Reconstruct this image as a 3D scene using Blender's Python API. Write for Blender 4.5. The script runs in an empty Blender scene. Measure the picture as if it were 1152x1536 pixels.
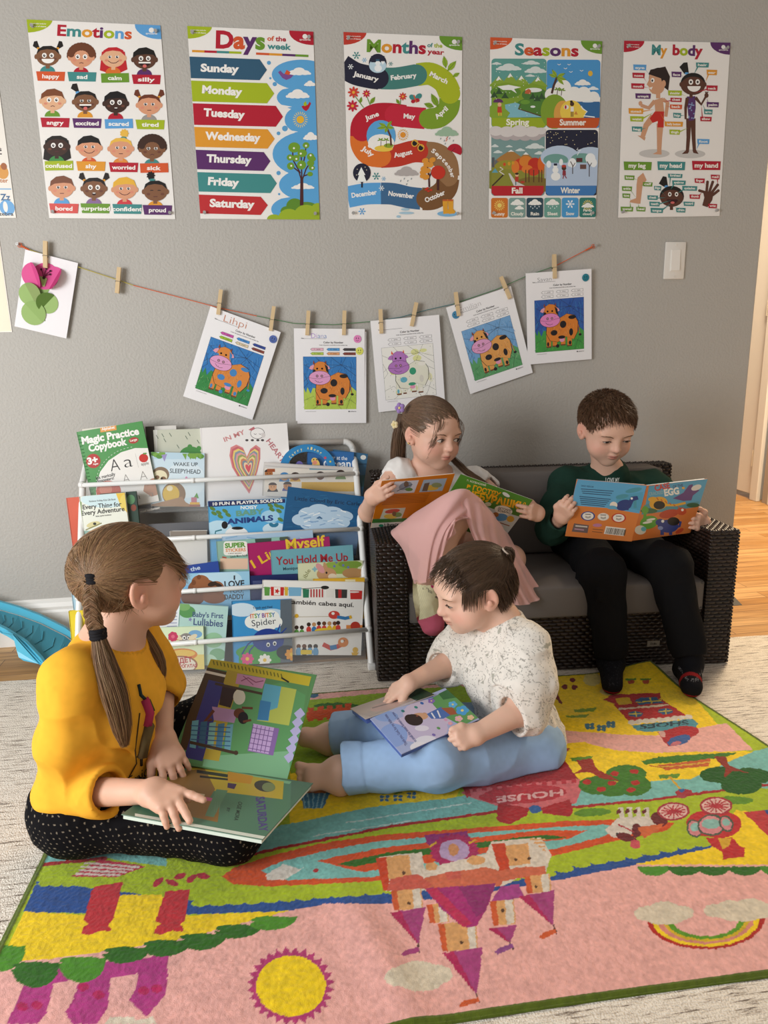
import bpy, bmesh, math, random, itertools
import numpy as np
from mathutils import Vector, Matrix, Quaternion
random.seed(7); RNG = np.random.default_rng(11)
SC = bpy.context.scene
COL = SC.collection
PI = math.pi
# ------------------------------------------------------------------ camera
CAM_F, CAM_D, CAM_H = 1067.2, 2.2496, 0.891
YAW, PITCH, ROLL = 0.143778, 0.225081, -0.0179064
FW = np.array([math.sin(YAW)*math.cos(PITCH), math.cos(YAW)*math.cos(PITCH), -math.sin(PITCH)])
_r0 = np.array([math.cos(YAW), -math.sin(YAW), 0.0]); _u0 = np.cross(_r0, FW)
RT = _r0*math.cos(ROLL)+_u0*math.sin(ROLL); UP = -_r0*math.sin(ROLL)+_u0*math.cos(ROLL)
CP = np.array([0.0, -CAM_D, CAM_H])
cam_data = bpy.data.cameras.new('camera'); cam = bpy.data.objects.new('camera', cam_data); COL.objects.link(cam)
cam_data.sensor_fit = 'VERTICAL'; cam_data.sensor_height = 36.0; cam_data.lens = 36.0*CAM_F/1536.0
cam_data.clip_start = 0.05; cam_data.clip_end = 60
_m = Matrix.Identity(4)
for _i in range(3):
 _m[_i][0] = RT[_i]; _m[_i][1] = UP[_i]; _m[_i][2] = -FW[_i]; _m[_i][3] = CP[_i]
cam.matrix_world = _m
SC.camera = cam
# ------------------------------------------------------------------ light
SC.view_settings.view_transform = 'Standard'; SC.view_settings.look = 'None'
SC.view_settings.gamma = 1.0; SC.view_settings.use_curve_mapping = False
SC.view_settings.exposure = 0.0
world = bpy.data.worlds.new('world'); SC.world = world; world.use_nodes = True
_bg = world.node_tree.nodes['Background']
_bg.inputs[0].default_value = (1.0, 0.93, 0.85, 1); _bg.inputs[1].default_value = 0.36
def area_light(name, loc, target, sx, sy, power, color):
 d = bpy.data.lights.new(name, 'AREA'); d.shape = 'RECTANGLE'; d.size = sx; d.size_y = sy; d.energy = power; d.color = color
 o = bpy.data.objects.new(name, d); COL.objects.link(o); o.location = loc
 o.rotation_euler = (Vector(target)-Vector(loc)).to_track_quat('-Z', 'Y').to_euler()
 return o
area_light('window_daylight', (-1.85, -2.0, 1.05), (0.1, -0.5, 0.45), 1.1, 1.05, 53, (0.96, 0.98, 1.0))
area_light('hall_ceiling_lamp', (2.3, 0.55, 2.25), (2.3, 0.55, 0), 0.5, 0.5, 80, (1.0, 0.80, 0.55))
try:
 SC.cycles.use_denoising = True
 SC.cycles.max_bounces = 6; SC.cycles.diffuse_bounces = 3; SC.cycles.glossy_bounces = 3; SC.cycles.transparent_max_bounces = 12
except Exception: pass
# ------------------------------------------------------------------ helpers
def ray(px, py): return FW+RT*(px-576)/CAM_F-UP*(py-768)/CAM_F
def atY(px, py, y=0.0):
 d = ray(px, py); return CP+d*((y+CAM_D)/d[1])
def atZ(px, py, z=0.0):
 d = ray(px, py); return CP+d*((z-CAM_H)/d[2])
def s2l(c): return c/12.92 if c <= 0.04045 else ((c+0.055)/1.055)**2.4
def hexc(h):
 if not isinstance(h, str): return tuple(h)[:3]
 h = h.lstrip('#'); h = ''.join(c*2 for c in h) if len(h) == 3 else h
 return tuple(s2l(int(h[i:i+2], 16)/255) for i in (0, 2, 4))
def V(*a): return np.array(a, float)
def unit(v): v = np.asarray(v, float); return v/(np.linalg.norm(v)+1e-12)
MATS = {}
def mat(name, color='#808080', rough=0.6, spec=0.3, metallic=0.0, attr=False, bump=None, sheen=0.0, sss=0.0, alpha=1.0, trans=0.0):
 """principled material; attr=True takes the base colour from the mesh's own 'col' attribute; bump=(scale, strength, distance)"""
 if name in MATS: return MATS[name]
 m = bpy.data.materials.new(name); m.use_nodes = True; nt = m.node_tree; b = nt.nodes['Principled BSDF']
 b.inputs['Base Color'].default_value = (*hexc(color), 1); b.inputs['Roughness'].default_value = rough
 b.inputs['Specular IOR Level'].default_value = spec; b.inputs['Metallic'].default_value = metallic
 if sheen: b.inputs['Sheen Weight'].default_value = sheen
 if sss:
  b.inputs['Subsurface Weight'].default_value = sss; b.inputs['Subsurface Radius'].default_value = (1.0, 0.35, 0.2); b.inputs['Subsurface Scale'].default_value = 0.006
 if alpha < 1: b.inputs['Alpha'].default_value = alpha
 if trans: b.inputs['Transmission Weight'].default_value = trans
 if attr:
  a = nt.nodes.new('ShaderNodeAttribute'); a.attribute_name = 'col'; nt.links.new(a.outputs['Color'], b.inputs['Base Color'])
 if bump:
  tc = nt.nodes.new('ShaderNodeTexCoord'); n = nt.nodes.new('ShaderNodeTexNoise'); n.inputs['Scale'].default_value = bump[0]; n.inputs['Detail'].default_value = 4
  bp = nt.nodes.new('ShaderNodeBump'); bp.inputs['Strength'].default_value = bump[1]; bp.inputs['Distance'].default_value = bump[2]
  nt.links.new(tc.outputs['Object'], n.inputs['Vector']); nt.links.new(n.outputs['Fac'], bp.inputs['Height']); nt.links.new(bp.outputs['Normal'], b.inputs['Normal'])
 MATS[name] = m; return m
def link(name, me, m, parent=None, loc=None, mw=None, smooth=False):
 if isinstance(m, (list, tuple)):
  for x in m: me.materials.append(x)
 else: me.materials.append(m)
 o = bpy.data.objects.new(name, me); COL.objects.link(o)
 if parent is not None: o.parent = parent
 if loc is not None: o.location = loc
 if mw is not None: o.matrix_world = mw
 if smooth: me.polygons.foreach_set('use_smooth', [True]*len(me.polygons))
 return o
def tag(o, label, cat, group=None):
 o['label'] = label; o['category'] = cat
 if group: o['group'] = group
 return o
def structure(o): o['kind'] = 'structure'; return o
def empty(name, label, cat, loc=(0, 0, 0), rotz=0.0, group=None, mw=None):
 o = bpy.data.objects.new(name, None); COL.objects.link(o); o.empty_display_size = 0.02
 if mw is not None: o.matrix_world = mw
 else: o.location = tuple(loc); o.rotation_euler = (0, 0, rotz)
 return tag(o, label, cat, group)
def frame(origin, xa, ya, za):
 m = Matrix.Identity(4)
 for i in range(3): m[i][0] = xa[i]; m[i][1] = ya[i]; m[i][2] = za[i]; m[i][3] = origin[i]
 return m
class MB:
 """collects faces with a colour each; build() links them as ONE mesh object"""
 def __init__(s): s.v = []; s.f = []; s.c = []; s.sm = []
 def face(s, pts, c=(.5, .5, .5)):
  i = len(s.v); s.v += [tuple(map(float, p)) for p in pts]; s.f.append(tuple(range(i, i+len(pts)))); s.c.append(c)
 def mesh(s, vs, fs, c=(.5, .5, .5)):
  i = len(s.v); s.v += [tuple(map(float, p)) for p in vs]; s.f += [tuple(j+i for j in f) for f in fs]; s.c += [c]*len(fs)
 def box(s, lo, hi, c=(.5, .5, .5), bev=0.0, M=None, seg=2):
  bm = bmesh.new(); bmesh.ops.create_cube(bm, size=1)
  lo = np.array(lo, float); hi = np.array(hi, float)
  for v in bm.verts: v.co = Vector(tuple((lo+hi)/2+np.array(v.co)*(hi-lo)))
  if bev > 0: bmesh.ops.bevel(bm, geom=bm.edges[:], offset=bev, segments=seg, profile=0.5, affect='EDGES')
  s.bm(bm, c, M); return s
 def bm(s, bm, c, M=None):
  bm.verts.index_update()
  vs = [(M @ v.co if M is not None else v.co)[:] for v in bm.verts]
  s.mesh(vs, [[v.index for v in f.verts] for f in bm.faces], c); bm.free()
 def tube(s, pts, r, c=(.5, .5, .5), n=10, caps=True):
  pts = [np.array(p, float) for p in pts]; rs = r if hasattr(r, '__len__') else [r]*len(pts)
  T = [unit(pts[min(i+1, len(pts)-1)]-pts[max(i-1, 0)]) for i in range(len(pts))]
  a = unit(np.cross(T[0], V(0.13, 0.31, 0.94) if abs(T[0][2]) < 0.9 else V(1, 0.1, 0)))
  vs = []
  for p, t, q in zip(pts, T, rs):
   a = unit(a-t*np.dot(a, t)); b = np.cross(t, a)
   vs += [p+q*(math.cos(2*PI*k/n)*a+math.sin(2*PI*k/n)*b) for k in range(n)]
  fs = [(i*n+k, i*n+(k+1) % n, (i+1)*n+(k+1) % n, (i+1)*n+k) for i in range(len(pts)-1) for k in range(n)]
  if caps: fs += [tuple(range(n))[::-1], tuple((len(pts)-1)*n+k for k in range(n))]
  s.mesh(vs, fs, c); return s
 def ball(s, ctr, r, c=(.5, .5, .5), seg=14, M=None):
  bm = bmesh.new(); bmesh.ops.create_uvsphere(bm, u_segments=seg, v_segments=seg//2+1, radius=1)
  r = (r, r, r) if not hasattr(r, '__len__') else r
  for v in bm.verts: v.co = Vector((v.co.x*r[0]+ctr[0], v.co.y*r[1]+ctr[1], v.co.z*r[2]+ctr[2]))
  s.bm(bm, c, M); return s
 def build(s, name, m, parent=None, mw=None, loc=None, smooth=False, autosmooth=None):
  me = bpy.data.meshes.new(name); me.from_pydata(s.v, [], s.f); me.update()
  a = me.attributes.new('col', 'FLOAT_COLOR', 'FACE')
  cc = np.ones((len(s.f), 4), np.float32); cc[:, :3] = np.array([hexc(c) for c in s.c], np.float32).reshape(-1, 3)
  if len(me.polygons) == len(s.f): a.data.foreach_set('color', cc.ravel())
  o = link(name, me, m, parent, loc, mw, smooth)
  if autosmooth is not None:
   me.polygons.foreach_set('use_smooth', [True]*len(me.polygons)); me.set_sharp_from_angle(angle=math.radians(autosmooth))
  return o
# ---- flat printed art: polygons drawn in the pixel frame of a corner quad and carried onto a real sheet
def homography(src, dst):
 A = []
 for (x, y), (u, v) in zip(src, dst):
  A.append([x, y, 1, 0, 0, 0, -u*x, -u*y, -u]); A.append([0, 0, 0, x, y, 1, -v*x, -v*y, -v])
 h = np.linalg.svd(np.array(A, float))[2][-1].reshape(3, 3); return h/h[2, 2]
_TXT = {}
def text_mesh(body, bold=0.0):
 k = (body, bold)
 if k in _TXT: return _TXT[k]
 cu = bpy.data.curves.new('lettering', 'FONT'); cu.body = body; cu.size = 1.0; cu.offset = bold; cu.resolution_u = 3; cu.fill_mode = 'FRONT'
 o = bpy.data.objects.new('lettering', cu); COL.objects.link(o)
 dg = bpy.context.evaluated_depsgraph_get(); me = o.evaluated_get(dg).to_mesh()
 vs = np.array([v.co[:2] for v in me.vertices], float).reshape(-1, 2); fs = [tuple(p.vertices) for p in me.polygons]
 o.evaluated_get(dg).to_mesh_clear(); bpy.data.objects.remove(o); bpy.data.curves.remove(cu)
 _TXT[k] = (vs, fs); return vs, fs
class Art:
 """src: pixel corners TL,TR,BR,BL; the sheet is W x H metres, origin at its centre, in the local XY plane (z = 0 the sheet's face)"""
 def __init__(s, src, W, H, mb=None, z0=0.0003, dz=0.000004):
  s.H = homography(src, [(-W/2, H/2), (W/2, H/2), (W/2, -H/2), (-W/2, -H/2)]); s.mb = mb or MB(); s.z = z0; s.dz = dz; s.W = W; s.Ht = H; s.clip = True
 def map(s, p):
  p = np.asarray(p, float).reshape(-1, 2); q = np.c_[p, np.ones(len(p))] @ s.H.T; return q[:, :2]/q[:, 2:]
 def up(s): s.z += s.dz
 def _clip(s, q):
  w, h = s.W/2-1e-5, s.Ht/2-1e-5
  for ax, lim, sg in ((0, w, 1), (0, w, -1), (1, h, 1), (1, h, -1)):
   out = []
   for i in range(len(q)):
    a, b = q[i-1], q[i]; da, db = lim-sg*a[ax], lim-sg*b[ax]
    if (da < 0) != (db < 0):
     t = da/(da-db); out.append(a+(b-a)*t)
    if db >= 0: out.append(b)
   q = out
   if not q: return []
  return q
 def poly(s, pts, c):
  q = s._clip(list(s.map(pts)))
  if len(q) > 2: s.mb.face([(x, y, s.z) for x, y in q], c)
  s.up(); return s
 def rect(s, x0, y0, x1, y1, c): return s.poly([(x0, y0), (x1, y0), (x1, y1), (x0, y1)], c)
 def rrect(s, x0, y0, x1, y1, r, c):
  P = []
  for cx, cy, a in ((x1-r, y0+r, -90), (x1-r, y1-r, 0), (x0+r, y1-r, 90), (x0+r, y0+r, 180)):
   P += [(cx+r*math.cos(math.radians(a+t)), cy+r*math.sin(math.radians(a+t))) for t in (0, 30, 60, 90)]
  return s.poly(P, c)
 def ell(s, cx, cy, rx, ry=None, c='#fff', a0=0, a1=360, rot=0, n=22):
  ry = rx if ry is None else ry; P = []
  full = abs(a1-a0) >= 360
  for i in range(n if full else n+1):
   t = math.radians(a0+(a1-a0)*i/n); x, y = rx*math.cos(t), ry*math.sin(t); r = math.radians(rot)
   P.append((cx+x*math.cos(r)-y*math.sin(r), cy+x*math.sin(r)+y*math.cos(r)))
  return s.poly(P, c)
 def line(s, pts, w, c, closed=False):
  pts = [np.array(p, float) for p in pts]
  if closed: pts = pts+[pts[0]]
  L, R = [], []
  for i, p in enumerate(pts):
   t = unit(pts[min(i+1, len(pts)-1)]-pts[max(i-1, 0)]); n = np.array([-t[1], t[0]]); ww = w[i] if hasattr(w, '__len__') else w
   L.append(p+n*ww/2); R.append(p-n*ww/2)
  for i in range(len(pts)-1):
   q = s.map([L[i], L[i+1], R[i+1], R[i]])
   if np.all(np.abs(q) <= np.array([s.W/2, s.Ht/2])+1e-6): s.mb.face([(x, y, s.z) for x, y in q], c)
  s.up(); return s
 def star(s, cx, cy, n, r0, r1, c, rot=0):
  return s.poly([(cx+(r0 if k % 2 else r1)*math.cos(PI*k/n+rot), cy+(r0 if k % 2 else r1)*math.sin(PI*k/n+rot)) for k in range(2*n)], c)
 def cloud(s, x0, y0, x1, y1, c):
  w, h = x1-x0, y1-y0
  s.ell(x0+.5*w, y1-.45*h, .25*w, .55*h, c); s.ell(x0+.28*w, y1-.28*h, .2*w, .36*h, c); s.ell(x0+.74*w, y1-.28*h, .2*w, .34*h, c)
  s.rrect(x0, y1-.3*h, x1, y1, .14*h, c); return s
 def text(s, body, p0, p1, h, c, bold=0.02, cap=0.73, fit=True):
  """text with baseline from pixel p0 to p1 and capital height h pixels; c may be a list of colours, one a letter"""
  p0 = np.array(p0, float); p1 = np.array(p1, float)
  vs, fs = text_mesh(body, bold)
  if not fs: return s
  lo, hi = vs[:, 0].min(), vs[:, 0].max(); L = np.linalg.norm(p1-p0); ux = (p1-p0)/L; uy = np.array([ux[1], -ux[0]])
  sx = L/(hi-lo) if fit else h/cap
  if isinstance(c, (list, tuple)) and isinstance(c[0], str):
   x = 0; k = 0
   ends = []
   for i in range(len(body)):
    tv, tf = text_mesh(body[:i+1], bold); ends.append(tv[:, 0].max() if len(tv) else 0)
   mids = ends
   def colour(f):
    m = max(vs[j][0] for j in f)
    for i, e in enumerate(ends):
     if m <= e+1e-4: return c[[ch for ch in range(len(body)) if body[ch] != ' '].index(i) % len(c)] if body[i] != ' ' else c[0]
    return c[-1]
  else: colour = lambda f: c
  q = p0+np.outer((vs[:, 0]-lo)*sx, ux)+np.outer(vs[:, 1]*h/cap, uy)
  q = s.map(q)
  for f in fs: s.mb.face([(q[j][0], q[j][1], s.z) for j in f], colour(f))
  s.up(); return s
# ------------------------------------------------------------------ implicit bodies -> meshes
def _n3(P, freq, seed=0):
 """smooth value noise in [-1,1]"""
 P = P*freq+seed*17.31; i = np.floor(P).astype(np.int64); f = P-i; f = f*f*(3-2*f); out = 0
 def h(a, b, c):
  n = (a*374761393+b*668265263+c*1274126177) & 0x7fffffff
  n = (n ^ (n >> 13))*1274126177 & 0x7fffffff
  return ((n ^ (n >> 16)) & 0xffff)/32767.5-1
 for dx in (0, 1):
  for dy in (0, 1):
   for dz in (0, 1):
    w = (f[:, 0] if dx else 1-f[:, 0])*(f[:, 1] if dy else 1-f[:, 1])*(f[:, 2] if dz else 1-f[:, 2])
    out = out+w*h(i[:, 0]+dx, i[:, 1]+dy, i[:, 2]+dz)
 return out
class SDF:
 def __init__(s): s.p = []
 def cone(s, a, b, ra, rb=None, k=0.01, op='u'):
  a = V(*a); b = V(*b); rb = ra if rb is None else rb; ab = b-a; l2 = ab@ab+1e-12
  def f(P):
   t = np.clip(((P-a)@ab)/l2, 0, 1); d = P-a-t[:, None]*ab; return np.sqrt((d*d).sum(1))-(ra+(rb-ra)*t)
  s.p.append((f, k, op)); return s
 def chain(s, pts, rs, k=0.01):
  for i in range(len(pts)-1): s.cone(pts[i], pts[i+1], rs[i], rs[i+1], k)
  return s
 def cyl(s, a, b, r, k=0.003, op='s', rb=None):
  """flat-ended cylinder"""
  a = V(*a); b = V(*b); L = np.linalg.norm(b-a); ax = (b-a)/L; rb = r if rb is None else rb
  def f(P):
   q = P-a; t = q@ax; d = np.sqrt(np.maximum((q*q).sum(1)-t*t, 0)); dr = d-(r+(rb-r)*np.clip(t/L, 0, 1)); dt = np.abs(t-L/2)-L/2
   return np.minimum(np.maximum(dr, dt), 0)+np.sqrt(np.maximum(dr, 0)**2+np.maximum(dt, 0)**2)
  s.p.append((f, k, op)); return s
 def ell(s, c, r, k=0.01, op='u', R=None):
  c = V(*c); r = V(*r); R = np.eye(3) if R is None else np.asarray(R, float)
  def f(P):
   q = (P-c)@R; k0 = np.sqrt(((q/r)**2).sum(1)); k1 = np.sqrt(((q/(r*r))**2).sum(1))+1e-9; return np.where(k0 < 1e-6, -r.min(), k0*(k0-1)/k1)
  s.p.append((f, k, op)); return s
 def box(s, c, hsz, r, k=0.01, op='u', R=None):
  c = V(*c); hsz = V(*hsz)-r; R = np.eye(3) if R is None else np.asarray(R, float)
  def f(P):
   q = np.abs((P-c)@R)-hsz; return np.sqrt((np.maximum(q, 0)**2).sum(1))+np.minimum(q.max(1), 0)-r
  s.p.append((f, k, op)); return s
 def plane(s, c, n, k=0.003, op='s'):
  """takes away the side the normal points to"""
  c = V(*c); n = unit(n); s.p.append((lambda P: -((P-c)@n), k, op)); return s
 def wave(s, fn): s.p.append((fn, 0, 'd')); return s
 def ev(s, P, sel=None):
  d = np.full(len(P), 1.0)
  for i in (range(len(s.p)) if sel is None else sel):
   f, k, op = s.p[i]
   if op == 'd': d = d+f(P); continue
   e = f(P)
   if op == 'u':
    if k > 0: h = np.maximum(k-np.abs(d-e), 0)/k; d = np.minimum(d, e)-h*h*k*0.25
    else: d = np.minimum(d, e)
   else:
    e = -e
    if k > 0: h = np.maximum(k-np.abs(d-e), 0)/k; d = np.maximum(d, e)+h*h*k*0.25
    else: d = np.maximum(d, e)
  return d
 def mesh(s, lo, hi, h, B=24, pad=0.004):
  lo = V(*lo); hi = V(*hi); n = np.ceil((hi-lo)/h/B).astype(int)*B+1
  G = np.full(tuple(n), 1.0, np.float32); R = B*h*0.8661
  bx = [(i, j, k) for i in range(n[0]//B) for j in range(n[1]//B) for k in range(n[2]//B)]
  C = lo+(np.array(bx)*B+B/2)*h
  D = [None if op == 'd' else f(C) for f, k, op in s.p]
  tot = s.ev(C); ks = [k for _, k, _ in s.p]
  U = np.min([D[i] for i in range(len(s.p)) if s.p[i][2] == 'u'], axis=0)
  ax = np.arange(B+1)*h; gx, gy, gz = np.meshgrid(ax, ax, ax, indexing='ij'); g0 = np.c_[gx.ravel(), gy.ravel(), gz.ravel()]
  for q, (i, j, k) in enumerate(bx):
   if abs(tot[q]) > R*1.6+pad:
    if tot[q] < 0: G[i*B:i*B+B+1, j*B:j*B+B+1, k*B:k*B+B+1] = np.minimum(G[i*B:i*B+B+1, j*B:j*B+B+1, k*B:k*B+B+1], tot[q])
    continue
   sel = []
   for a, (f, kk, op) in enumerate(s.p):
    if op == 'd': sel.append(a)
    elif op == 'u':
     if D[a][q]-R <= U[q]+R+kk*2: sel.append(a)
    elif D[a][q]-R*1.4 < kk+0.002: sel.append(a)
   G[i*B:i*B+B+1, j*B:j*B+B+1, k*B:k*B+B+1] = s.ev(lo+V(i, j, k)*B*h+g0, sel).reshape(B+1, B+1, B+1)
  return surface_nets(G, lo, h)
def surface_nets(G, lo, h):
 ins = G < 0
 c = np.zeros(tuple(np.array(G.shape)-1), np.int8)
 for dx in (0, 1):
  for dy in (0, 1):
   for dz in (0, 1): c += ins[dx:dx+c.shape[0], dy:dy+c.shape[1], dz:dz+c.shape[2]]
 cells = np.argwhere((c > 0) & (c < 8)); idx = np.full(c.shape, -1, np.int32); idx[tuple(cells.T)] = np.arange(len(cells))
 acc = np.zeros((len(cells), 3)); cnt = np.zeros(len(cells))
 cr = list(itertools.product((0, 1), repeat=3)); val = {o: G[cells[:, 0]+o[0], cells[:, 1]+o[1], cells[:, 2]+o[2]] for o in cr}
 for o in cr:
  for a in range(3):
   if o[a]: continue
   p = list(o); p[a] = 1; v0, v1 = val[o], val[tuple(p)]; m = (v0 < 0) != (v1 < 0)
   t = np.where(m, v0/np.where(m, v0-v1, 1), 0); pt = np.tile(np.array(o, float), (len(cells), 1)); pt[:, a] = t
   acc[m] += pt[m]; cnt[m] += 1
 vs = lo+(cells+acc/cnt[:, None])*h
 quads = []
 for a in range(3):
  b, d = (a+1) % 3, (a+2) % 3
  sl0 = [slice(None)]*3; sl1 = [slice(None)]*3; sl0[a] = slice(0, -1); sl1[a] = slice(1, None)
  for flip in (False, True):
   e = (ins[tuple(sl0)] & ~ins[tuple(sl1)]) if not flip else (~ins[tuple(sl0)] & ins[tuple(sl1)])
   q = np.argwhere(e); q = q[(q[:, b] > 0) & (q[:, d] > 0) & (q[:, b] < c.shape[b]) & (q[:, d] < c.shape[d])]
   def at(ob, od):
    r = q.copy(); r[:, b] -= ob; r[:, d] -= od; return idx[tuple(r.T)]
   f = np.c_[at(1, 1), at(0, 1), at(0, 0), at(1, 0)]
   quads.append(f[:, ::-1] if flip else f)
 return vs, np.concatenate(quads)
def smooth_verts(vs, fs, it=1, lam=0.5):
 e = np.concatenate([fs[:, [0, 1]], fs[:, [1, 2]], fs[:, [2, 3]], fs[:, [3, 0]]])
 for _ in range(it):
  acc = np.zeros_like(vs); n = np.zeros(len(vs))
  for a in range(3): acc[:, a] = np.bincount(e[:, 0], vs[e[:, 1], a], len(vs))+np.bincount(e[:, 1], vs[e[:, 0], a], len(vs))
  n = np.bincount(e[:, 0], minlength=len(vs))+np.bincount(e[:, 1], minlength=len(vs)); vs = vs+lam*(acc/np.maximum(n, 1)[:, None]-vs)
 return vs
def vnormals(vs, fs):
 n = np.cross(vs[fs[:, 2]]-vs[fs[:, 0]], vs[fs[:, 3]]-vs[fs[:, 1]]); out = np.zeros_like(vs)
 for k in range(fs.shape[1]):
  for a in range(3): out[:, a] += np.bincount(fs[:, k], n[:, a], len(vs))
 return out/(np.linalg.norm(out, axis=1)[:, None]+1e-12)
def np_object(name, vs, fs, m, parent=None, col=None, smooth=True, mw=None):
 me = bpy.data.meshes.new(name); nv, nf = len(vs), len(fs); w = fs.shape[1]
 me.vertices.add(nv); me.vertices.foreach_set('co', np.asarray(vs, np.float32).ravel())
 me.loops.add(nf*w); me.loops.foreach_set('vertex_index', np.asarray(fs, np.int32).ravel())
 me.polygons.add(nf); me.polygons.foreach_set('loop_start', np.arange(0, nf*w, w, dtype=np.int32)); me.update(calc_edges=True)
 if col is not None:
  a = me.attributes.new('col', 'FLOAT_COLOR', 'POINT'); cc = np.ones((nv, 4), np.float32); cc[:, :3] = col; a.data.foreach_set('color', cc.ravel())
 me.validate()
 return link(name, me, m, parent, None, mw, smooth)
# ================================================================== the room
def wall_material():
 m = bpy.data.materials.new('grey_wall_paint'); m.use_nodes = True; nt = m.node_tree; b = nt.nodes['Principled BSDF']
 b.inputs['Base Color'].default_value = (*hexc('#b5b1aa'), 1); b.inputs['Roughness'].default_value = 0.62; b.inputs['Specular IOR Level'].default_value = 0.35
 tc = nt.nodes.new('ShaderNodeTexCoord'); n = nt.nodes.new('ShaderNodeTexNoise'); n.inputs['Scale'].default_value = 135; n.inputs['Detail'].default_value = 2.5; n.inputs['Roughness'].default_value = 0.45
 pass
 r = nt.nodes.new('ShaderNodeValToRGB'); r.color_ramp.elements[0].position = 0.42; r.color_ramp.elements[1].position = 0.62
 bp = nt.nodes.new('ShaderNodeBump'); bp.inputs['Strength'].default_value = 0.3; bp.inputs['Distance'].default_value = 0.0016
 nt.links.new(tc.outputs['Object'], n.inputs['Vector']); nt.links.new(n.outputs['Fac'], r.inputs['Fac']); nt.links.new(r.outputs['Color'], bp.inputs['Height']); nt.links.new(bp.outputs['Normal'], b.inputs['Normal'])
 return m
WALL = wall_material()
def carpet_material():
 m = bpy.data.materials.new('flecked_carpet'); m.use_nodes = True; nt = m.node_tree; b = nt.nodes['Principled BSDF']
 b.inputs['Roughness'].default_value = 0.95; b.inputs['Specular IOR Level'].default_value = 0.05
 tc = nt.nodes.new('ShaderNodeTexCoord'); mp = nt.nodes.new('ShaderNodeMapping'); mp.inputs['Scale'].default_value = (16, 165, 1)
 n = nt.nodes.new('ShaderNodeTexNoise'); n.inputs['Scale'].default_value = 1.0; n.inputs['Detail'].default_value = 6; n.inputs['Roughness'].default_value = 0.75
 r = nt.nodes.new('ShaderNodeValToRGB'); e = r.color_ramp.elements
 e[0].position = 0.385; e[0].color = (*hexc('#7d7166'), 1); e[1].position = 0.50; e[1].color = (*hexc('#efe6d9'), 1)
 q = r.color_ramp.elements.new(0.43); q.color = (*hexc('#d6cbbe'), 1); q = r.color_ramp.elements.new(0.66); q.color = (*hexc('#f8f1e6'), 1)
 n2 = nt.nodes.new('ShaderNodeTexNoise'); n2.inputs['Scale'].default_value = 330; n2.inputs['Detail'].default_value = 2
 bp = nt.nodes.new('ShaderNodeBump'); bp.inputs['Strength'].default_value = 0.8; bp.inputs['Distance'].default_value = 0.004
 mx = nt.nodes.new('ShaderNodeMixRGB'); mx.blend_type = 'MULTIPLY'; mx.inputs[0].default_value = 0.55
 r2 = nt.nodes.new('ShaderNodeValToRGB'); r2.color_ramp.elements[0].position = 0.3; r2.color_ramp.elements[0].color = (.55, .52, .48, 1); r2.color_ramp.elements[1].position = 0.55
 nt.links.new(tc.outputs['Object'], mp.inputs['Vector']); nt.links.new(mp.outputs['Vector'], n.inputs['Vector']); nt.links.new(n.outputs['Fac'], r.inputs['Fac'])
 nt.links.new(tc.outputs['Object'], n2.inputs['Vector']); nt.links.new(n2.outputs['Fac'], r2.inputs['Fac']); nt.links.new(r.outputs['Color'], mx.inputs[1]); nt.links.new(r2.outputs['Color'], mx.inputs[2])
 nt.links.new(mx.outputs['Color'], b.inputs['Base Color']); nt.links.new(n2.outputs['Fac'], bp.inputs['Height']); nt.links.new(bp.outputs['Normal'], b.inputs['Normal'])
 return m
def wood_material():
 m = bpy.data.materials.new('oak_strip_floor'); m.use_nodes = True; nt = m.node_tree; b = nt.nodes['Principled BSDF']
 b.inputs['Roughness'].default_value = 0.38; b.inputs['Specular IOR Level'].default_value = 0.4
 tc = nt.nodes.new('ShaderNodeTexCoord'); br = nt.nodes.new('ShaderNodeTexBrick'); br.inputs['Scale'].default_value = 1.0
 br.inputs['Brick Width'].default_value = 0.85; br.inputs['Row Height'].default_value = 0.057; br.inputs['Mortar Size'].default_value = 0.0012; br.offset = 0.37
 br.inputs['Color1'].default_value = (*hexc('#d6ab74'), 1); br.inputs['Color2'].default_value = (*hexc('#b98749'), 1); br.inputs['Mortar'].default_value = (*hexc('#6a4522'), 1)
 mp = nt.nodes.new('ShaderNodeMapping'); mp.inputs['Scale'].default_value = (3, 60, 1); n = nt.nodes.new('ShaderNodeTexNoise'); n.inputs['Scale'].default_value = 1.2; n.inputs['Detail'].default_value = 5; n.inputs['Distortion'].default_value = 0.4
 r = nt.nodes.new('ShaderNodeValToRGB'); r.color_ramp.elements[0].position = 0.3; r.color_ramp.elements[0].color = (.48, .38, .27, 1); r.color_ramp.elements[1].position = 0.62; r.color_ramp.elements[1].color = (1.05, 1.02, .98, 1)
 mx = nt.nodes.new('ShaderNodeMixRGB'); mx.blend_type = 'MULTIPLY'; mx.inputs[0].default_value = 0.8
 nt.links.new(tc.outputs['Object'], br.inputs['Vector']); nt.links.new(tc.outputs['Object'], mp.inputs['Vector']); nt.links.new(mp.outputs['Vector'], n.inputs['Vector']); nt.links.new(n.outputs['Fac'], r.inputs['Fac'])
 nt.links.new(br.outputs['Color'], mx.inputs[1]); nt.links.new(r.outputs['Color'], mx.inputs[2]); nt.links.new(mx.outputs['Color'], b.inputs['Base Color'])
 return m
WHITE_PAINT = mat('white_trim_paint', '#efece6', 0.4, 0.4)
BLACK = mat('black_gap', '#120f0d', 0.8)
structure(MB().box((-2.6, -2.9, -0.05), (3.0, 3.2, 0.0)).build('floor', wood_material()))
structure(MB().box((-2.6, 0.0, 0.0), (1.583, 0.12, 2.5), bev=0.004).build('wall_back', WALL))
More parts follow.
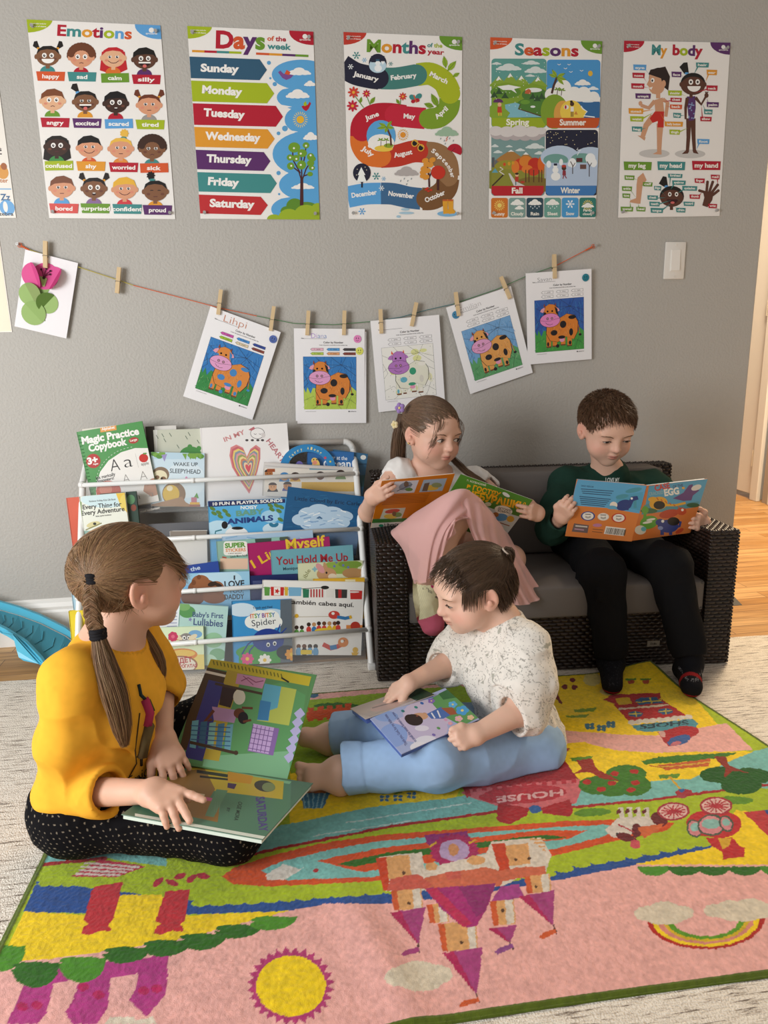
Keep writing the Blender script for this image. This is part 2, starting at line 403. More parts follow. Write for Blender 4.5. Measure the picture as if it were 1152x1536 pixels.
structure(MB().box((2.7, -1.2, 0.0), (2.8, 1.36, 2.5)).box((2.7, 2.34, 0.0), (2.8, 3.2, 2.5)).box((2.7, 1.36, 2.06), (2.8, 2.34, 2.5)).build('wall_hall', mat('hall_wall_paint', '#b4a698', 0.7, 0.2, bump=(110, .3, .0015))))
structure(MB().box((0.9, 3.1, 0.0), (2.9, 3.2, 2.5)).build('wall_hall_end', mat('hall_wall_paint', '#b4a698')))
structure(MB().box((1.3, 0.12, 2.42), (2.8, 3.2, 2.5)).build('ceiling', mat('ceiling_white', '#e8e4dc', 0.8)))
# baseboard: tall flat board with a stepped cap
_b = MB(); prof = [(0, 0), (-0.015, 0), (-0.015, 0.105), (-0.011, 0.112), (-0.013, 0.122), (-0.006, 0.134), (-0.006, 0.142), (0, 0.146)]
vs = [(x, y, z) for x in (-2.6, 1.575) for y, z in prof]; n_ = len(prof)
_b.mesh(vs, [(i, i+1, n_+i+1, n_+i) for i in range(n_-1)]+[tuple(range(n_))[::-1], tuple(range(n_, 2*n_))])
structure(_b.build('baseboard_back', WHITE_PAINT))
structure(MB().box((2.685, -1.2, 0.0), (2.7, 1.30, 0.095), bev=0.004).build('baseboard_hall', WHITE_PAINT))
# door in the hall wall, seen edge-on past the wall's end
d_ = MB().box((2.705, 1.465, 0.03), (2.742, 2.235, 2.04), bev=0.003).build('door_1', WHITE_PAINT); structure(d_)
d_['label'] = 'cream white hallway door beyond the end of the grey wall'
for k, z in enumerate((0.24, 1.08, 1.82)):
 h_ = MB().box((2.697, 1.452, z-0.045), (2.7045, 1.478, z+0.045), bev=0.001).tube([(2.693, 1.464, z-0.047), (2.693, 1.464, z+0.047)], 0.006).build('hinge', mat('painted_hinge', '#e6ddcb', 0.35, 0.5), d_)
t_ = MB().box((2.682, 1.385, 0.0), (2.706, 1.449, 2.10), bev=0.004).box((2.682, 2.25, 0), (2.706, 2.32, 2.10), bev=0.004).box((2.682, 1.385, 2.05), (2.706, 2.32, 2.11), bev=0.004).box((2.70, 1.43, 0), (2.80, 1.462, 2.05)).build('trim_1', WHITE_PAINT); structure(t_)
# large flecked area carpet under everything, its back edge just in front of the wall
def carpet():
 root_pts = [(-2.5, -0.20), (2.55, -0.42), (2.55, -2.88), (-2.5, -2.88)]
 bm = bmesh.new(); vs = [bm.verts.new((x, y, z)) for z in (0.0004, 0.003) for x, y in root_pts]
 bm.faces.new(vs[:4]); bm.faces.new(vs[4:][::-1])
 for i in range(4): bm.faces.new((vs[i], vs[(i+1) % 4], vs[4+(i+1) % 4], vs[4+i]))
 bmesh.ops.recalc_face_normals(bm, faces=bm.faces[:])
 me = bpy.data.meshes.new('carpet'); bm.to_mesh(me); bm.free()
 return tag(link('carpet', me, carpet_material()), 'large beige carpet with dark grey streaks lying under the colourful rug and sofa', 'carpet')
carpet()
CZ = 0.003
# light switch
sw = empty('light_switch', 'white rocker light switch on the grey wall under the My body poster', 'light switch', (1.284, 0, 1.152))
MB().box((-0.035, -0.0065, -0.057), (0.035, 0, 0.057), bev=0.003).build('switch_plate', mat('switch_white', '#e9e4dc', 0.3, 0.5), sw, autosmooth=40)
rk = MB().box((-0.0165, -0.0085, -0.0335), (0.0165, -0.006, 0.0335), bev=0.001)
rk.mesh([(-.0145, -.0085, -.031), (.0145, -.0085, -.031), (.0145, -.0085, .031), (-.0145, -.0085, .031), (-.0145, -.0125, -.031), (.0145, -.0125, -.031), (.0145, -.009, .031), (-.0145, -.009, .031)], [(4, 5, 6, 7), (0, 1, 5, 4), (1, 2, 6, 5), (2, 3, 7, 6), (3, 0, 4, 7)])
rk.build('rocker', mat('rocker_white', '#f1ece4', 0.25, 0.5), sw)
for z in (-0.0485, 0.0485):
 MB().tube([(0, -0.0085, z), (0, -0.006, z)], 0.003, n=14).build('screw', mat('switch_white'), sw)
# small dark wedge on the boards behind the sofa arm
p = atZ(1101, 903)
ds = MB(); ds.mesh([(-.02, -.035, 0), (.02, -.035, 0), (.02, .03, 0), (-.02, .03, 0), (-.02, .03, .02), (.02, .03, .02)], [(0, 3, 2, 1), (0, 1, 5, 4), (2, 3, 4, 5), (1, 2, 5), (0, 4, 3)])
tag(ds.build('door_wedge', mat('grey_rubber', '#4b4741', 0.6), loc=(p[0]-.012, p[1], 0.0005)), 'small dark grey wedge on the wood floor behind the sofa arm', 'door wedge')
# ================================================================== posters
PAPER = mat('printed_poster', attr=True, rough=0.38, spec=0.45)
PW, PH = 0.344, 0.4944
C = dict(teal='#3f8a88', red='#b4172f', lime='#a5b71c', green='#6a962b', orange='#d4572a', purple='#5a2a66', blue='#5c9fd6', navy='#2f5873', gold='#e0982c', white='#efebe6', dk='#231a1c')
PINS = []
def poster(label, corners, crop, name_hint):
 pts = [atY(*c) for c in corners]; ctr = sum(pts)/4; ctr[1] = -0.0022
 ang = math.atan2((pts[1]-pts[0]+pts[2]-pts[3])[2], (pts[1]-pts[0]+pts[2]-pts[3])[0])
 xa = V(math.cos(ang), 0, math.sin(ang)); ya = V(-math.sin(ang), 0, math.cos(ang))
 x0, y0, s = crop; src = [((x-x0)*s, (y-y0)*s) for x, y in corners]
 mb = MB(); mb.box((-PW/2, -PH/2, -0.0006), (PW/2, PH/2, 0), '#f0ece7')
 A = Art(src, PW, PH, mb)
 M = frame(ctr, xa, ya, (0, -1, 0))
 def done():
  o = tag(A.mb.build('poster', PAPER, mw=M), label, 'poster', 'classroom posters')
  for dx, dy, w in ((-1, 1, 'upper left'), (1, 1, 'upper right'), (-1, -1, 'lower left'), (1, -1, 'lower right')):
   q = M @ Vector((dx*(PW/2-0.013), dy*(PH/2-0.016), 0)); PINS.append((q, f'clear push pin at the {w} corner of the {name_hint} poster'))
  return o
 return A, done
def corner_logos(A, TL, TR, c0, c1, rx, ry):
 A.ell(TL[0], TL[1], rx, ry, c0, 0, 360, n=30); A.ell(TR[0]+4, TR[1], rx, ry*1.05, c1, 0, 360, n=30)
 for k in (0, 1): A.text(('our education works for', 'the best of classes')[k], (TL[0]+rx*.12, TL[1]+ry*(.36+.2*k)), (TL[0]+rx*.75, TL[1]+ry*(.40+.2*k)), ry*.1, C['white'])
 A.ell(TR[0]-rx*.33, TR[1]+ry*.38, rx*.1, None, C['white']); A.text('sproutbrite', (TR[0]-rx*.55, TR[1]+ry*.68), (TR[0]-rx*.1, TR[1]+ry*.7), ry*.14, C['white'])
RAIN = [C['orange'], C['teal'], C['gold'], C['red'], C['purple'], C['lime'], C['blue'], C['orange']]
# ---- emotions
A, done = poster('wall poster of sixteen cartoon children with word banners titled Emotions', [(39.3, 30), (241.3, 38.8), (262.5, 328.8), (75, 327)], (0, 0, 4), 'Emotions')
corner_logos(A, (160, 118), (962, 153), C['lime'], C['blue'], 155, 82)
A.text('Emotions', (342, 217), (792, 238), 68, [C['red'], C['teal'], C['gold'], '#b4172f', C['purple'], C['lime'], C['blue'], C['orange']], 0.03)
SK = dict(d='#5b3a2a', m='#80563a', l='#d99a77', p='#e2b08a', k='#3e261c')
def kid(cx, cy, skin, hair, shirt, style, expr):
 sk = SK[skin]; hl = hair
 if style == 'long': A.poly([(cx-70, cy-35), (cx-82, cy+78), (cx-30, cy+95), (cx+35, cy+95), (cx+84, cy+72), (cx+68, cy-35)], hl)
 if style == 'pig':
  for s in (-1, 1):
   A.poly([(cx+s*50, cy-48), (cx+s*66, cy-92), (cx+s*84, cy-88), (cx+s*92, cy-60), (cx+s*70, cy-46)], hl)
   A.ell(cx+s*58, cy-46, 10, 7, C['gold'])
 if style == 'pony': A.poly([(cx-45, cy-50), (cx-88, cy-78), (cx-78, cy-105), (cx-52, cy-108), (cx-38, cy-58)], hl); A.ell(cx-46, cy-52, 14, 9, C['blue'])
 if style == 'bun': A.star(cx+20, cy-88, 9, 22, 28, hl); A.ell(cx+16, cy-60, 18, 10, C['teal'])
 if style == 'puff': A.star(cx-28, cy-92, 9, 20, 27, hl); A.ell(cx-20, cy-66, 18, 8, C['teal'])
 A.ell(cx-2, cy+96, 46, 38, shirt, 180, 360); A.rect(cx-13, cy+50, cx+11, cy+75, sk)
 if style == 'curly':
  for k in range(15):
   t = math.radians(175+k*190/14); A.ell(cx+68*math.cos(t), cy-12+60*math.sin(t), 21, 19, hl)
 A.ell(cx-72, cy+4, 10, 15, sk); A.ell(cx+70, cy+4, 10, 15, sk); A.ell(cx, cy, 71, 60, sk)
 if style == 'curly':
  for k in range(9):
   t = math.radians(190+k*160/8); A.ell(cx+62*math.cos(t), cy-8+50*math.sin(t), 19, 17, hl)
 elif style == 'short': A.poly([(cx-72, cy-8), (cx-68, cy-40), (cx-35, cy-66), (cx+10, cy-72), (cx+55, cy-52), (cx+72, cy-8), (cx+52, cy-26), (cx+10, cy-30), (cx-45, cy-24)], hl)
 else: A.poly([(cx-70, cy-12), (cx-60, cy-42), (cx-30, cy-60), (cx+20, cy-62), (cx+58, cy-44), (cx+70, cy-10), (cx+40, cy-36), (cx-5, cy-42), (cx-45, cy-34)], hl)
 big = expr in ('happy', 'silly', 'wow', 'scared', 'sad', 'angry', 'conf')
 for s in (-1, 1):
  if expr == 'proud': A.ell(cx+s*22, cy-2, 11, 5, C['dk'], 180, 360); continue
  A.ell(cx+s*22, cy-4, 14 if big else 11, 15 if big else 10, '#f4f0ea'); A.ell(cx+s*22, cy-3, 7, 8, C['dk']); A.ell(cx+s*22+2, cy-6, 2.5, 2.5, '#fff')
  if not big: A.line([(cx+s*22-14, cy-12), (cx+s*22+14, cy-13)], 4, sk)
 for s in (-1, 1): A.ell(cx+s*42, cy+18, 11, 7, '#c9706055' if False else ('#d98b72' if skin in 'lp' else '#6b3f2f'))
 if expr in ('happy', 'silly', 'excited'):
  A.ell(cx, cy+18, 38, 26, '#2a1014' if expr != 'happy' else '#f6f2ec', 0, 180); A.rect(cx-36, cy+17, cx+36, cy+26, '#f6f2ec')
  if expr != 'happy': A.ell(cx, cy+42, 12, 10, '#d66a66')
 elif expr in ('sad', 'angry', 'sick'): A.line([(cx-12, cy+36), (cx, cy+31), (cx+12, cy+36)], 4, '#54262a')
 elif expr in ('wow', 'scared'): A.ell(cx, cy+34, 12, 9, '#2a1014'); A.rect(cx-8, cy+27, cx+8, cy+32, '#f6f2ec')
 elif expr in ('calm', 'shy', 'conf2'): A.line([(cx-32, cy+20), (cx-16, cy+32), (cx, cy+35), (cx+16, cy+32), (cx+32, cy+20)], 4, '#54262a')
 else: A.line([(cx-12, cy+33), (cx+12, cy+33)], 4, '#54262a')
rows = [[(288, 342, 'm', '#1c1512', C['teal'], 'pig', 'happy', 'happy', C['orange'], 305, 464), (489, 350, 'l', '#6b3b22', C['red'], 'curly', 'sad', 'sad', C['teal'], 493, 467), (682, 350, 'p', '#c11f2a', '#d8702a', 'long', 'calm', 'calm', C['green'], 690, 474), (870, 360, 'd', '#171210', C['purple'], 'short', 'silly', 'silly', C['red'], 880, 483)],
  [(318, 610, 'p', '#7b4526', C['green'], 'short', 'angry', 'angry', C['red'], 333, 742), (514, 615, 'm', '#1c1512', C['gold'], 'pony', 'excited', 'excited', C['purple'], 524, 746), (697, 625, 'k', '#14100f', C['red'], 'short', 'scared', 'scared', C['blue'], 713, 749), (897, 635, 'l', '#6b3420', '#9a9691', 'pig', 'x', 'tired', C['lime'], 902, 754)],
  [(345, 882, 'k', '#1c1512', '#3f8a46', 'long', 'conf', 'confused', C['lime'], 356, 999), (538, 890, 'l', '#14100f', C['orange'], 'short', 'shy', 'shy', C['gold'], 548, 1002), (727, 895, 'l', '#e8b84a', '#e08a3a', 'bun', 'x', 'worried', C['red'], 743, 1009), (914, 900, 'm', '#3c2419', C['teal'], 'curly', 'sick', 'sick', C['orange'], 924, 1013)],
  [(376, 1130, 'l', '#7b4a32', C['blue'], 'short', 'x', 'bored', '#d7504a', 388, 1252), (567, 1132, 'm', '#1c1512', '#8a6a98', 'pig', 'wow', 'surprised', C['green'], 574, 1252), (750, 1138, 'l', '#e6b23c', '#cf3a44', 'short', 'calm', 'confident', C['teal'], 764, 1256), (933, 1150, 'm', '#14100f', C['gold'], 'puff', 'proud', 'proud', C['purple'], 944, 1262)]]
for r in rows:
 for cx, cy, sk, hr, sh, st, ex, word, bc, bx, by in r:
  kid(cx, cy, sk, hr, sh, st, ex)
  A.poly([(bx-88, by-30), (bx+87, by-27), (bx+82, by+29), (bx-78, by+27)] if len(word) % 2 else [(bx-84, by-27), (bx+84, by-30), (bx+87, by+26), (bx-80, by+29)], bc)
  w = len(word)*9.4+4; A.text(word, (bx-w, by+11), (bx+w, by+13), 25, '#f4f0ea', 0.03)
done()
# ---- days of the week
A, done = poster('wall poster of seven coloured arrow banners titled Days of the week', [(280.7, 40), (470.1, 47.5), (479.4, 330.3), (300.7, 327.7)], (270, 20, 4.657), 'Days of the week')
corner_logos(A, (52, 92), (930, 128), C['lime'], C['red'], 172, 90)
A.text('Days', (248, 243), (592, 252), 122, [C['red'], C['orange'], C['purple'], C['green']], 0.04)
A.text('of the', (608, 192), (740, 198), 34, [C['orange'], C['orange'], C['red'], C['red'], C['red']], 0.03); A.text('week', (608, 250), (776, 258), 44, C['teal'], 0.03)
for x0, x1, y0, y1, cs in ((84, 428, 268, 279, (C['gold'], C['red'], C['teal'], C['lime'])), (530, 898, 284, 299, (C['orange'], C['gold'], C['purple'], C['green']))):
 for k in range(4): A.line([(x0+(x1-x0)*k/4, y0+(y1-y0)*k/4), (x0+(x1-x0)*(k+1)/4, y0+(y1-y0)*(k+1)/4)], 16, cs[k])
SKY = '#5aa4d8'
for cx, cy, rx, ry in ((850, 430, 210, 105), (860, 590, 185, 90), (870, 745, 140, 100), (900, 985, 255, 160), (890, 1200, 200, 110), (830, 1370, 195, 95)): A.ell(cx, cy, rx, ry, SKY, n=36)
A.rect(800, 400, 985, 1400, SKY)
for x, y in ((735, 525), (758, 655), (800, 830), (715, 1115), (745, 1285)): A.poly([(x-95, y-22), (x+25, y), (x-95, y+22)], '#f0ece7')
for cx, cy, r in ((620, 348, 14), (630, 456, 8), (661, 497, 15), (732, 807, 20), (687, 841, 13), (687, 1118, 15), (691, 1265, 8)): A.ell(cx, cy, r, r, '#5a9fcf')
for x0, y0, x1, y1 in ((748, 380, 916, 430), (866, 472, 950, 508), (738, 532, 905, 592), (860, 832, 965, 884), (776, 1188, 938, 1228)): A.cloud(x0, y0, x1, y1, '#f3efea')
def bird(x, y, c, wing, sx=1):
 A.poly([(x-58*sx, y-18), (x-42*sx, y-30), (x-20*sx, y-8), (x+20*sx, y-5), (x+52*sx, y+2), (x+30*sx, y+24), (x, y+36), (x-28*sx, y+22)], c); A.poly([(x-12*sx, y-6), (x+2*sx, y-36), (x+30*sx, y-18), (x+20*sx, y+2)], wing)
bird(742, 432, '#7a4a8f', C['orange']); bird(880, 650, C['red'], C['lime'], -.62)
for k in range(20): t = k*PI/10; A.line([(840+34*math.cos(t), 745+36*math.sin(t)), (840+52*math.cos(t), 745+56*math.sin(t))], 5, '#e9cf7a')
A.ell(840, 745, 27, 27, '#eab42e')
A.ell(800, 1350, 60, 55, '#5d8a2a'); A.ell(740, 1385, 40, 35, '#5d8a2a'); A.ell(880, 1370, 90, 50, '#5d8a2a')
BR = '#4a2124'
A.poly([(836, 1345), (862, 1345), (860, 1150), (840, 1150)], BR)
for pts in ([(848, 1170), (830, 1110), (780, 1070)], [(850, 1170), (848, 1060), (845, 980)], [(852, 1170), (880, 1090), (920, 1030)], [(840, 1120), (790, 1030), (785, 960)], [(862, 1140), (905, 1125)], [(850, 1090), (870, 1010), (880, 930)]): A.line(pts, 9, BR)
for cx, cy, rx, ry in ((797, 940, 42, 36), (880, 925, 24, 22), (853, 980, 34, 28), (768, 1010, 24, 22), (810, 1015, 26, 24), (912, 1005, 26, 26), (848, 1062, 32, 32), (772, 1070, 26, 26), (912, 1050, 26, 22), (920, 1083, 22, 18), (908, 1126, 20, 16), (930, 1020, 18, 18)): A.ell(cx, cy, rx, ry, '#6f9c2b')
for cx, cy in ((795, 945), (880, 928), (843, 983), (768, 1010), (812, 1020), (843, 1062), (912, 995), (776, 1068), (925, 1083)): A.ell(cx, cy, 7, 7, '#f3f0e4')
for cx, cy, rx, ry in ((655, 1440, 50, 34), (760, 1430, 75, 62), (880, 1410, 85, 70), (960, 1390, 50, 62), (820, 1440, 160, 40)): A.ell(cx, cy, rx, ry, '#9bb22a')
rows = [('Sunday', C['navy'], 66, 307, 555, 470, 606, 398, 143, 412, 410, 418), ('Monday', C['lime'], 77, 474, 606, 632, 657, 563, 153, 562, 432, 578), ('Tuesday', C['red'], 89, 632, 668, 795, 718, 725, 163, 722, 450, 737), ('Wednesday', C['gold'], 99, 796, 610, 948, 660, 880, 175, 885, 560, 897), ('Thursday', C['purple'], 110, 955, 583, 1103, 630, 1035, 184, 1042, 498, 1052), ('Friday', C['teal'], 121, 1110, 630, 1258, 675, 1190, 194, 1200, 410, 1210), ('Saturday', '#bf2c30', 131, 1266, 562, 1410, 612, 1342, 206, 1352, 518, 1362)]
for w, c, xl, yt, xr, yb, xt, ym, tx0, ty0, tx1, ty1 in rows:
 A.poly([(xl, yt), (xr, yt+17), (xt, ym), (xr, yb), (xl+10, yb-13)], c)
 A.text(w, (tx0, ty0-3), (tx1, ty1), 54, '#f3efea', 0.045)
done()
# ---- months of the year
A, done = poster('wall poster of a winding coloured ribbon titled Months of the year', [(515, 48.2), (693.2, 55.9), (692, 329.5), (522.8, 328.9)], (500, 20, 4.652), 'Months of the year')
corner_logos(A, (70, 131), (897, 167), '#c0392b', C['green'], 162, 90)
A.text('Months', (232, 268), (645, 284), 88, [C['green'], C['gold'], C['red'], C['teal'], C['purple'], '#b4172f'], 0.035)
A.text('of the', (655, 237), (760, 242), 30, [C['teal'], C['teal'], C['lime'], C['lime'], C['lime']], 0.03); A.text('year', (655, 284), (772, 292), 36, '#b4172f', 0.03)
def ribbon(pts, w, c):
 # smooth centre line, drawn as a row of discs and bands
 P = []
 pts = [pts[0]]+pts+[pts[-1]]
 for i in range(1, len(pts)-2):
  p0, p1, p2, p3 = (np.array(p, float) for p in pts[i-1:i+3])
  for k in range(6):
   t = k/6; P.append(.5*((2*p1)+(-p0+p2)*t+(2*p0-5*p1+4*p2-p3)*t*t+(-p0+3*p1-3*p2+p3)*t**3))
 P.append(np.array(pts[-1], float)); L = [];R_ = []
 for i, p in enumerate(P):
  t = unit(P[min(i+1, len(P)-1)]-P[max(i-1, 0)]); n = np.array([-t[1], t[0]]); L.append(p+n*w/2); R_.append(p-n*w/2)
 A.poly([tuple(p) for p in L]+[tuple(p) for p in R_[::-1]], c)
def cap(x, y, w, c): A.ell(x, y, w/2, w/2, c)
RW = 158
ribbon([(620, 1296), (700, 1290), (780, 1230), (800, 1150)], RW, '#7a532f')
ribbon([(645, 975), (720, 985), (785, 1040), (800, 1140)], RW, '#97704a'); cap(800, 1140, RW-20, '#97704a')
ribbon([(330, 1258), (420, 1262), (520, 1285), (610, 1296)], RW-6, '#3d6890'); ribbon([(98, 1284), (220, 1262), (330, 1258)], RW-8, '#5aa2da'); cap(395, 1258, 132, '#3d6890'); ribbon([(395, 1258), (520, 1285), (610, 1296)], RW-8, '#3d6890'); cap(650, 1296, RW-12, '#7a532f'); ribbon([(650, 1296), (720, 1278), (790, 1210)], RW-12, '#7a532f')
ribbon([(195, 850), (200, 920), (250, 985), (350, 1000)], RW, '#dd7227'); cap(330, 1000, 142, '#dd7227')
ribbon([(330, 1003), (440, 995), (560, 965), (650, 970)], RW-4, '#bf3422'); cap(600, 963, 136, '#bf3422'); cap(330, 1000, 146, '#dd7227')
ribbon([(640, 968), (720, 985), (785, 1040), (806, 1110)], RW-14, '#97704a') ; cap(592, 963, 140, '#bf3422')
ribbon([(500, 720), (380, 705), (280, 715), (205, 775), (195, 860)], RW, '#b8162e'); cap(200, 822, 146, '#b8162e'); cap(330, 702, 100, '#b8162e')
ribbon([(430, 712), (520, 725), (640, 735)], RW-10, '#c4213a'); cap(432, 712, 150, '#c4213a')
ribbon([(670, 738), (740, 725), (800, 670), (812, 600)], RW-12, '#7d9e27'); cap(668, 738, 142, '#7d9e27')
ribbon([(585, 430), (680, 425), (770, 480), (812, 560)], RW, '#abb81f'); cap(812, 560, 146, '#abb81f')
ribbon([(330, 455), (440, 455), (580, 432)], RW-6, '#437f78'); cap(580, 432, 148, '#437f78')
ribbon([(60, 365), (150, 420), (250, 445), (320, 455)], RW, '#1f2036'); cap(312, 455, 150, '#1f2036')
for w, x0, y0, x1, y1 in (('January', 136, 436, 312, 478), ('February', 402, 468, 582, 448), ('March', 668, 435, 790, 495), ('April', 722, 742, 802, 672), ('May', 489, 733, 570, 738), ('June', 226, 750, 320, 715), ('July', 192, 950, 270, 1005), ('August', 424, 1008, 552, 982), ('November', 382, 1272, 560, 1294), ('December', 127, 1288, 303, 1264), ('October', 645, 1322, 782, 1262)):
 A.text(w, (x0, y0), (x1, y1), 34, '#f3efea', 0.035)
sp = [(680, 958), (705, 975), (730, 998), (752, 1018), (772, 1040), (790, 1062), (803, 1086), (812, 1108), (818, 1128)]
for ch, p, q in zip('September', sp, sp[1:]+[(824, 1146)]): A.text(ch, (p[0], p[1]+8), (p[0]+(q[0]-p[0])*.85, p[1]+8+(q[1]-p[1])*.85), 30, '#f3efea', 0.03)
def flake(x, y, r, c):
 for k in range(6):
  t = k*PI/3; A.line([(x, y), (x+r*math.cos(t), y+r*math.sin(t))], r*.16, c); A.ell(x+r*.7*math.cos(t), y+r*.7*math.sin(t), r*.2, r*.2, c)
for x, y, r, c in ((160, 295, 28, '#3f8a88'), (216, 328, 18, '#7fb4d8'), (120, 374, 20, '#e8ecec'), (400, 354, 16, '#5c9090'), (298, 1138, 28, '#3f8a88'), (350, 1156, 16, '#7fb4d8'), (335, 1222, 20, '#e8ecec'), (198, 1384, 26, '#5aa2da')): flake(x, y, r, c)
A.ell(309, 348, 62, 64, '#1f2036'); A.ell(309, 368, 60, 50, '#bcd6e4'); A.rect(262, 300, 356, 344, '#1f2036'); A.ell(312, 385, 26, 24, '#f0f3f4'); A.ell(310, 350, 18, 16, '#f0f3f4'); A.rect(296, 322, 322, 336, '#2f5873'); A.star(345, 345, 3, 8, 16, '#f0f3f4', PI/2)
def leaf(x, y, x2, y2, w, c):
 t = unit(V(x2-x, y2-y)); n = V(-t[1], t[0]); L = math.hypot(x2-x, y2-y); P0 = V(x, y)
 A.poly([tuple(P0+t*L*k+n*w*s) for k, s in ((0, 0), (.3, .8), (.55, .9), (.8, .5), (1, 0), (.8, -.5), (.55, -.9), (.3, -.8))], c); A.line([(x, y), (x2, y2)], 3, '#4f7a22')
for a in ((785, 385, 770, 300, 20), (795, 405, 856, 335, 22), (832, 445, 880, 418, 15), (730, 655, 682, 562, 24), (700, 655, 632, 632, 20)): leaf(*a, '#8fae2c' if a[0] > 750 else '#7d9e27')
def flower(x, y, r, c, ctr='#e7b23c'):
 for k in range(8): t = k*PI/4; A.ell(x+r*.6*math.cos(t), y+r*.6*math.sin(t), r*.42, r*.2, c, rot=45*k)
 A.ell(x, y, r*.25, r*.25, ctr)
for pts in ([(150, 580), (210, 660)], [(232, 580), (255, 640)], [(470, 600), (465, 640)]): A.line(pts, 5, '#5d8a2a')
for a in ((185, 630, 195, 585, 12), (255, 635, 290, 585, 15), (460, 635, 438, 600, 12)): leaf(*a, '#7d9e27')
for x, y, r, c in ((140, 553, 40, '#d0402e'), (230, 562, 28, '#c4213a'), (133, 648, 40, '#c4213a'), (484, 582, 28, '#d0402e')): flower(x, y, r, c)
for s in (-1, 1): A.ell(573+s*22, 585-s*4, 24, 18, '#3f8a88', rot=-35*s); A.ell(571+s*15, 612-s*4, 15, 13, C['red'], rot=20*s)
A.line([(560, 572), (580, 625)], 8, C['orange'])
A.ell(332, 857, 102, 110, '#5aa4d8'); A.ell(332, 905, 92, 60, '#f2efe9'); A.cloud(240, 850, 420, 940, '#f2efe9'); A.ell(350, 945, 65, 22, '#e8c64a'); A.ell(385, 925, 34, 16, '#8ca22c')
A.line([(402, 925), (398, 860), (372, 800)], 13, '#5c3a2c')
for dx, dy in ((-70, 10), (-55, -28), (50, 8), (35, -42), (-10, 40)): leaf(372, 795, 372+dx, 795+dy, 13, '#8fae2c')
for x in (330, 368): A.line([(x, 930), (x+2, 885)], 4, '#5c3a2c'); [leaf(x, 884, x+dx, 884+dy, 5, '#8fae2c') for dx, dy in ((-24, 6), (-16, -12), (22, 6), (14, -12))]
for k in range(16): t = k*PI/8; A.line([(484+26*math.cos(t), 850+28*math.sin(t)), (484+38*math.cos(t), 850+40*math.sin(t))], 5, '#e2a63a')
A.ell(484, 850, 19, 20, '#e2932e')
for x, y in ((567, 908), (610, 940)): A.ell(x, y, 24, 26, '#e0a83c', rot=25); A.ell(x, y, 17, 19, '#1d1a1c', rot=25)
A.line([(560, 885), (632, 938)], 6, '#e0a83c')
A.cloud(708, 792, 872, 855, '#9dbb9f'); A.cloud(424, 1070, 592, 1132, '#b3aca9')
for x, y in ((750, 870), (775, 885), (812, 868), (838, 885), (782, 905), (470, 1165), (495, 1150), (520, 1165), (545, 1150), (512, 1188)): A.line([(x, y), (x-5, y+12)], 5, '#8a9aa0')
A.line([(798, 862), (785, 880), (795, 880), (782, 895)], 4, C['orange'])
A.ell(845, 960, 52, 48, C['red'], 190, 400); A.line([(850, 940), (822, 968)], 4, '#6b2530')
A.ell(197, 1115, 62, 66, '#1f2036'); A.poly([(193, 1075), (222, 1130), (212, 1130), (230, 1178), (162, 1178), (178, 1130), (168, 1130)], '#f0f3f0'); A.rect(192, 1178, 203, 1218, '#1f2036')
for x, y in ((165, 1090), (230, 1095), (220, 1075), (160, 1130)): A.ell(x, y, 3, 3, '#f0e8c8')
for x0, x1, y in ((470, 530, 1370), (455, 562, 1395), (438, 468, 1420)): A.ell((x0+x1)/2, y, (x1-x0)/2, 9, '#a9c9da')
A.line([(668, 1215), (665, 1130), (650, 1060)], 12, '#4a2124'); A.line([(667, 1150), (695, 1080)], 8, '#4a2124')
for x, y in ((650, 1055), (690, 1025), (630, 1085), (625, 1110), (655, 1100), (640, 1030), (625, 1135), (675, 1060), (645, 1145)): A.ell(x, y, 24, 18, '#dd9433', rot=-20)
A.rect(722, 1150, 736, 1236, '#4a2124'); A.ell(730, 1112, 50, 48, '#c63320')
for x, y in ((645, 1232), (662, 1242), (680, 1235), (655, 1222)): A.ell(x, y, 10, 7, '#c63320')
A.ell(795, 1400, 72, 20, '#7fb4d8')
for x in (780, 818): A.poly([(x-20, 1305), (x+18, 1298), (x+16, 1365), (x+34, 1385), (x+26, 1398), (x-14, 1402)], '#e0a02e'); A.rect(x-20, 1300, x+16, 1312, '#c05a2a')
done()
# ---- seasons
A, done = poster('wall poster of four season landscapes in a grid titled Seasons', [(734.6, 56.5), (902.3, 61.7), (893.3, 329), (733.3, 328.5)], (710, 30, 4.8), 'Seasons')
corner_logos(A, (120, 127), (922, 152), C['orange'], C['green'], 158, 88)
A.text('Seasons', (294, 252), (752, 260), 84, [C['teal'], C['orange'], C['red'], C['lime'], C['purple'], C['gold'], '#b4172f'], 0.035)
A.rrect(128, 280, 522, 776, 24, '#5f9d94'); A.rrect(524, 286, 910, 778, 24, '#4a96cf'); A.rrect(128, 788, 512, 1266, 24, '#7a9a98'); A.rrect(518, 791, 895, 1266, 24, '#1f2036')
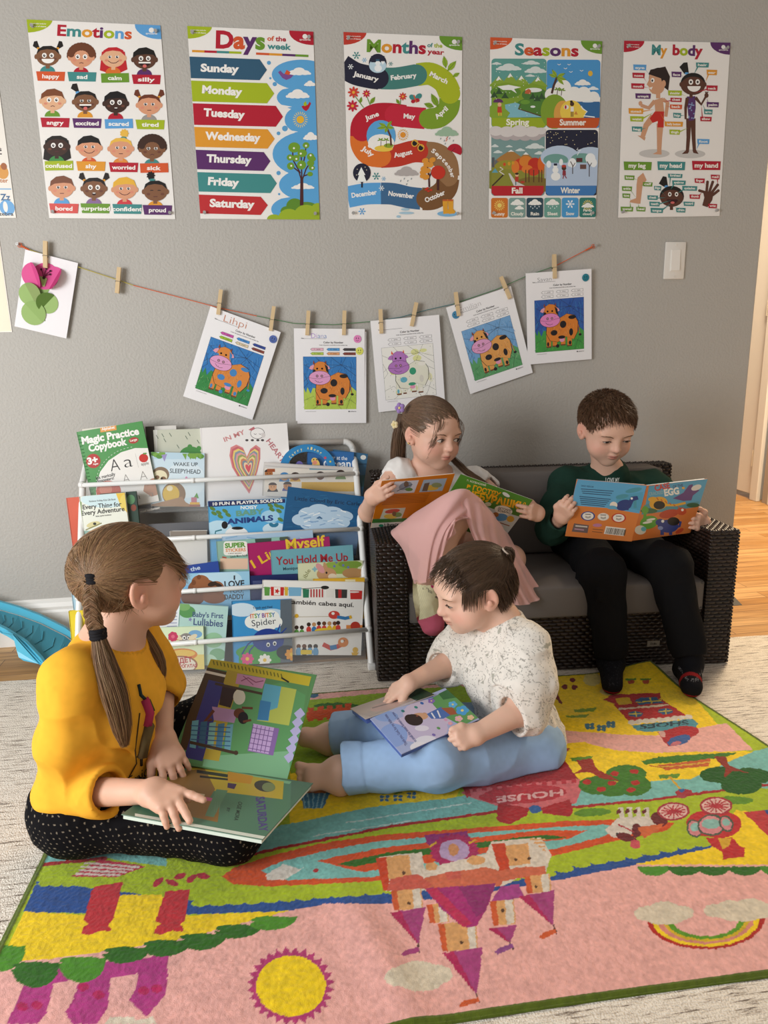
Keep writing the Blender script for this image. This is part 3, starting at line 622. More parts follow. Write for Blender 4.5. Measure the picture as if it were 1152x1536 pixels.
# spring
for a in ((128, 305, 200, 322), (160, 315, 342, 362), (350, 292, 474, 320), (364, 335, 521, 380), (370, 392, 440, 408)): A.cloud(*a, '#d6dedb')
for x, h in ((180, 405), (262, 383), (342, 400), (460, 410)): A.poly([(x-75, 480), (x, h), (x+75, 480)], '#8aa83a'); A.poly([(x-20, h+32), (x, h), (x+20, h+32), (x+6, h+24), (x-8, h+34)], '#eef0ec')
A.poly([(130, 470), (230, 450), (330, 470), (420, 455), (520, 480), (518, 705), (130, 705)], '#7f9f2e')
A.ell(230, 520, 110, 45, '#5d8a2f'); A.ell(440, 540, 95, 50, '#4a7a35'); A.ell(420, 640, 130, 80, '#4f7f33'); A.ell(180, 660, 80, 60, '#86a632')
A.poly([(170, 480), (250, 468), (340, 485), (290, 498), (310, 530), (270, 505), (210, 505)], '#eef0ec'); A.ell(430, 505, 60, 16, '#e6eae6')
A.poly([(225, 610), (300, 596), (335, 608), (320, 640), (400, 665), (500, 700), (240, 703), (262, 670), (228, 640)], '#7fb9c6'); A.line([(335, 608), (320, 640), (400, 665), (500, 698)], 8, '#5a4028')
for x, y in ((148, 545), (182, 520), (225, 550), (424, 555), (456, 570), (488, 555)): A.star(x, y, 3, 14, 32, '#33502f', -PI/2)
A.poly([(366, 530), (372, 508), (395, 495), (412, 510), (408, 535)], '#c0623a'); A.ell(425, 625, 18, 8, '#e6eae6'); A.ell(370, 592, 34, 16, '#6a9a35')
A.ell(176, 595, 36, 28, '#5e2d62', 180, 360); A.ell(186, 610, 14, 15, '#e2b08a'); A.poly([(172, 625), (200, 625), (204, 668), (170, 668)], '#c0452e'); A.rect(176, 668, 186, 690, '#d9b23a'); A.rect(192, 668, 202, 690, '#d9b23a')
for k in range(40): A.ell(140+random.random()*375, 290+random.random()*400, 2.6, 2.6, '#e8eeea')
A.poly([(130, 705), (520, 705), (518, 758), (500, 776), (150, 776), (130, 758)], '#99ad22'); A.text('Spring', (234, 756), (398, 756), 44, '#f0ece0', 0.035)
# summer
for x, y in ((612, 322), (684, 322), (658, 350), (774, 366), (697, 375)): A.line([(x-12, y-4), (x, y+3), (x+12, y-5)], 4, '#eef0ec')
A.ell(837, 385, 17, 20, '#e2b43a'); A.cloud(724, 428, 840, 468, '#f0efea'); A.cloud(818, 478, 898, 502, '#e6ecee')
for x, y, r in ((560, 540, 50), (640, 490, 60), (720, 540, 60), (790, 530, 50), (860, 560, 45), (600, 560, 60), (690, 580, 60), (770, 580, 60), (890, 575, 25)): A.ell(x, y, r, r, '#f0efea')
A.rect(640, 588, 905, 704, '#33689c'); A.ell(820, 590, 40, 4, '#d8e6ee'); A.poly([(850, 590), (860, 572), (862, 590)], '#e6e6e6')
A.ell(580, 660, 100, 125, '#7f9f2e'); A.rect(525, 600, 560, 704, '#7f9f2e'); A.ell(640, 680, 65, 100, '#d9a04a'); A.ell(700, 660, 80, 82, '#eccb4e'); A.poly([(700, 600), (780, 630), (812, 660), (790, 704), (640, 704)], '#eccb4e'); A.line([(770, 620), (785, 640), (815, 660), (790, 690), (870, 700)], 8, '#eef3f2')
A.line([(560, 530), (575, 470), (596, 415)], 16, '#4f342b')
for dx, dy in ((-58, -20), (-35, -55), (60, -28), (68, 20), (50, 55)): leaf(596, 412, 596+dx, 412+dy, 14, '#96ae2e')
for x, y in ((598, 540), (628, 545)): A.line([(x, y), (x+4, y-40)], 5, '#4f342b'); [leaf(x+4, y-40, x+4+dx, y-40+dy, 6, '#8aa83a') for dx, dy in ((-28, 4), (-16, -14), (28, 4), (18, -14))]
A.ell(665, 628, 18, 16, '#e6e6e2'); A.ell(660, 628, 7, 14, C['red']); A.ell(706, 605, 15, 16, '#4a2e22'); A.rect(696, 625, 718, 660, '#e9e6e2'); A.rect(698, 660, 704, 698, '#5b3a2a'); A.rect(709, 660, 715, 698, '#5b3a2a'); A.ell(701, 588, 10, 8, '#1c1512'); A.poly([(720, 680), (735, 655), (748, 682)], '#cf8a3a')
A.poly([(525, 705), (905, 705), (898, 758), (880, 778), (545, 778), (525, 758)], '#c4531f'); A.text('Summer', (617, 758), (808, 758), 44, '#f0ece0', 0.035)
# fall
for x, y, r in ((170, 820, 50), (230, 830, 50), (300, 825, 55), (370, 830, 52), (440, 825, 55), (490, 820, 30)): A.ell(x, y, r, r*.8, '#b7adad')
for x, y, r in ((160, 800, 50), (240, 805, 55), (330, 800, 60), (420, 805, 55), (485, 800, 35)): A.ell(x, y, r, r*.7, '#d8d2cf')
A.rrect(130, 788, 510, 822, 14, '#d8d2cf')
for a in ((128, 895, 180, 915), (230, 902, 280, 916), (300, 925, 370, 944), (372, 888, 508, 925), (142, 938, 208, 958), (436, 945, 508, 968)): A.cloud(*a, '#d6dedb')
A.poly([(130, 1030), (190, 985), (268, 935), (340, 985), (375, 955), (430, 1000), (508, 1040), (508, 1195), (130, 1195)], '#a9793d'); A.poly([(245, 952), (268, 935), (292, 950), (270, 948)], '#eef0ec'); A.poly([(355, 970), (375, 952), (397, 970)], '#eef0ec')
A.rect(132, 990, 150, 1070, '#555a60'); A.rect(152, 1010, 172, 1070, '#666a70'); A.rect(174, 1020, 190, 1060, '#555a60')
A.ell(240, 1060, 90, 50, '#98902f'); A.ell(200, 1150, 140, 80, '#7f8030'); A.poly([(130, 1060), (508, 1110), (508, 1195), (130, 1195)], '#8a8a34'); A.ell(430, 1190, 140, 60, '#7d6a2c')
A.line([(190, 1060), (212, 1075), (185, 1090), (220, 1115)], 8, '#ddd6cf'); A.poly([(250, 1105), (262, 1105), (300, 1160), (370, 1195), (290, 1195), (268, 1150)], '#d0ccca')
for x, y, rx, ry, c in ((330, 1040, 38, 42, '#c63a20'), (300, 1060, 28, 45, '#dd7a2e'), (375, 1020, 48, 40, '#d8802c'), (440, 1040, 50, 48, '#bf2f1e'), (485, 1040, 25, 55, '#d8651f'), (385, 1075, 40, 30, '#dd7a2e'), (430, 1095, 40, 28, '#c63a20'), (222, 1040, 10, 12, '#cf4a22'), (255, 1035, 10, 14, '#cf9a2a'), (283, 1030, 10, 12, '#cf9a2a')): A.ell(x, y, rx, ry, c)
for x in (375, 398, 432, 470, 490): A.line([(x, 1170), (x, 1080)], 7, '#5a3520')
A.line([(135, 1195), (215, 1115)], 10, '#3d2c22'); A.poly([(130, 1100), (155, 1068), (178, 1100)], '#5f9fb0')
A.ell(311, 1116, 13, 13, '#e2b08a'); A.ell(311, 1108, 13, 8, '#3c2419'); A.poly([(298, 1130), (324, 1130), (322, 1165), (298, 1165)], '#b5382a'); A.rect(300, 1165, 307, 1190, '#3f6a70'); A.ell(352, 1168, 16, 8, '#b5382a')
A.poly([(130, 1195), (505, 1195), (503, 1245), (485, 1266), (150, 1266), (130, 1245)], '#b81f2a'); A.text('Fall', (275, 1249), (352, 1249), 42, '#f0ece0', 0.035)
# winter
A.ell(620, 990, 140, 85, '#b9cbe0'); A.ell(840, 990, 120, 75, '#b9cbe0'); A.poly([(520, 940), (600, 908), (720, 955), (800, 930), (893, 940), (890, 1197), (520, 1197)], '#b9cbe0'); A.ell(590, 1010, 90, 45, '#6f9f96'); A.ell(780, 1000, 80, 40, '#6f9f96'); A.rect(521, 1030, 889, 1196, '#b4c6de')
for k in range(26): A.ell(530+random.random()*355, 800+random.random()*110, 3, 3, '#f0e2b0')
A.line([(745, 975), (755, 955), (770, 940), (740, 935), (750, 922)], 5, '#e8eef2'); A.rect(738, 995, 782, 1024, '#5a2a2c'); A.rect(765, 1042, 810, 1075, '#6a4a44')
for x, y, rx, ry in ((710, 1030, 28, 34), (840, 1000, 36, 40), (862, 1030, 26, 32), (540, 1040, 17, 26), (628, 1025, 14, 24), (690, 1040, 14, 18)): A.ell(x, y, rx, ry, '#eef1f2')
for x in (712, 832): A.line([(x, 1110 if x < 800 else 1130), (x, 1050), (x-16, 1020)], 6, '#4a3a38'); A.line([(x, 1060), (x+18, 1030)], 5, '#4a3a38')
A.ell(590, 1128, 34, 30, '#f0f2f0'); A.ell(588, 1082, 22, 22, '#f0f2f0'); A.ell(587, 1055, 15, 15, '#f0f2f0'); A.rect(576, 1034, 600, 1050, '#1f2036'); A.ell(649, 1068, 17, 17, '#4a2e22'); A.ell(649, 1054, 17, 10, '#b5382a'); A.poly([(640, 1085), (662, 1085), (664, 1120), (638, 1120)], '#8c2f3c'); A.line([(648, 1120), (642, 1145)], 7, '#8c2f3c'); A.line([(655, 1120), (668, 1142)], 7, '#8c2f3c')
A.poly([(518, 1195), (885, 1195), (880, 1245), (862, 1266), (536, 1266), (518, 1245)], '#3f7ab8'); A.text('Winter', (625, 1248), (766, 1248), 42, '#f0ece0', 0.035)
for k, (w, c) in enumerate((('Sunny', '#cf7428'), ('Cloudy', '#7f9e96'), ('Rain', '#2f4a58'), ('Sleet', '#6aa093'), ('Snow', '#4a9ad0'), ('', '#2f7a70'))):
 x = 127+k*127; A.rrect(x, 1282, x+119, 1424, 14, c); cx = x+60
 if k in (1, 2, 3): A.cloud(cx-48, 1292, cx+48, 1332, '#f0efe9')
 if k == 1: A.cloud(cx-18, 1338, cx+48, 1364, '#f0efe9')
 if k in (2, 3): [A.ell(cx-30+15*j, 1346+12*(j % 2), 3, 5, '#e8eef2') for j in range(5)]
 if k in (0, 5):
  for j in range(16): t = j*PI/8; A.line([(cx+22*math.cos(t), 1336+22*math.sin(t)), (cx+38*math.cos(t), 1336+38*math.sin(t))], 5, '#ecd06a')
  A.ell(cx, 1336, 17, 17, '#ecd06a')
 if k == 4: flake(cx, 1328, 32, '#eef3f6')
 if k == 5: A.cloud(cx-45, 1320, cx+45, 1352, '#f0efe9'); A.text('Partly', (cx-32, 1382), (cx+32, 1382), 18, '#f0ece0', 0.03); A.text('cloudy', (cx-36, 1408), (cx+36, 1408), 18, '#f0ece0', 0.03)
 if w: A.text(w, (cx-len(w)*7.5, 1408), (cx+len(w)*7.5, 1408), 24, '#f0ece0', 0.03)
done()
# ---- my body
A, done = poster('wall poster of a boy and a girl with body word tags titled My body', [(935.3, 61.6), (1095, 64.7), (1078.8, 323.9), (926.9, 326.5)], (910, 40, 3.839), 'My body')
corner_logos(A, (97, 83), (708, 95), C['red'], C['purple'], 118, 66)
A.text('My', (256, 162), (345, 166), 58, [C['teal'], C['gold']], 0.04); A.text('body', (376, 164), (550, 170), 60, [C['red'], C['lime'], C['purple'], '#b4172f'], 0.04)
A.ell(272, 732, 88, 25, '#c9c6c2'); A.ell(478, 734, 88, 25, '#c9c6c2')
S1, S2 = '#cf9b78', '#5b3526'
A.line([(205, 635), (225, 570), (268, 520)], [26, 32, 42], S1); A.poly([(175, 628), (200, 630), (222, 640), (216, 658)], S1); A.line([(300, 725), (302, 640), (305, 560)], [24, 30, 40], S1); A.poly([(262, 735), (300, 715), (314, 718), (314, 738)], S1)
A.poly([(272, 425), (320, 410), (330, 500), (278, 500)], S1); A.line([(320, 420), (348, 440), (338, 520)], [24, 22, 18], S1); A.line([(275, 430), (240, 470), (195, 455)], [24, 22, 20], S1); A.ell(192, 444, 11, 14, S1)
A.poly([(275, 490), (328, 490), (326, 582), (290, 582), (292, 545), (262, 556), (245, 530)], '#c42a1e')
A.ell(300, 300, 60, 62, '#2a1a14'); A.poly([(250, 250), (238, 275), (262, 300), (300, 330), (352, 370), (362, 290), (335, 232)], '#2a1a14'); A.poly([(245, 278), (310, 300), (318, 330), (305, 385), (260, 388), (242, 350), (228, 335), (240, 310)], S1); A.ell(285, 350, 45, 42, S1); A.ell(326, 330, 12, 20, S1); A.rect(282, 385, 306, 415, S1)
A.ell(262, 312, 11, 14, '#f2efe9'); A.ell(260, 313, 5, 7, C['dk']); A.poly([(240, 355), (262, 348), (255, 366)], '#f2efe9')
A.line([(462, 725), (468, 640), (470, 530)], [18, 22, 30], S2); A.line([(503, 720), (498, 640), (494, 530)], [18, 22, 30], S2); A.poly([(430, 735), (455, 712), (470, 712), (466, 732)], S2); A.poly([(527, 735), (512, 710), (492, 712), (496, 728)], S2)
A.poly([(458, 405), (508, 402), (510, 470), (500, 540), (470, 545), (465, 490)], '#57306a'); A.line([(462, 412), (452, 470), (452, 535)], [20, 16, 12], S2); A.line([(508, 410), (542, 450), (568, 405)], [20, 16, 12], S2); A.ell(572, 398, 12, 14, S2)
for k in range(3): A.line([(572, 392), (564+9*k, 376)], 5, S2)
for k in range(16): A.ell(470+random.random()*34, 440+random.random()*90, 4, 4, '#8aa2c8')
A.rect(474, 380, 492, 412, S2); A.poly([(445, 275), (416, 235), (440, 210), (462, 208), (470, 268)], '#1c1512'); A.ell(458, 272, 12, 7, C['blue']); A.ell(494, 332, 72, 64, '#1c1512'); A.ell(494, 342, 70, 52, S2); A.ell(426, 335, 10, 14, S2); A.ell(562, 335, 10, 14, S2)
for x in (482, 521): A.ell(x, 321, 13, 16, '#f2efe9'); A.ell(x, 321, 6, 7, C['dk'])
A.ell(500, 345, 38, 32, '#f4f1ec', 0, 180)
tags = [('eye', 150, 220, 226, 254, C['blue'], (245, 280)), ('nose', 145, 267, 217, 299, C['red'], (230, 325)), ('mouth', 138, 328, 215, 361, C['red'], (240, 356)), ('armpit', 162, 386, 252, 418, C['purple'], (272, 430)), ('stomach', 123, 471, 209, 505, C['gold'], (275, 478)), ('waist', 132, 517, 210, 549, C['lime'], (268, 495)), ('leg', 142, 576, 203, 607, C['teal'], (225, 585)),
  ('face', 370, 261, 428, 294, C['purple'], (440, 290)), ('shoulder', 350, 369, 431, 400, C['lime'], (460, 405)), ('chest', 364, 411, 430, 437, C['red'], (315, 435)), ('back', 361, 450, 432, 478, C['orange'], (335, 458)), ('hip', 380, 498, 426, 528, C['teal'], (448, 512)), ('belly button', 330, 548, 437, 578, C['gold'], (302, 495)), ('thigh', 358, 594, 420, 624, C['lime'], (465, 585)),
  ('hair', 511, 209, 586, 238, C['teal'], (500, 275)), ('ear', 572, 250, 633, 282, C['gold'], (566, 320)), ('neck', 571, 340, 636, 373, C['red'], (500, 385)), ('palm', 572, 436, 643, 467, C['purple'], (572, 410)), ('arm', 557, 478, 607, 508, C['teal'], (545, 440)), ('elbow', 535, 520, 602, 548, C['red'], (542, 455)), ('foot', 518, 648, 589, 678, C['blue'], (515, 708)),
  ('knee', 100, 857, 158, 885, C['green'], (180, 885)), ('calf', 206, 896, 262, 922, C['green'], (195, 915)), ('ankle', 85, 920, 144, 948, C['green'], (170, 990)), ('toe', 88, 961, 134, 988, C['green'], (140, 1003)), ('toenail', 78, 1037, 151, 1065, C['green'], (132, 1010)), ('heel', 168, 1038, 222, 1065, C['green'], (180, 1020)),
  ('forehead', 350, 848, 434, 873, C['teal'], (360, 920)), ('eyebrow', 374, 886, 453, 913, C['teal'], (365, 940)), ('eyelashes', 432, 918, 519, 946, C['teal'], (405, 960)), ('lip', 270, 918, 312, 944, C['teal'], (350, 990)), ('cheek', 232, 972, 293, 999, C['teal'], (340, 985)), ('teeth', 243, 1008, 304, 1036, C['teal'], (370, 1000)), ('tongue', 250, 1044, 323, 1074, C['teal'], (372, 1015)), ('nostril', 440, 1008, 503, 1034, C['teal'], (385, 985)), ('chin', 397, 1043, 452, 1071, C['teal'], (380, 1030)),
  ('finger', 503, 874, 562, 902, C['red'], (575, 920)), ('nail', 596, 853, 648, 881, C['red'], (636, 912)), ('thumb', 474, 967, 536, 993, C['red'], (545, 955)), ('wrist', 582, 1020, 633, 1047, C['red'], (570, 1030))]
A.poly([(176, 870), (208, 842), (228, 885), (205, 910), (196, 985), (192, 1020), (178, 1020), (130, 1012), (135, 1000), (168, 988), (170, 910)], S1)
A.poly([(340, 930), (298, 905), (322, 862), (342, 866), (350, 915)], '#1c1512'); A.ell(342, 922, 12, 8, C['blue']); A.ell(373, 978, 70, 60, '#1c1512'); A.ell(373, 988, 66, 48, S2); A.rect(362, 1030, 380, 1056, S2)
for x in (361, 400): A.ell(x, 966, 10, 13, '#f2efe9'); A.ell(x, 966, 5, 6, C['dk'])
A.ell(376, 995, 32, 26, '#3a1014', 0, 180); A.ell(377, 1014, 12, 7, '#d66a66')
A.poly([(548, 1030), (560, 985), (552, 950), (615, 950), (605, 1000), (578, 1040)], S2)
for x0, y0, x1, y1 in ((565, 955, 532, 945), (572, 960, 578, 895), (588, 955, 608, 895), (600, 960, 636, 912), (606, 972, 640, 945)): A.line([(x0, y0), (x1, y1)], 15, S2); A.ell(x1, y1, 8, 8, S2)
for w, x0, y0, x1, y1, c, tip in tags:
 A.poly([(min(max(tip[0], x0+10), x1-18), (y0+y1)/2), (min(max(tip[0], x0+10), x1-18)+8, (y0+y1)/2+6), tip], c)
 A.poly([(x0, y0), (x1, y0+2), (x1-3, y1), (x0+2, y1-2)], c); cx = (x0+x1)/2; hw = (x1-x0)*.36; A.text(w, (cx-hw, y1-9), (cx+hw, y1-8), 14, '#f0ece4', 0.03)
for w, x0, y0, x1, y1, c, a, b in (('my leg', 95, 778, 257, 828, C['green'], 123, 222), ('my head', 289, 777, 450, 828, C['teal'], 303, 430), ('my hand', 488, 774, 654, 827, C['red'], 503, 638)): A.poly([(x0, y0), (x1, y0+3), (x1-4, y1), (x0+4, y1-1)], c); A.text(w, (a, y1-15), (b, y1-14), 26, '#f2eee6', 0.035)
done()
# ---- sheets cut by the left edge of the picture
def left_sheet(label, x1t, z1t, x1b, z1b, W, fn, thick=0.0006):
 top = V(x1t, -0.002, z1t); bot = V(x1b, -0.002, z1b); ya = unit(top-bot); Hh = np.linalg.norm(top-bot); xa = V(ya[2], 0, -ya[0]); ctr = (top+bot)/2-xa*W/2
 mb = MB(); mb.box((-W/2, -Hh/2, -thick), (W/2, Hh/2, 0), '#efe9df'); A_ = Art([(0, 0), (W*1000, 0), (W*1000, Hh*1000), (0, Hh*1000)], W, Hh, mb); fn(A_, W*1000, Hh*1000)
 return tag(mb.build('poster', PAPER, mw=frame(ctr, xa, ya, (0, -1, 0))), label, 'poster', 'classroom posters')
e0 = atY(-14, 35); e1 = atY(24.5, 327)
def abc(A_, w, h):
 for k, (wd, c1) in enumerate((('nest', '#3a3230'), ('otter', '#c07a48'), ('Zz', '#4a6f94'))): pass
 A_.line([(w*.5, h*.66), (w-15, h*.66)], 3, '#4a4440'); A_.text('s', (w-24, h*.645), (w-14, h*.645), 12, '#4a4440'); A_.line([(w-16, h*.45), (w-8, h*.45)], 3, '#7a3a30')
 A_.ell(w-20, h*.755, 16, 18, '#d99a4a'); A_.ell(w-14, h*.725, 8, 9, '#a8643a'); A_.text('otter', (w-44, h*.81), (w-8, h*.81), 11, '#c07a48'); A_.line([(w*.5, h*.845), (w-3, h*.845)], 3, '#7fb0d8')
 A_.text('Zz', (w-34, h*.905), (w-8, h*.905), 17, '#4a6f94', .03); A_.ell(w-20, h*.945, 20, 20, '#6aa6d8'); A_.ell(w-24, h*.94, 6, 14, '#eeeae4'); A_.text('zebra', (w-44, h*.988), (w-6, h*.988), 10, '#4a4440')
left_sheet('white animal alphabet poster cut off by the left edge of the photo', e0[0], e0[2], e1[0], e1[2], 0.344, abc)
e0 = atY(-3, 343); e1 = atY(18.5, 498)
left_sheet('blank cream card hanging below the alphabet poster at the left edge', e0[0], e0[2], e1[0], e1[2], 0.30, lambda A_, w, h: A_.rect(2, 2, w-2, h-2, '#e9dcc0'), 0.003)
# push pins
PINM = mat('clear_pin', '#d9d6d2', 0.15, 0.6, trans=0.5)
_pin = MB(); _pin.tube([(0, 0, 0), (0, 0, 0.003), (0, 0, 0.0065), (0, 0, 0.008)], [0.0042, 0.0024, 0.0026, 0.0046], n=12); _pin.tube([(0, 0, .008), (0, 0, .0092)], .0046, n=12)
_first = None
for q, lab in PINS:
 if _first is None: o = _pin.build('push_pin', PINM, smooth=False); _first = o
 else: o = _first.copy(); COL.objects.link(o)
 o.matrix_world = frame((q[0], q[1]-.0004, q[2]), (1, 0, 0), (0, 0, 1), (0, -1, 0)); tag(o, lab, 'push pin', 'poster push pins')
# ================================================================== string of drawings
SHEET = mat('drawing_paper', attr=True, rough=0.75, spec=0.2)
pts_px = [(26, 366), (40, 373), (116, 400), (180, 421), (200, 428), (262, 444), (330, 462), (385, 474), (440, 485), (500, 487), (560, 482), (600, 476), (640, 465), (680, 456), (745, 434), (790, 414), (835, 398), (893, 368)]
P3 = [atY(x, y, -0.009) for x, y in pts_px]; P3[0][1] = -0.005; P3[-1][1] = -0.005
st = MB(); OR, YE, GR, TE = '#d9683f', '#b7a84a', '#5f8a63', '#4f7c80'
cols = [OR, YE, YE, YE, OR, OR, OR, GR, GR, GR, TE, TE, TE, GR, GR, GR, OR]
for i in range(len(P3)-1): st.tube([P3[i], P3[i+1]], 0.0012, cols[i], n=8)
for e, d in ((0, 1), (-1, -2)):
 t = unit(P3[d]-P3[e])
 for k in range(5): st.ball(P3[e]+t*(0.012+.005*k), (.0028, .0028, .0028), OR, 8)
 ring = [P3[e]+t*.006+.006*(math.cos(a)*t+math.sin(a)*V(-t[2], 0, t[0])) for a in np.linspace(0, 2*PI, 13)]
 st.tube(ring, 0.001, OR, n=6, caps=False)
STR = mat('twine', attr=True, rough=0.8, spec=0.1)
tag(st.build('string', STR), 'thin multicoloured string sagging along the wall below the posters', 'string')
for e, w in ((0, 'left'), (-1, 'right')):
 hk = MB(); hk.tube([P3[e]+V(0, .005, 0), P3[e]+V(0, -.006, 0)], .0022, n=10); hk.tube([P3[e]+V(0, -.006, 0), P3[e]+V(0, -.009, 0)], .0042, n=12)
 tag(hk.build('wall_hook', mat('clear_pin')), f'small clear hook holding the {w} end of the string', 'hook')
def hang(label, corners, W=.2159, Hh=.2794, y=-0.0125, lift=0.0, cat='drawing', thick=.0003, name='drawing_sheet', group='children\'s cow drawings on the string'):
 pts = [atY(*c, y) for c in corners]; ctr = sum(pts)/4; d = unit(pts[1]-pts[0]+pts[2]-pts[3]); ya = V(-d[2], 0, d[0])
 n = 9; mb = MB()
 # paper with a slight bow so its lower edge stands off the wall
 A_ = Art([(0, 0), (850, 0), (850, 1100), (0, 1100)], W, Hh, mb)
 mb.box((-W/2, -Hh/2, -thick), (W/2, Hh/2, 0), '#f1eff0')
 M = frame(ctr, d, ya, (0, -1, 0)) @ Matrix.Rotation(lift, 4, 'X')
 return A_, lambda: tag(mb.build(name, SHEET, mw=M), label, cat, group)
def cow_sheet(A, sky, grass, body, spot, muzzle, name, ncol, crayon, face=None, sparse=False, sticker=()):
 G = '#5a565a'
 A.line([(120, 118), (380, 118)], 3, G); A.text('Name', (85, 120), (118, 120), 14, G)
 if name: A.text(name[0], name[1], name[2], name[3], ncol, -0.012)
 A.text('Color by Number', (350, 172), (590, 172), 24, '#2a2729', .015); A.text('Color the picture according to the number key', (300, 198), (640, 198), 11, '#4a4649')
 for j in range(2):
  for i in range(3):
   x, y = 190+195*i, 226+50*j; c = crayon[j*3+i]
   A.poly([(x, y+17), (x+22, y), (x+160, y), (x+160, y+34), (x+22, y+34)], '#6a666a'); A.poly([(x+5, y+17), (x+24, y+3), (x+157, y+3), (x+157, y+31), (x+24, y+31)], c)
   A.text(('1 - pink', '2 - blue', '5 - dark brown', '3 - green', '4 - orange', '6 - light brown')[j*3+i][:9], (x+48, y+22), (x+125, y+22), 12, '#3a3638')
 x0, y0, x1, y1 = 105, 330, 745, 960
 A.rect(x0-2, y0-2, x1+2, y1+2, '#3d3a3e'); A.rect(x0, y0, x1, y1, sky[0])
 R = random.Random(len(name[0]) if name else 3)
 def scr(xa, ya, xb, yb, cs, n, w, L=70):
  for _ in range(n):
   x = R.uniform(xa, xb); y = R.uniform(ya, yb); dx = R.uniform(-30, 30); A.line([(x, y), (x+dx, min(y+R.uniform(L*.5, L), yb+6))], w, R.choice(cs))
 if not sparse: scr(x0+8, y0-4, x1-8, y1-260, sky, 150, 5)
 hill = [(x0, y1), (x0, 700), (130, 760), (150, 690), (185, 770), (215, 700), (330, 720), (560, 740), (640, 690), (660, 760), (690, 690), (x1, 740), (x1, y1)]
 if sparse:
  for _ in range(16):
   cx, cy = R.uniform(x0+60, x1-60), R.uniform(y0+50, y1-60); A.ell(cx, cy, R.uniform(25, 60), R.uniform(20, 50), R.choice(grass))
 else: A.poly(hill, grass[0]); scr(x0+5, 780, x1-5, y1-20, grass, 90, 5, 50)
 for pts in ([(105, 420), (300, 520), (420, 470), (560, 420), (745, 480)], [(250, 330), (330, 420), (560, 430)], [(620, 330), (520, 520), (745, 640)], [(105, 620), (180, 560), (300, 640)], [(430, 330), (745, 560)], [(105, 850), (220, 800), (300, 900), (210, 960)], [(540, 880), (640, 830), (745, 900)], [(700, 760), (620, 960)], [(105, 520), (160, 640), (105, 700)], [(400, 900), (470, 840), (560, 960)]): A.line(pts, 2.5, '#3d3a3e')
 OUT = '#2e2527'
 def blob(pts, c): A.poly([(sum(p[0] for p in pts)/len(pts)+(p[0]-sum(q[0] for q in pts)/len(pts))*1.03, sum(p[1] for p in pts)/len(pts)+(p[1]-sum(q[1] for q in pts)/len(pts))*1.02) for p in pts], OUT); A.poly(pts, c)
 b0 = body[0]
 A.line([(655, 600), (675, 680), (690, 770)], 11, OUT); A.line([(655, 600), (675, 680), (690, 770)], 7, b0); A.ell(695, 780, 20, 14, spot)
 for x, y in ((360, 900), (470, 890), (280, 905), (555, 905)):
  blob([(x-32, y-150), (x+30, y-150), (x+28, y+8), (x-30, y+8)], b0); A.rect(x-30, y-8, x+28, y+8, '#7a4a35')
 blob([(260, 640), (330, 620), (430, 560), (520, 515), (620, 540), (665, 620), (660, 740), (610, 830), (510, 790), (400, 850), (300, 830), (250, 740)], b0)
 A.ell(455, 830, 34, 24, '#e29ab8')
 if not sparse: scr(280, 600, 620, 760, body, 60, 5)
 for x, y, rx, ry in ((470, 640, 42, 44), (350, 735, 44, 34), (450, 795, 46, 20), (575, 740, 26, 44), (590, 560, 50, 24), (270, 870, 14, 26), (395, 900, 22, 22), (560, 870, 18, 24)): A.ell(x, y, rx, ry, spot if not sparse else R.choice(('#eeeae0', '#d8d4c8', '#69b0c4', '#e0573a', '#3f9a76', '#eeeae0', '#e9e6c8')))
 f = face or b0
 for s in (-1, 1): blob([(300+s*70, 420), (300+s*110, 440), (300+s*128, 470), (300+s*90, 485), (300+s*65, 455)], '#e2a0b0' if not sparse else f); A.poly([(300+s*52, 420), (300+s*75, 372), (300+s*82, 415)], '#8a4a35' if not sparse else '#e0573a')
 blob([(225, 470), (245, 410), (290, 385), (350, 392), (390, 430), (400, 520), (380, 560), (235, 560)], f)
 if not sparse: A.poly([(360, 415), (400, 450), (405, 520), (380, 500)], spot); A.ell(235, 505, 18, 26, spot)
 for x in (270, 330): A.ell(x, 470, 12, 12, '#1a1618')
 A.ell(300, 580, 134, 86, OUT); A.ell(300, 580, 130, 82, muzzle); A.line([(172, 578), (240, 588), (300, 590), (370, 570), (428, 560)], 3, OUT)
 for x in (268, 325): A.ell(x, 558, 16, 16, '#5c4650'); A.ell(x, 558, 10, 10, '#b98a98')
 A.line([(240, 605), (270, 630), (300, 636), (335, 625)], 4, OUT)
 for k in range(40): A.rect(*(lambda x, y: (x, y, x+5, y+8))(R.uniform(120, 735), R.uniform(345, 945)), '#5a5458')
 A.line([(120, 985), (250, 985)], 4, '#a5a0a2'); A.ell(655, 988, 8, 8, '#3a3638'); A.text('mathlearning', (668, 993), (745, 993), 12, '#6a666a')
 for x, y, c in sticker:
  A.ell(x, y, 46, 46, c); A.ell(x-14, y-8, 5, 9, '#2a2a30'); A.ell(x+14, y-8, 5, 9, '#2a2a30'); A.line([(x-20, y+12), (x, y+24), (x+20, y+12)], 4, '#2a2a30')
PNK = '#e0a0c8'
BL = ['#3f7fc0', '#2f6cb0', '#5a96d0', '#4585c4']; GRN = ['#3f8a4c', '#2f7a40', '#58a060', '#83b070']; ORG = ['#d98a45', '#cf7c38', '#e09a55']
A, dn = hang('cow drawing with blue sky hung tilted under the orange string, wooden pegs above', [(315, 459), (420, 498), (379, 630), (276, 595)], lift=.03)
cow_sheet(A, BL, GRN, ORG, '#4a86bf', PNK, ('Lihpi', (185, 112), (455, 104), 84), '#c98a70', ['#c95aa8', '#4a8fd0', '#3a4f98', '#9fc03a', '#d8c8a8', '#8a4a40'], sticker=((790, 108, '#5a6fae'),)); dn()
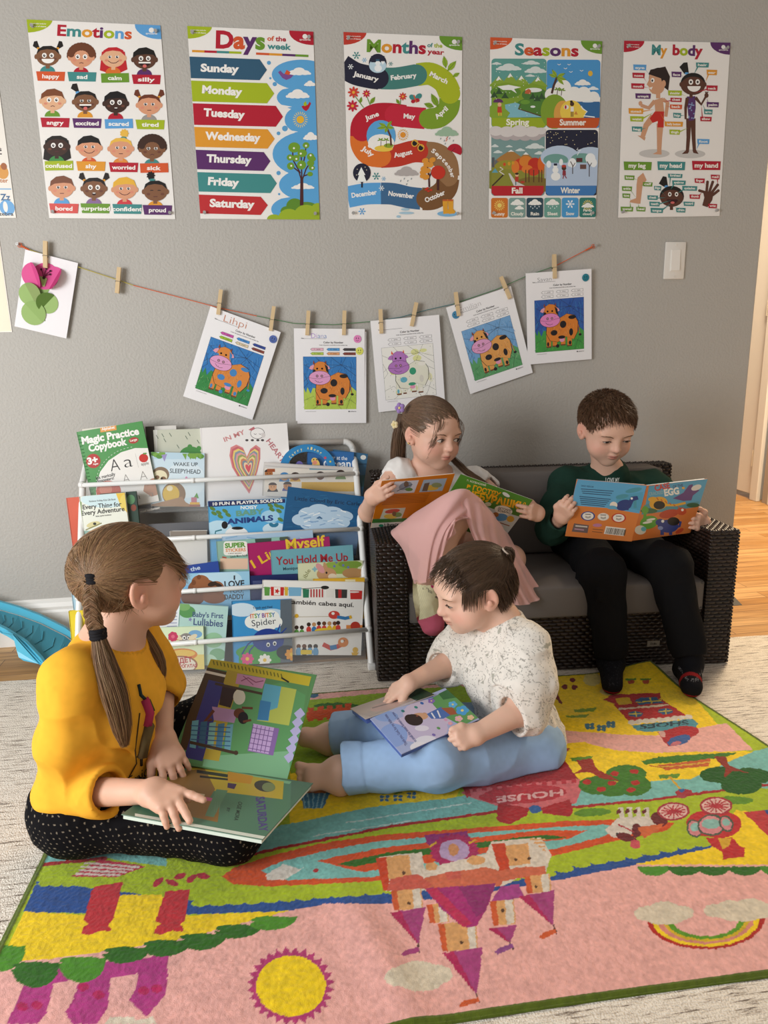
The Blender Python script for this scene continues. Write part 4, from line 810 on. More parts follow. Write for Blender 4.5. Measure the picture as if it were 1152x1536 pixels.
hang('second white sheet tucked behind the cow drawing beside the heart book', [(445, 495), (547, 496), (547, 636), (449, 637)], y=-0.0112, cat='paper', name='paper_sheet', group=None)[1]()
A, dn = hang('cow drawing with blue sky, light green grass and two smiley stickers', [(440.5, 492), (546, 493), (546.5, 631), (445.5, 632)], lift=.02)
cow_sheet(A, BL, ['#b5cc5a', '#a8c24a', '#c8d878'], ['#d9853f', '#cf7634', '#e29a55'], '#2f2c2e', PNK, ('Diana', (205, 112), (390, 112), 60), ['#b58ad8', '#b58ad8', '#4a78c0', '#9a9ad0', '#4a78c0'], ['#e8b8c8', '#5aa0d8', '#4a484a', '#b5cc5a', '#e0a070', '#8a4a40'], sticker=((760, 118, '#e58ac0'), (785, 260, '#dfe06a'))); dn()
A, dn = hang('unfinished cow drawing with purple face and pale yellow patches', [(555.5, 482), (659, 473), (667, 607), (568.5, 618)], lift=.02)
cow_sheet(A, ['#efede6'], ['#e6e3b8', '#efede6', '#dfe0a0', '#eceadf'], ['#e6e4d2'], '#e6e4d2', '#b57ac0', None, '#888888', ['#f1eff0']*6, face='#b57ac0', sparse=True); dn()
A, dn = hang('tilted cow drawing with light blue sky hung over the sofa, overlapped by its neighbour', [(669, 462), (767, 429), (799, 559), (705, 591)], lift=.02)
cow_sheet(A, ['#7aa8d4', '#5a90c8', '#9abce0', '#6a9ed0'], ['#5fa06a', '#4a8f58', '#8ab888'], ['#dfa05a', '#d8924a', '#e8b478'], '#2f2c2e', PNK, ('Emilian', (150, 112), (430, 106), 66), '#c4bfc0', ['#f1eff0']*6, sticker=((90, 118, '#4a8ab0'),)); dn()
A, dn = hang('rightmost cow drawing with dark blue sky and teal smiley sticker', [(784.5, 410), (886.3, 402), (887, 540), (797, 547)], y=-.0135, lift=.02)
cow_sheet(A, ['#3a5fa8', '#2f4f9a', '#4a86c0', '#3f7fb8'], ['#4a9a4a', '#3f8a4c', '#6ab060'], ['#d98238', '#cf7634', '#e29550'], '#2a2729', '#e28ac0', ('Savan', (150, 112), (330, 106), 52), '#9a9698', ['#f1eff0']*6, sticker=((770, 100, '#2f7f90'),)); dn()
# flower card: folded paper petals and leaves glued on a white card
pts = [atY(*c, -.0125) for c in [(38, 374), (116, 395), (99, 507), (23, 490)]]; ctr = sum(pts)/4; d = unit(pts[1]-pts[0]+pts[2]-pts[3]); ya = V(-d[2], 0, d[0])
FW_, FH_ = .142, .215; src = [(150, 130), (447, 208), (380, 643), (88, 577)]
card = empty('flower_card', 'white card with a pink folded paper flower hung at the left end of the string', 'paper craft', mw=frame(ctr, d, ya, (0, -1, 0)))
A = Art(src, FW_, FH_); A.mb.box((-FW_/2, -FH_/2, -.0004), (FW_/2, FH_/2, 0), '#f3eff1')
A.line([(232, 385), (225, 415), (262, 545)], 5, '#7d9a58'); A.mb.build('card', SHEET, card)
def fold(name, cx, cy, r, rot, c, c2, ang=50, half=True):
 A2 = Art(src, FW_, FH_, z0=.0008); (x, y) = A2.map([(cx, cy)])[0]; rr = r/1000*.478; mb = MB(); n = 14
 base = [(rr*math.cos(t), rr*math.sin(t), 0) for t in np.linspace(PI, 2*PI, n)]
 up = [(rr*math.cos(t), rr*math.sin(t)*math.cos(math.radians(ang)), rr*math.sin(t)*math.sin(math.radians(ang))) for t in np.linspace(0, PI, n)]
 mb.face(base, c); mb.face(up, c2)
 M = Matrix.Translation((x, y, .0012)) @ Matrix.Rotation(math.radians(rot), 4, 'Z')
 mb.v = [tuple(M @ Vector(v)) for v in mb.v]
 return mb.build(name, SHEET, card)
def disc(name, cx, cy, r, c, z):
 A2 = Art(src, FW_, FH_, z0=z); A2.ell(cx, cy, r, r, c, n=30); return A2
a = disc('petal', 262, 285, 78, '#d85a95', .001); a.mb.build('petal', SHEET, card)
fold('petal', 205, 280, 74, -62, '#dd5f98', '#c84a85', 60); fold('petal', 318, 300, 70, 250, '#d85a95', '#b83c72', 60)
a = Art(src, FW_, FH_, z0=.0042); a.poly([(232, 285), (258, 290), (276, 300), (262, 345), (250, 345)], '#9fb870')
for x, y in ((243, 246), (272, 242), (294, 255), (292, 275)): a.line([(257, 295), ((257+x)/2, (295+y)/2-6), (x, y)], 4, '#5a2238'); a.ell(x, y, 6, 6, '#3a1428')
a.ell(258, 295, 9, 9, '#3a2a20'); a.mb.build('stamens', SHEET, card)
a = disc('leaf', 243, 352, 44, '#93b06a', .0009); a.mb.build('leaf', SHEET, card)
fold('leaf', 180, 390, 66, 127+180, '#9dba74', '#8a9c62', 20); fold('leaf', 275, 440, 62, 58, '#9dba74', '#5f7d3a', 25); fold('leaf', 198, 500, 70, 143+180, '#9dba74', '#93b06a', 5)
# wooden pegs
WOODP = mat('peg_wood', '#d8bd93', 0.6, 0.25, bump=(300, .2, .0004)); STEEL = mat('spring_steel', '#8f8a84', 0.35, 0.5, metallic=.9)
pegs = [((68.2, 361.6), (68.5, 402), 'over the pink flower card'), ((179, 400.7), (175.8, 440), 'alone on the string with nothing hung from it'), ((331.6, 433.4), (327.2, 473), 'on the left corner of the tilted blue-sky cow drawing'), ((410.9, 459), (405.7, 496.8), 'on the right corner of the tilted blue-sky cow drawing'), ((462.8, 465.3), (460.5, 503.7), 'on the left of the cow drawing with smiley stickers'), ((516.7, 465), (515.6, 503.5), 'on the right of the cow drawing with smiley stickers'),
  ((570.6, 463.5), (571.9, 500.6), 'on the left of the purple-faced cow drawing'), ((624.8, 453), (617, 490), 'on the right of the purple-faced cow drawing'), ((683.4, 437.6), (687.7, 474.6), 'on the left of the light blue cow drawing'), ((751, 414.3), (765, 448.6), 'on the right of the light blue cow drawing'), ((831.2, 381), (831.7, 418.4), 'holding the dark blue cow drawing')]
proto = None
for tp, bt, w in pegs:
 a = atY(*tp, -.017); b = atY(*bt, -.017); ya = unit(a-b); xa = V(ya[2], 0, -ya[0]); M = frame((a+b)/2, xa, ya, (0, -1, 0))
 if proto is None:
  root = empty('clothes_peg', '', 'clothes peg', mw=M); L = np.linalg.norm(a-b)
  for s in (1, -1):
   mb = MB(); z1, z0 = .0062, .0008
   prof = [(-.5, z0), (-.5, z1-.0015), (-.45, z1), (.1, z1), (.5, z1-.002), (.5, z0+.0025), (.05, z0)]
   v = [(x, L*q, s*z) for x in (-.0055, .0055) for q, z in prof]; k = len(prof)
   mb.mesh(v, [tuple(range(k)), tuple(range(k, 2*k))[::-1]]+[(i, (i+1) % k, k+(i+1) % k, k+i) for i in range(k)]); mb.build('prong', WOODP, root)
  sp_ = MB(); sp_.tube([(-.0072, -.005, 0), (.0072, -.005, 0)], .0026, n=12)
  for s in (1, -1): sp_.tube([(-.0068, -.005, .001*s), (-.0066, -.003, .0066*s), (.0066, -.003, .0066*s), (.0068, -.005, .001*s)], .0007, n=6)
  sp_.build('spring', STEEL, root); proto = root
 else:
  root = proto.copy(); COL.objects.link(root); root.matrix_world = M
  for ch in list(proto.children):
   c_ = ch.copy(); COL.objects.link(c_); c_.parent = root
 tag(root, 'wooden clothes peg '+w, 'clothes peg', 'wooden pegs on the string')
# ================================================================== book rack
RW_ = mat('rack_white_metal', '#e9e9e6', 0.3, 0.5); CLEAR = mat('clear_film', '#e4e8ea', 0.12, 0.5, alpha=0.07); PANEL = mat('grey_panel', '#6d6d70', 0.7)
RX0, RX1 = -0.575, 0.2265
def post_y(z): return -0.055-(0.61-z)*0.33/0.61
TIER = [(post_y(.522)-.012, .522), (post_y(.372)-.012, .368), (post_y(.232)-.012, .232), (post_y(.107)-.012, .104)]
rack = empty('book_rack', 'white metal book rack of four tiers standing against the grey wall', 'book rack', ((RX0+RX1)/2, -.2, CZ))
off = V((RX0+RX1)/2, -.2, CZ)
def rel(mb): mb.v = [tuple(np.array(v)-off) for v in mb.v]; return mb
for x, s in ((RX0, 1), (RX1, -1)):
 mb = MB(); arc = [V(x+s*.03*(1-math.cos(a)), -.024, .58+.03*math.sin(a)) for a in np.linspace(0, PI/2, 6)]
 mb.tube([V(x, post_y(.0)+.002, CZ+.001)]+[V(x, post_y(z), z) for z in (.2, .4, .5, .528)]+[V(x, -.06, .556)]+arc, .0095, n=12)
 mb.box((x-.011, post_y(0)-.012, CZ), (x+.011, post_y(0)+.012, .02), bev=.003)
 rel(mb).build('side_frame', RW_, rack, autosmooth=50)
 mb = MB(); mb.tube([(x+s*.016, -.026, .56), (x+s*.016, -.022, .001)], .008, n=10); mb.tube([(x, -.032, .09), (x, post_y(.09), .09)], .006, n=8); rel(mb).build('rear_leg', RW_, rack, smooth=True)
mb = MB(); mb.tube([(RX0+.03, -.024, .61), (RX1-.03, -.024, .61)], .0095, n=12); rel(mb).build('top_rail', RW_, rack, smooth=True)
LEAN = math.radians(7)
for y, z in TIER:
 mb = MB(); mb.tube([(RX0-.006, y, z), (RX1+.006, y, z)], .0068, n=12)
 for x in (RX0, RX1): mb.ball((x, y+.004, z), (.011, .012, .011), seg=10)
 mb.tube([((RX0+RX1)/2-.09, y, z), ((RX0+RX1)/2-.08, y, z)], .0076, n=12)
 rel(mb).build('rail', RW_, rack, smooth=True)
 mb = MB(); mb.box((RX0+.01, y+.001, z-.0915), (RX1-.01, y+.002, z-.004)); rel(mb).build('clear_film', CLEAR, rack)
 mb = MB(); fl = MB(); fl.box((RX0+.008, y+.001, z-.0935), (RX1-.008, y+.058, z-.0915)); rel(fl).build('clear_shelf', CLEAR, rack)
 yb = y+.058; mb.mesh([(RX0+.01, yb, z-.09), (RX1-.01, yb, z-.09), (RX1-.01, yb+.014, z+.03), (RX0+.01, yb+.014, z+.03), (RX0+.01, yb+.002, z-.09), (RX1-.01, yb+.002, z-.09), (RX1-.01, yb+.016, z+.03), (RX0+.01, yb+.016, z+.03)], [(0, 1, 2, 3), (7, 6, 5, 4), (0, 4, 5, 1), (3, 2, 6, 7), (0, 3, 7, 4), (1, 5, 6, 2)])
 rel(mb).build('pocket', PANEL, rack)
COVER = mat('book_cover', attr=True, rough=0.32, spec=0.45); PAGES = mat('book_pages', '#e9e3d6', 0.8, 0.2)
BN = V(0, -math.cos(LEAN), math.sin(LEAN))
def plane_hit(px, py, p0, n):
 d = ray(px, py); return CP+d*(((p0-CP)@n)/(d@n))
def rack_book(label, tier, TL, TR, front, thick, color, art=None, crop=(0, 0, 1), H=None, Wmax=None, spine=None, pages='#e9e3d6', rad=0.0, bend=0):
 """front: distance of the front cover from the pocket's clear film, along the lean"""
 y, z = TIER[tier]; p0 = V(0, y+.004+front, z-.086)
 a = plane_hit(*TL, p0, BN); b = plane_hit(*TR, p0, BN); W = np.linalg.norm(b-a); xa = (b-a)/W; ya = np.cross(BN, xa)
 if Wmax: W = Wmax
 zb = z-.086
 if H is None: H = min((a[2]-zb)/ya[2], (b[2]-zb)/ya[2])-.001
 ctr = a+xa*W/2-ya*H/2
 M = frame(ctr, xa, ya, BN)
 root = empty('book', label, 'book', mw=M, group='picture books on the rack')
 cn = [ctr+xa*sx*W/2+ya*sy*H/2 for sx, sy in ((-1, 1), (1, 1), (1, -1), (-1, -1))]
 src = []
 for p in cn:
  d = p-CP; w = d@FW; src.append(((576+CAM_F*(d@RT)/w-crop[0])*crop[2], (768-CAM_F*(d@UP)/w-crop[1])*crop[2]))
 mb = MB(); bt = min(.0018, thick*.25)
 mb.box((-W/2, -H/2, -bt), (W/2, H/2, 0), color); mb.box((-W/2, -H/2, -thick), (W/2, H/2, -thick+bt), spine or color); mb.box((-W/2-.0008, -H/2, -thick), (-W/2+bt, H/2, 0), spine or color)
 A = Art(src, W, H, mb)
 if art: art(A)
 mb.build('cover', COVER, root)
 MB().box((-W/2+bt, -H/2+.002, -thick+bt), (W/2-.002, H/2-.002, -bt), pages).build('pages', COVER, root)
 return root
c2, c3, c4, c5 = (90, 620, 4.8), (300, 620, 4.267), (230, 780, 3.388), (220, 860, 3.291)
INK = '#2f3550'
# ---- top tier
rack_book('plain cream book just showing behind the green copybook on the top tier', 0, (122, 644), (205, 634), .0220, .0060, '#e9dfd0', Wmax=.16)
rack_book('plain white book with dark spine behind the rainy frog book', 0, (218, 640), (264, 638), .0445, .0080, '#dcd8d2', lambda A: A.rect(600, 90, 680, 700, '#4a423f'), c2)
def a_rain(A):
 A.rect(660, 100, 700, 800, '#e6e6de')
 for x, y in ((750, 130), (795, 155), (740, 160), (755, 195), (930, 150), (965, 120), (910, 175), (995, 205), (850, 240), (700, 170), (670, 150)): A.line([(x-8, y-14), (x+8, y+12)], 4, '#55695a')
 A.ell(940, 300, 80, 62, '#4f8f4a'); A.ell(935, 240, 17, 17, '#4f8f4a'); A.ell(1000, 252, 17, 17, '#4f8f4a')
rack_book('pale book with rain strokes and the top of a green frog', 0, (230, 645), (301, 643), .0350, .0080, '#c9cbb9', a_rain, c2)
def a_sleepy(A):
 A.ell(900, 480, 150, 130, '#dcebf2'); A.rect(640, 270, 1050, 330, '#bcd7e6')
 for k in range(9): A.ell(675+20*k % 90 if k < 4 else 870+18*k, 290+(k % 3)*10, 24, 17, '#7ba84a' if k % 2 else '#5f9440')
 for k in range(4): A.poly([(880+36*k, 290), (915+36*k, 290), (905+36*k, 335)], '#7ba84a')
 A.poly([(730, 300), (772, 292), (752, 348)], '#9d94c4'); A.text('WAKE UP', (815, 378), (992, 380), 27, '#5f6a70'); A.text('SLEEPYHEAD', (790, 428), (1012, 436), 32, '#5f6a70')
 A.ell(725, 440, 62, 55, '#8a7560'); A.ell(720, 455, 52, 46, '#ece2c0'); A.ell(745, 475, 22, 20, '#8a6a50', rot=30); A.ell(700, 460, 16, 14, '#8a6a50'); A.ell(733, 468, 8, 7, '#2a2220'); A.line([(722, 482), (735, 488), (748, 482)], 3, '#2a2220')
 A.ell(820, 580, 85, 85, '#8a6f55'); A.ell(800, 580, 60, 65, '#d9b64a'); A.ell(790, 540, 22, 20, '#ece2c0'); A.poly([(640, 660), (760, 630), (880, 600), (905, 640), (1020, 700), (1010, 720), (880, 680), (700, 680)], '#a58468')
 A.ell(910, 470, 9, 16, '#d99ab8'); A.ell(930, 475, 16, 9, '#d99ab8'); A.ell(893, 478, 16, 9, '#d99ab8')
 A.poly([(962, 610), (985, 570), (1000, 612)], '#5fa04a'); A.rect(945, 605, 985, 640, '#c0788a'); A.rect(935, 640, 1005, 656, '#e0b24a'); A.rect(930, 656, 1010, 672, '#a06a5a'); A.rect(935, 672, 1005, 686, '#6a9ab0')
 for x, y in ((860, 705), (920, 725), (1005, 715), (620, 715), (700, 715)): A.poly([(x-18, y-10), (x, y-18), (x+18, y-6), (x, y+22)], '#7ba84a')
rack_book('pale blue board book with a sloth on a branch, titled Wake up sleepyhead', 0, (226.5, 678), (306.7, 680), .0120, .0090, '#cfe3ee', a_sleepy, c2)
def a_heart(A):
 A.rect(-20, 60, 12, 700, '#e6e2e0')
 L = [(150, 185), (176, 176), (192, 162)]
 A.text('IN MY', (158, 183), (290, 130), 30, '#cf8a8a'); A.text('HEART', (422, 178), (522, 318), 34, '#c07a80')
 pts = [(315, 515), (262, 440), (205, 345), (188, 270), (196, 218), (232, 200), (275, 220), (300, 278), (322, 228), (358, 202), (386, 222), (386, 290), (368, 370), (340, 455)]
 ctr = V(298, 335)
 for k, c in enumerate(('#d98a8a', '#c96a72', '#e8cf7a', '#8a9aa8', '#e0a0a0', '#9aa868', '#eed898', '#d08a6a', '#7f90a0', '#efd0a8', '#d9606a')):
  f = 1-k*.082; A.poly([tuple(ctr+(np.array(p)-ctr)*f+V(4*k*.3, k*1.5)) for p in pts], c)
 A.ell(368, 128, 46, 36, '#5a5456'); A.ell(368, 128, 43, 33, '#f1eeec'); A.ell(405, 140, 12, 16, '#d8d2d0'); A.line([(345, 130), (355, 136), (362, 130)], 3, '#5a5456'); A.line([(378, 130), (386, 136), (392, 130)], 3, '#5a5456'); A.poly([(310, 105), (345, 85), (352, 100), (330, 112)], '#c07078')
 for x in (300, 335, 370, 400): A.ell(x, 172, 10, 7, '#4a4446')
rack_book('white book with a rainbow ringed heart, titled In my heart', 0, (300, 642), (430.5, 634.5), .0220, .0120, '#efecea', a_heart, c3)
rack_book('blue night book sticking out behind the right post of the rack', 0, (500, 674), (552, 681), .0340, .0080, '#3a6a8c', lambda A: (A.ell(1045, 282, 18, 15, '#e6e6e0'), A.rect(1015, 320, 1075, 330, '#2a4f6a'), A.rect(1015, 395, 1075, 470, '#2f5a60')), c3)
def a_ocean(A): A.rect(690, 235, 990, 470, '#2f6aa8'); A.text('Under at the', (790, 290), (942, 300), 26, '#e8eef2', .01); A.text('Ocean', (790, 348), (965, 345), 50, '#f0f4f6', .02)
rack_book('blue ocean book on the top tier beside the carrying-handle book', 0, (461.7, 675), (531, 678.6), .0240, .0080, '#2f5f9c', a_ocean, c3)
# carry-along board book: an arch with a hand hole
def carry():
 y, z = TIER[0]; p0 = V(0, y+.004+.010, z-.086); a = plane_hit(420, 703, p0, BN); b = plane_hit(503, 701, p0, BN); W = np.linalg.norm(b-a); xa = (b-a)/W; ya = np.cross(BN, xa)
 M = frame((a+b)/2, xa, ya, BN); root = empty('book', 'blue board book with an arched carrying handle over cartoon animals', 'book', mw=M, group='picture books on the rack')
 R1, R0 = W*.5, W*.36; n = 24; mb = MB(); up = .0
 for r0, r1, z0, c in ((R0, R1, 0, '#2f86c0'),):
  o = [(r1*math.cos(t), r1*.86*math.sin(t)) for t in np.linspace(0, PI, n)]; i_ = [(r0*math.cos(t), r0*.82*math.sin(t)) for t in np.linspace(0, PI, n)]
  for k in range(n-1):
   mb.face([(*o[k], 0), (*o[k+1], 0), (*i_[k+1], 0), (*i_[k], 0)], c); mb.face([(*o[k], -.012), (*o[k+1], -.012), (*i_[k+1], -.012), (*i_[k], -.012)], c)
   mb.face([(*o[k], 0), (*o[k+1], 0), (*o[k+1], -.012), (*o[k], -.012)], '#e6e2da'); mb.face([(*i_[k], 0), (*i_[k+1], 0), (*i_[k+1], -.012), (*i_[k], -.012)], '#e6e2da')
 mb.box((-R1, -.1, -.012), (R1, 0, 0), '#2f86c0')
 A = Art([(-R1*1e3, -R1*1e3), (R1*1e3, -R1*1e3), (R1*1e3, R1*1e3), (-R1*1e3, R1*1e3)], 2*R1, 2*R1, mb)
 r = (R1+R0)/2*.82*1e3
 s_ = 'Carry Along'
 for k, ch in enumerate(s_):
  t = PI*.80-k*PI*.052
  if ch != ' ': q = V(r*1.02*math.cos(t), -r*math.sin(t)+3); d = V(math.sin(t), math.cos(t)*.9); A.text(ch, tuple(q-d*2.6), tuple(q+d*2.6), 8.5, '#f0e4a0', .02)
 A.ell(-R1*300, -2, 13, 20, '#6a62a8'); A.ell(-R1*500, 4, 10, 14, '#3f9a8a'); A.ell(R1*300, -6, 12, 20, '#e6c26a'); A.ell(R1*250, -22, 10, 9, '#e6c26a'); A.ell(R1*260, -16, 7, 6, '#e0907a'); A.ell(R1*640, -30, 4, 4, '#d0506a'); A.ell(R1*820, -18, 3, 3, '#e8cf5a'); A.ell(R1*220, -25, 2, 2, '#222'); A.ell(R1*330, -25, 2, 2, '#222')
 mb.build('cover', COVER, root)
carry()
def a_comic(A):
 A.rect(395, 300, 1010, 350, '#d9d6d2'); A.rect(415, 350, 985, 500, '#e9e2d6')
 for x, y, sk, sh in ((440, 385, '#b0703f', '#d9b23a'), (540, 405, '#d9a070', '#4a8ac0'), (610, 405, '#8a5636', '#d9a83a'), (770, 400, '#6a4028', '#e8e6e2'), (900, 390, '#6a8a4a', '#6a8a4a'), (465, 470, '#d9a070', '#3a3436'), (560, 465, '#c08a60', '#5a5a9a')):
  A.ell(x, y+32, 34, 30, sh, 180, 360); A.ell(x, y, 26, 26, sk); A.ell(x, y-10, 27, 18, '#3a2a26' if sh != '#4a8ac0' else '#4a8ac0', 180, 360); A.ell(x-9, y, 3, 3, '#222'); A.ell(x+9, y, 3, 3, '#222')
 A.rect(430, 355, 480, 375, '#a0522d'); A.rect(700, 350, 985, 362, '#8ab0c0'); A.rect(650, 440, 985, 500, '#dcae3a')
mag = rack_book('magazine of cartoon children curling at the front of the top tier', 0, (396, 695), (534, 703), .0030, .0060, '#dedad2', a_comic, c3)
cu = MB()   # the magazine's top pages curl forward
Mi = mag.matrix_world.inverted(); W_ = max(v.co.x for v in mag.children[0].data.vertices); H_ = max(v.co.y for v in mag.children[0].data.vertices); n = 16; row = []
for k in range(n+1):
 x = -W_+2*W_*k/n; cz = .010*math.sin(PI*min(1, k/n*1.2))+.004; row.append([(x, H_-.004, .0006), (x, H_+.004, cz*.6), (x, H_+.002, cz), (x, H_-.006, cz*1.15), (x, H_-.004, cz*.9)])
for k in range(n):
 for j in range(4): cu.face([row[k][j], row[k+1][j], row[k+1][j+1], row[k][j+1]], '#cfcac6')
cu.build('curled_page', COVER, mag, smooth=True)
def a_copy(A):
 A.poly([(260, 510), (290, 420), (350, 340), (440, 280), (540, 250), (645, 250), (760, 720), (260, 720)], '#efece6')
 for k in range(16): t = math.radians(185+k*5); A.line([(560+300*math.cos(t), 510+270*math.sin(t)), (560+300*math.cos(t+.04), 510+270*math.sin(t+.04))], 3, '#dfe8da')
 A.poly([(288, 98), (404, 78), (408, 120), (292, 138)], '#e0994a'); A.text('Alphabet', (300, 124), (396, 108), 20, '#f4efe6', .03)
 A.text('Magic Practice', (160, 222), (572, 150), 52, '#f4f2ec', .045); A.text('Copybook', (210, 276), (485, 224), 52, '#f4f2ec', .045)
 A.ell(530, 195, 36, 22, '#b03a34', rot=-12); A.text('Large', (506, 205), (556, 194), 17, '#f0e6da', .03)
 A.star(240, 343, 24, 54, 49, '#b5332f'); A.text('3+', (202, 368), (276, 352), 48, '#f4f2ec', .05); A.text('Ages', (238, 372), (276, 366), 12, '#f4f2ec', .03)
 A.text('A', (368, 420), (436, 408), 92, '#2f2c2c', -.012); A.text('a', (466, 392), (526, 382), 92, '#2f2c2c', -.012); A.line([(542, 290), (566, 390)], 2, '#b8b4ae')
 A.ell(602, 322, 33, 31, '#c9302c'); A.line([(598, 295), (604, 284)], 5, '#5a3a20'); A.ell(612, 290, 14, 6, '#5f9440', rot=-15); A.text('apple', (585, 376), (640, 366), 22, '#8a8680')
 for x, y in ((482, 505), (605, 482)): A.text('A', (x-26, y), (x+26, y-8), 68, '#8f8b86', -.02)
 A.line([(330, 460), (680, 400)], 2, '#c9c5be'); A.line([(330, 530), (700, 480)], 2, '#c9c5be')
 A.text('Ink magically', (262, 478), (400, 446), 24, '#2f2c2c', .02); A.text('disappears!', (266, 500), (390, 474), 22, '#2f2c2c', .02)
 A.ell(350, 560, 90, 75, '#c9604a'); A.ell(330, 548, 46, 40, '#d98a70'); A.poly([(610, 500), (660, 470), (700, 460), (720, 580), (660, 600), (600, 560)], '#b98a70'); A.line([(600, 505), (650, 480)], 6, '#4a4446')
 for x, y in ((565, 620), (660, 600)): A.text('a', (x-20, y), (x+20, y-5), 44, '#7f7b76', -.02)
 A.poly([(560, 690), (735, 655), (745, 695), (560, 740)], '#d98f42'); A.text('good handwriting', (580, 716), (720, 686), 18, '#f4efe6', .02)
cp = rack_book('green spiral bound copybook titled Magic Practice Copybook, tilted on the top tier', 0, (115, 648), (213, 631.5), .0030, .0070, '#4f9550', a_copy, c2)
H_ = max(v.co.y for v in cp.children[0].data.vertices); W_ = max(v.co.x for v in cp.children[0].data.vertices); sp_ = MB()
for k in range(22):
 yy = H_-.012-k*(2*H_-.02)/22; sp_.tube([(-W_+.004+.0055*math.cos(t), yy, -.003+.0055*math.sin(t)) for t in np.linspace(0, 2*PI, 9)], .0008, n=5, caps=False)
sp_.build('spiral_binding', mat('spiral_green', '#3f7a45', 0.4), cp)
# ---- second tier
rack_book('red orange book edge sticking out left of the rack beside the adventure book', 1, (99.5, 747), (165, 741), .0330, .0060, '#cf5a3f')
rack_book('dark green book right behind the adventure book', 1, (150, 741), (204, 737), .0190, .0120, '#33483f', lambda A: (A.ell(510, 620, 30, 34, '#5a8a60'), A.ell(530, 680, 20, 24, '#8a4a3a')), c2)
def a_adv(A):
 A.ell(330, 620, 180, 60, '#cfe6ea'); A.poly([(400, 570), (475, 570), (520, 760), (430, 650)], '#e8c24a'); A.ell(470, 640, 40, 60, '#e6cf6a'); A.line([(440, 585), (490, 650), (520, 740)], 5, '#b88a3a')
 A.text('Rainbow Holiday Kids Gift Book', (210, 640), (402, 624), 13, '#4a4a44'); A.text('Every Thing for', (164, 692), (444, 668), 34, '#33332f', .02); A.text('Every Adventure', (156, 736), (466, 702), 34, '#33332f', .02); A.text('little joyful bedtime', (258, 746), (370, 734), 10, '#5a5a54')
 A.ell(240, 800, 50, 20, '#d9cf9a', rot=-15); A.ell(250, 795, 12, 10, '#3a3a34'); A.line([(185, 840), (300, 790)], 8, '#8a8a5a'); A.rect(130, 845, 560, 1000, '#8fb0a4'); A.poly([(130, 620), (155, 640), (160, 780), (130, 800)], '#7f9a5a'); A.poly([(150, 920), (190, 880), (220, 950)], '#d98a6a')
rack_book('white and yellow book titled Every Thing for Every Adventure behind the seated girl', 1, (119, 745), (187, 739), .0040, .0140, '#e9ecdf', a_adv, c2)
rack_book('plain white book with worn grey top above the second rail', 1, (255, 797), (310, 796), .0040, .0160, '#e2e0da', lambda A: A.rect(790, 840, 1060, 895, '#8f857a'), c2)
def a_noisy(A):
 A.poly([(50, 555), (545, 548), (545, 572), (55, 600)], '#27305f'); A.text('10 FUN & PLAYFUL SOUNDS', (82, 590), (528, 566), 20, '#f0f0ea', .035)
 A.ell(120, 745, 90, 60, '#bfe0ee'); A.ell(450, 660, 60, 40, '#a5d2ea'); A.ell(480, 740, 80, 40, '#cfe6f0')
 for x, y in ((80, 610), (120, 635), (160, 625), (90, 640), (130, 660), (180, 650), (450, 590), (490, 590), (520, 600), (460, 615), (505, 625), (515, 680)): A.ell(x, y, 20, 11, '#5f8440', rot=30)
 A.text('NOISY', (260, 614), (368, 610), 22, '#eef2ee', .035); A.text('BABY', (232, 658), (412, 642), 34, '#6aa08a', .045); A.text('ANIMALS', (172, 710), (470, 684), 34, '#27407f', .045)
 A.ell(235, 775, 75, 50, '#f0f0ec'); A.ell(158, 715, 20, 24, '#1d1d20'); A.ell(240, 735, 38, 10, '#1d1d20'); A.line([(140, 745), (100, 755), (95, 785), (125, 790)], 9, '#2f7a88'); A.ell(460, 715, 20, 12, '#2f7a9a', rot=30); A.ell(485, 715, 20, 12, '#2f7a9a', rot=-30)
rack_book('blue book with a panda top and leaves, titled Noisy Baby Animals', 1, (312, 752), (430, 748), .0130, .0140, '#5aaede', a_noisy, c3, pages='#e0d6b8')
def a_cloud(A):
 A.rect(480, 440, 1100, 780, '#1f5a88')
 for k in range(60): x = 500+random.random()*560; y = 480+random.random()*260; A.line([(x, y), (x+random.uniform(20, 50), y+random.uniform(-6, 6))], 3, random.choice(('#2a6a98', '#1a4f7a', '#2f739c')))
 A.text('Little Cloud by Eric Carle', (606, 556), (1025, 592), 26, '#1a2a44', .0)
 for x, y, rx, ry in ((700, 640, 70, 40), (760, 620, 70, 40), (840, 640, 80, 44), (910, 660, 70, 38), (650, 680, 62, 38), (720, 710, 80, 40), (820, 710, 80, 42), (900, 700, 60, 36)): A.ell(x, y, rx, ry, '#b9d2e6')
 for k in range(26): x = 620+random.random()*300; y = 620+random.random()*105; A.line([(x, y), (x+random.uniform(20, 50), y+random.uniform(-16, 16))], random.uniform(4, 9), random.choice(('#9abcd8', '#d8e6f0', '#86aace', '#e8eff4')))
rack_book('dark blue paperback with a painted white cloud, titled Little Cloud', 1, (432.4, 730), (546, 745), .0030, .0090, '#1f5a88', a_cloud, c3, pages='#ddd6c6')
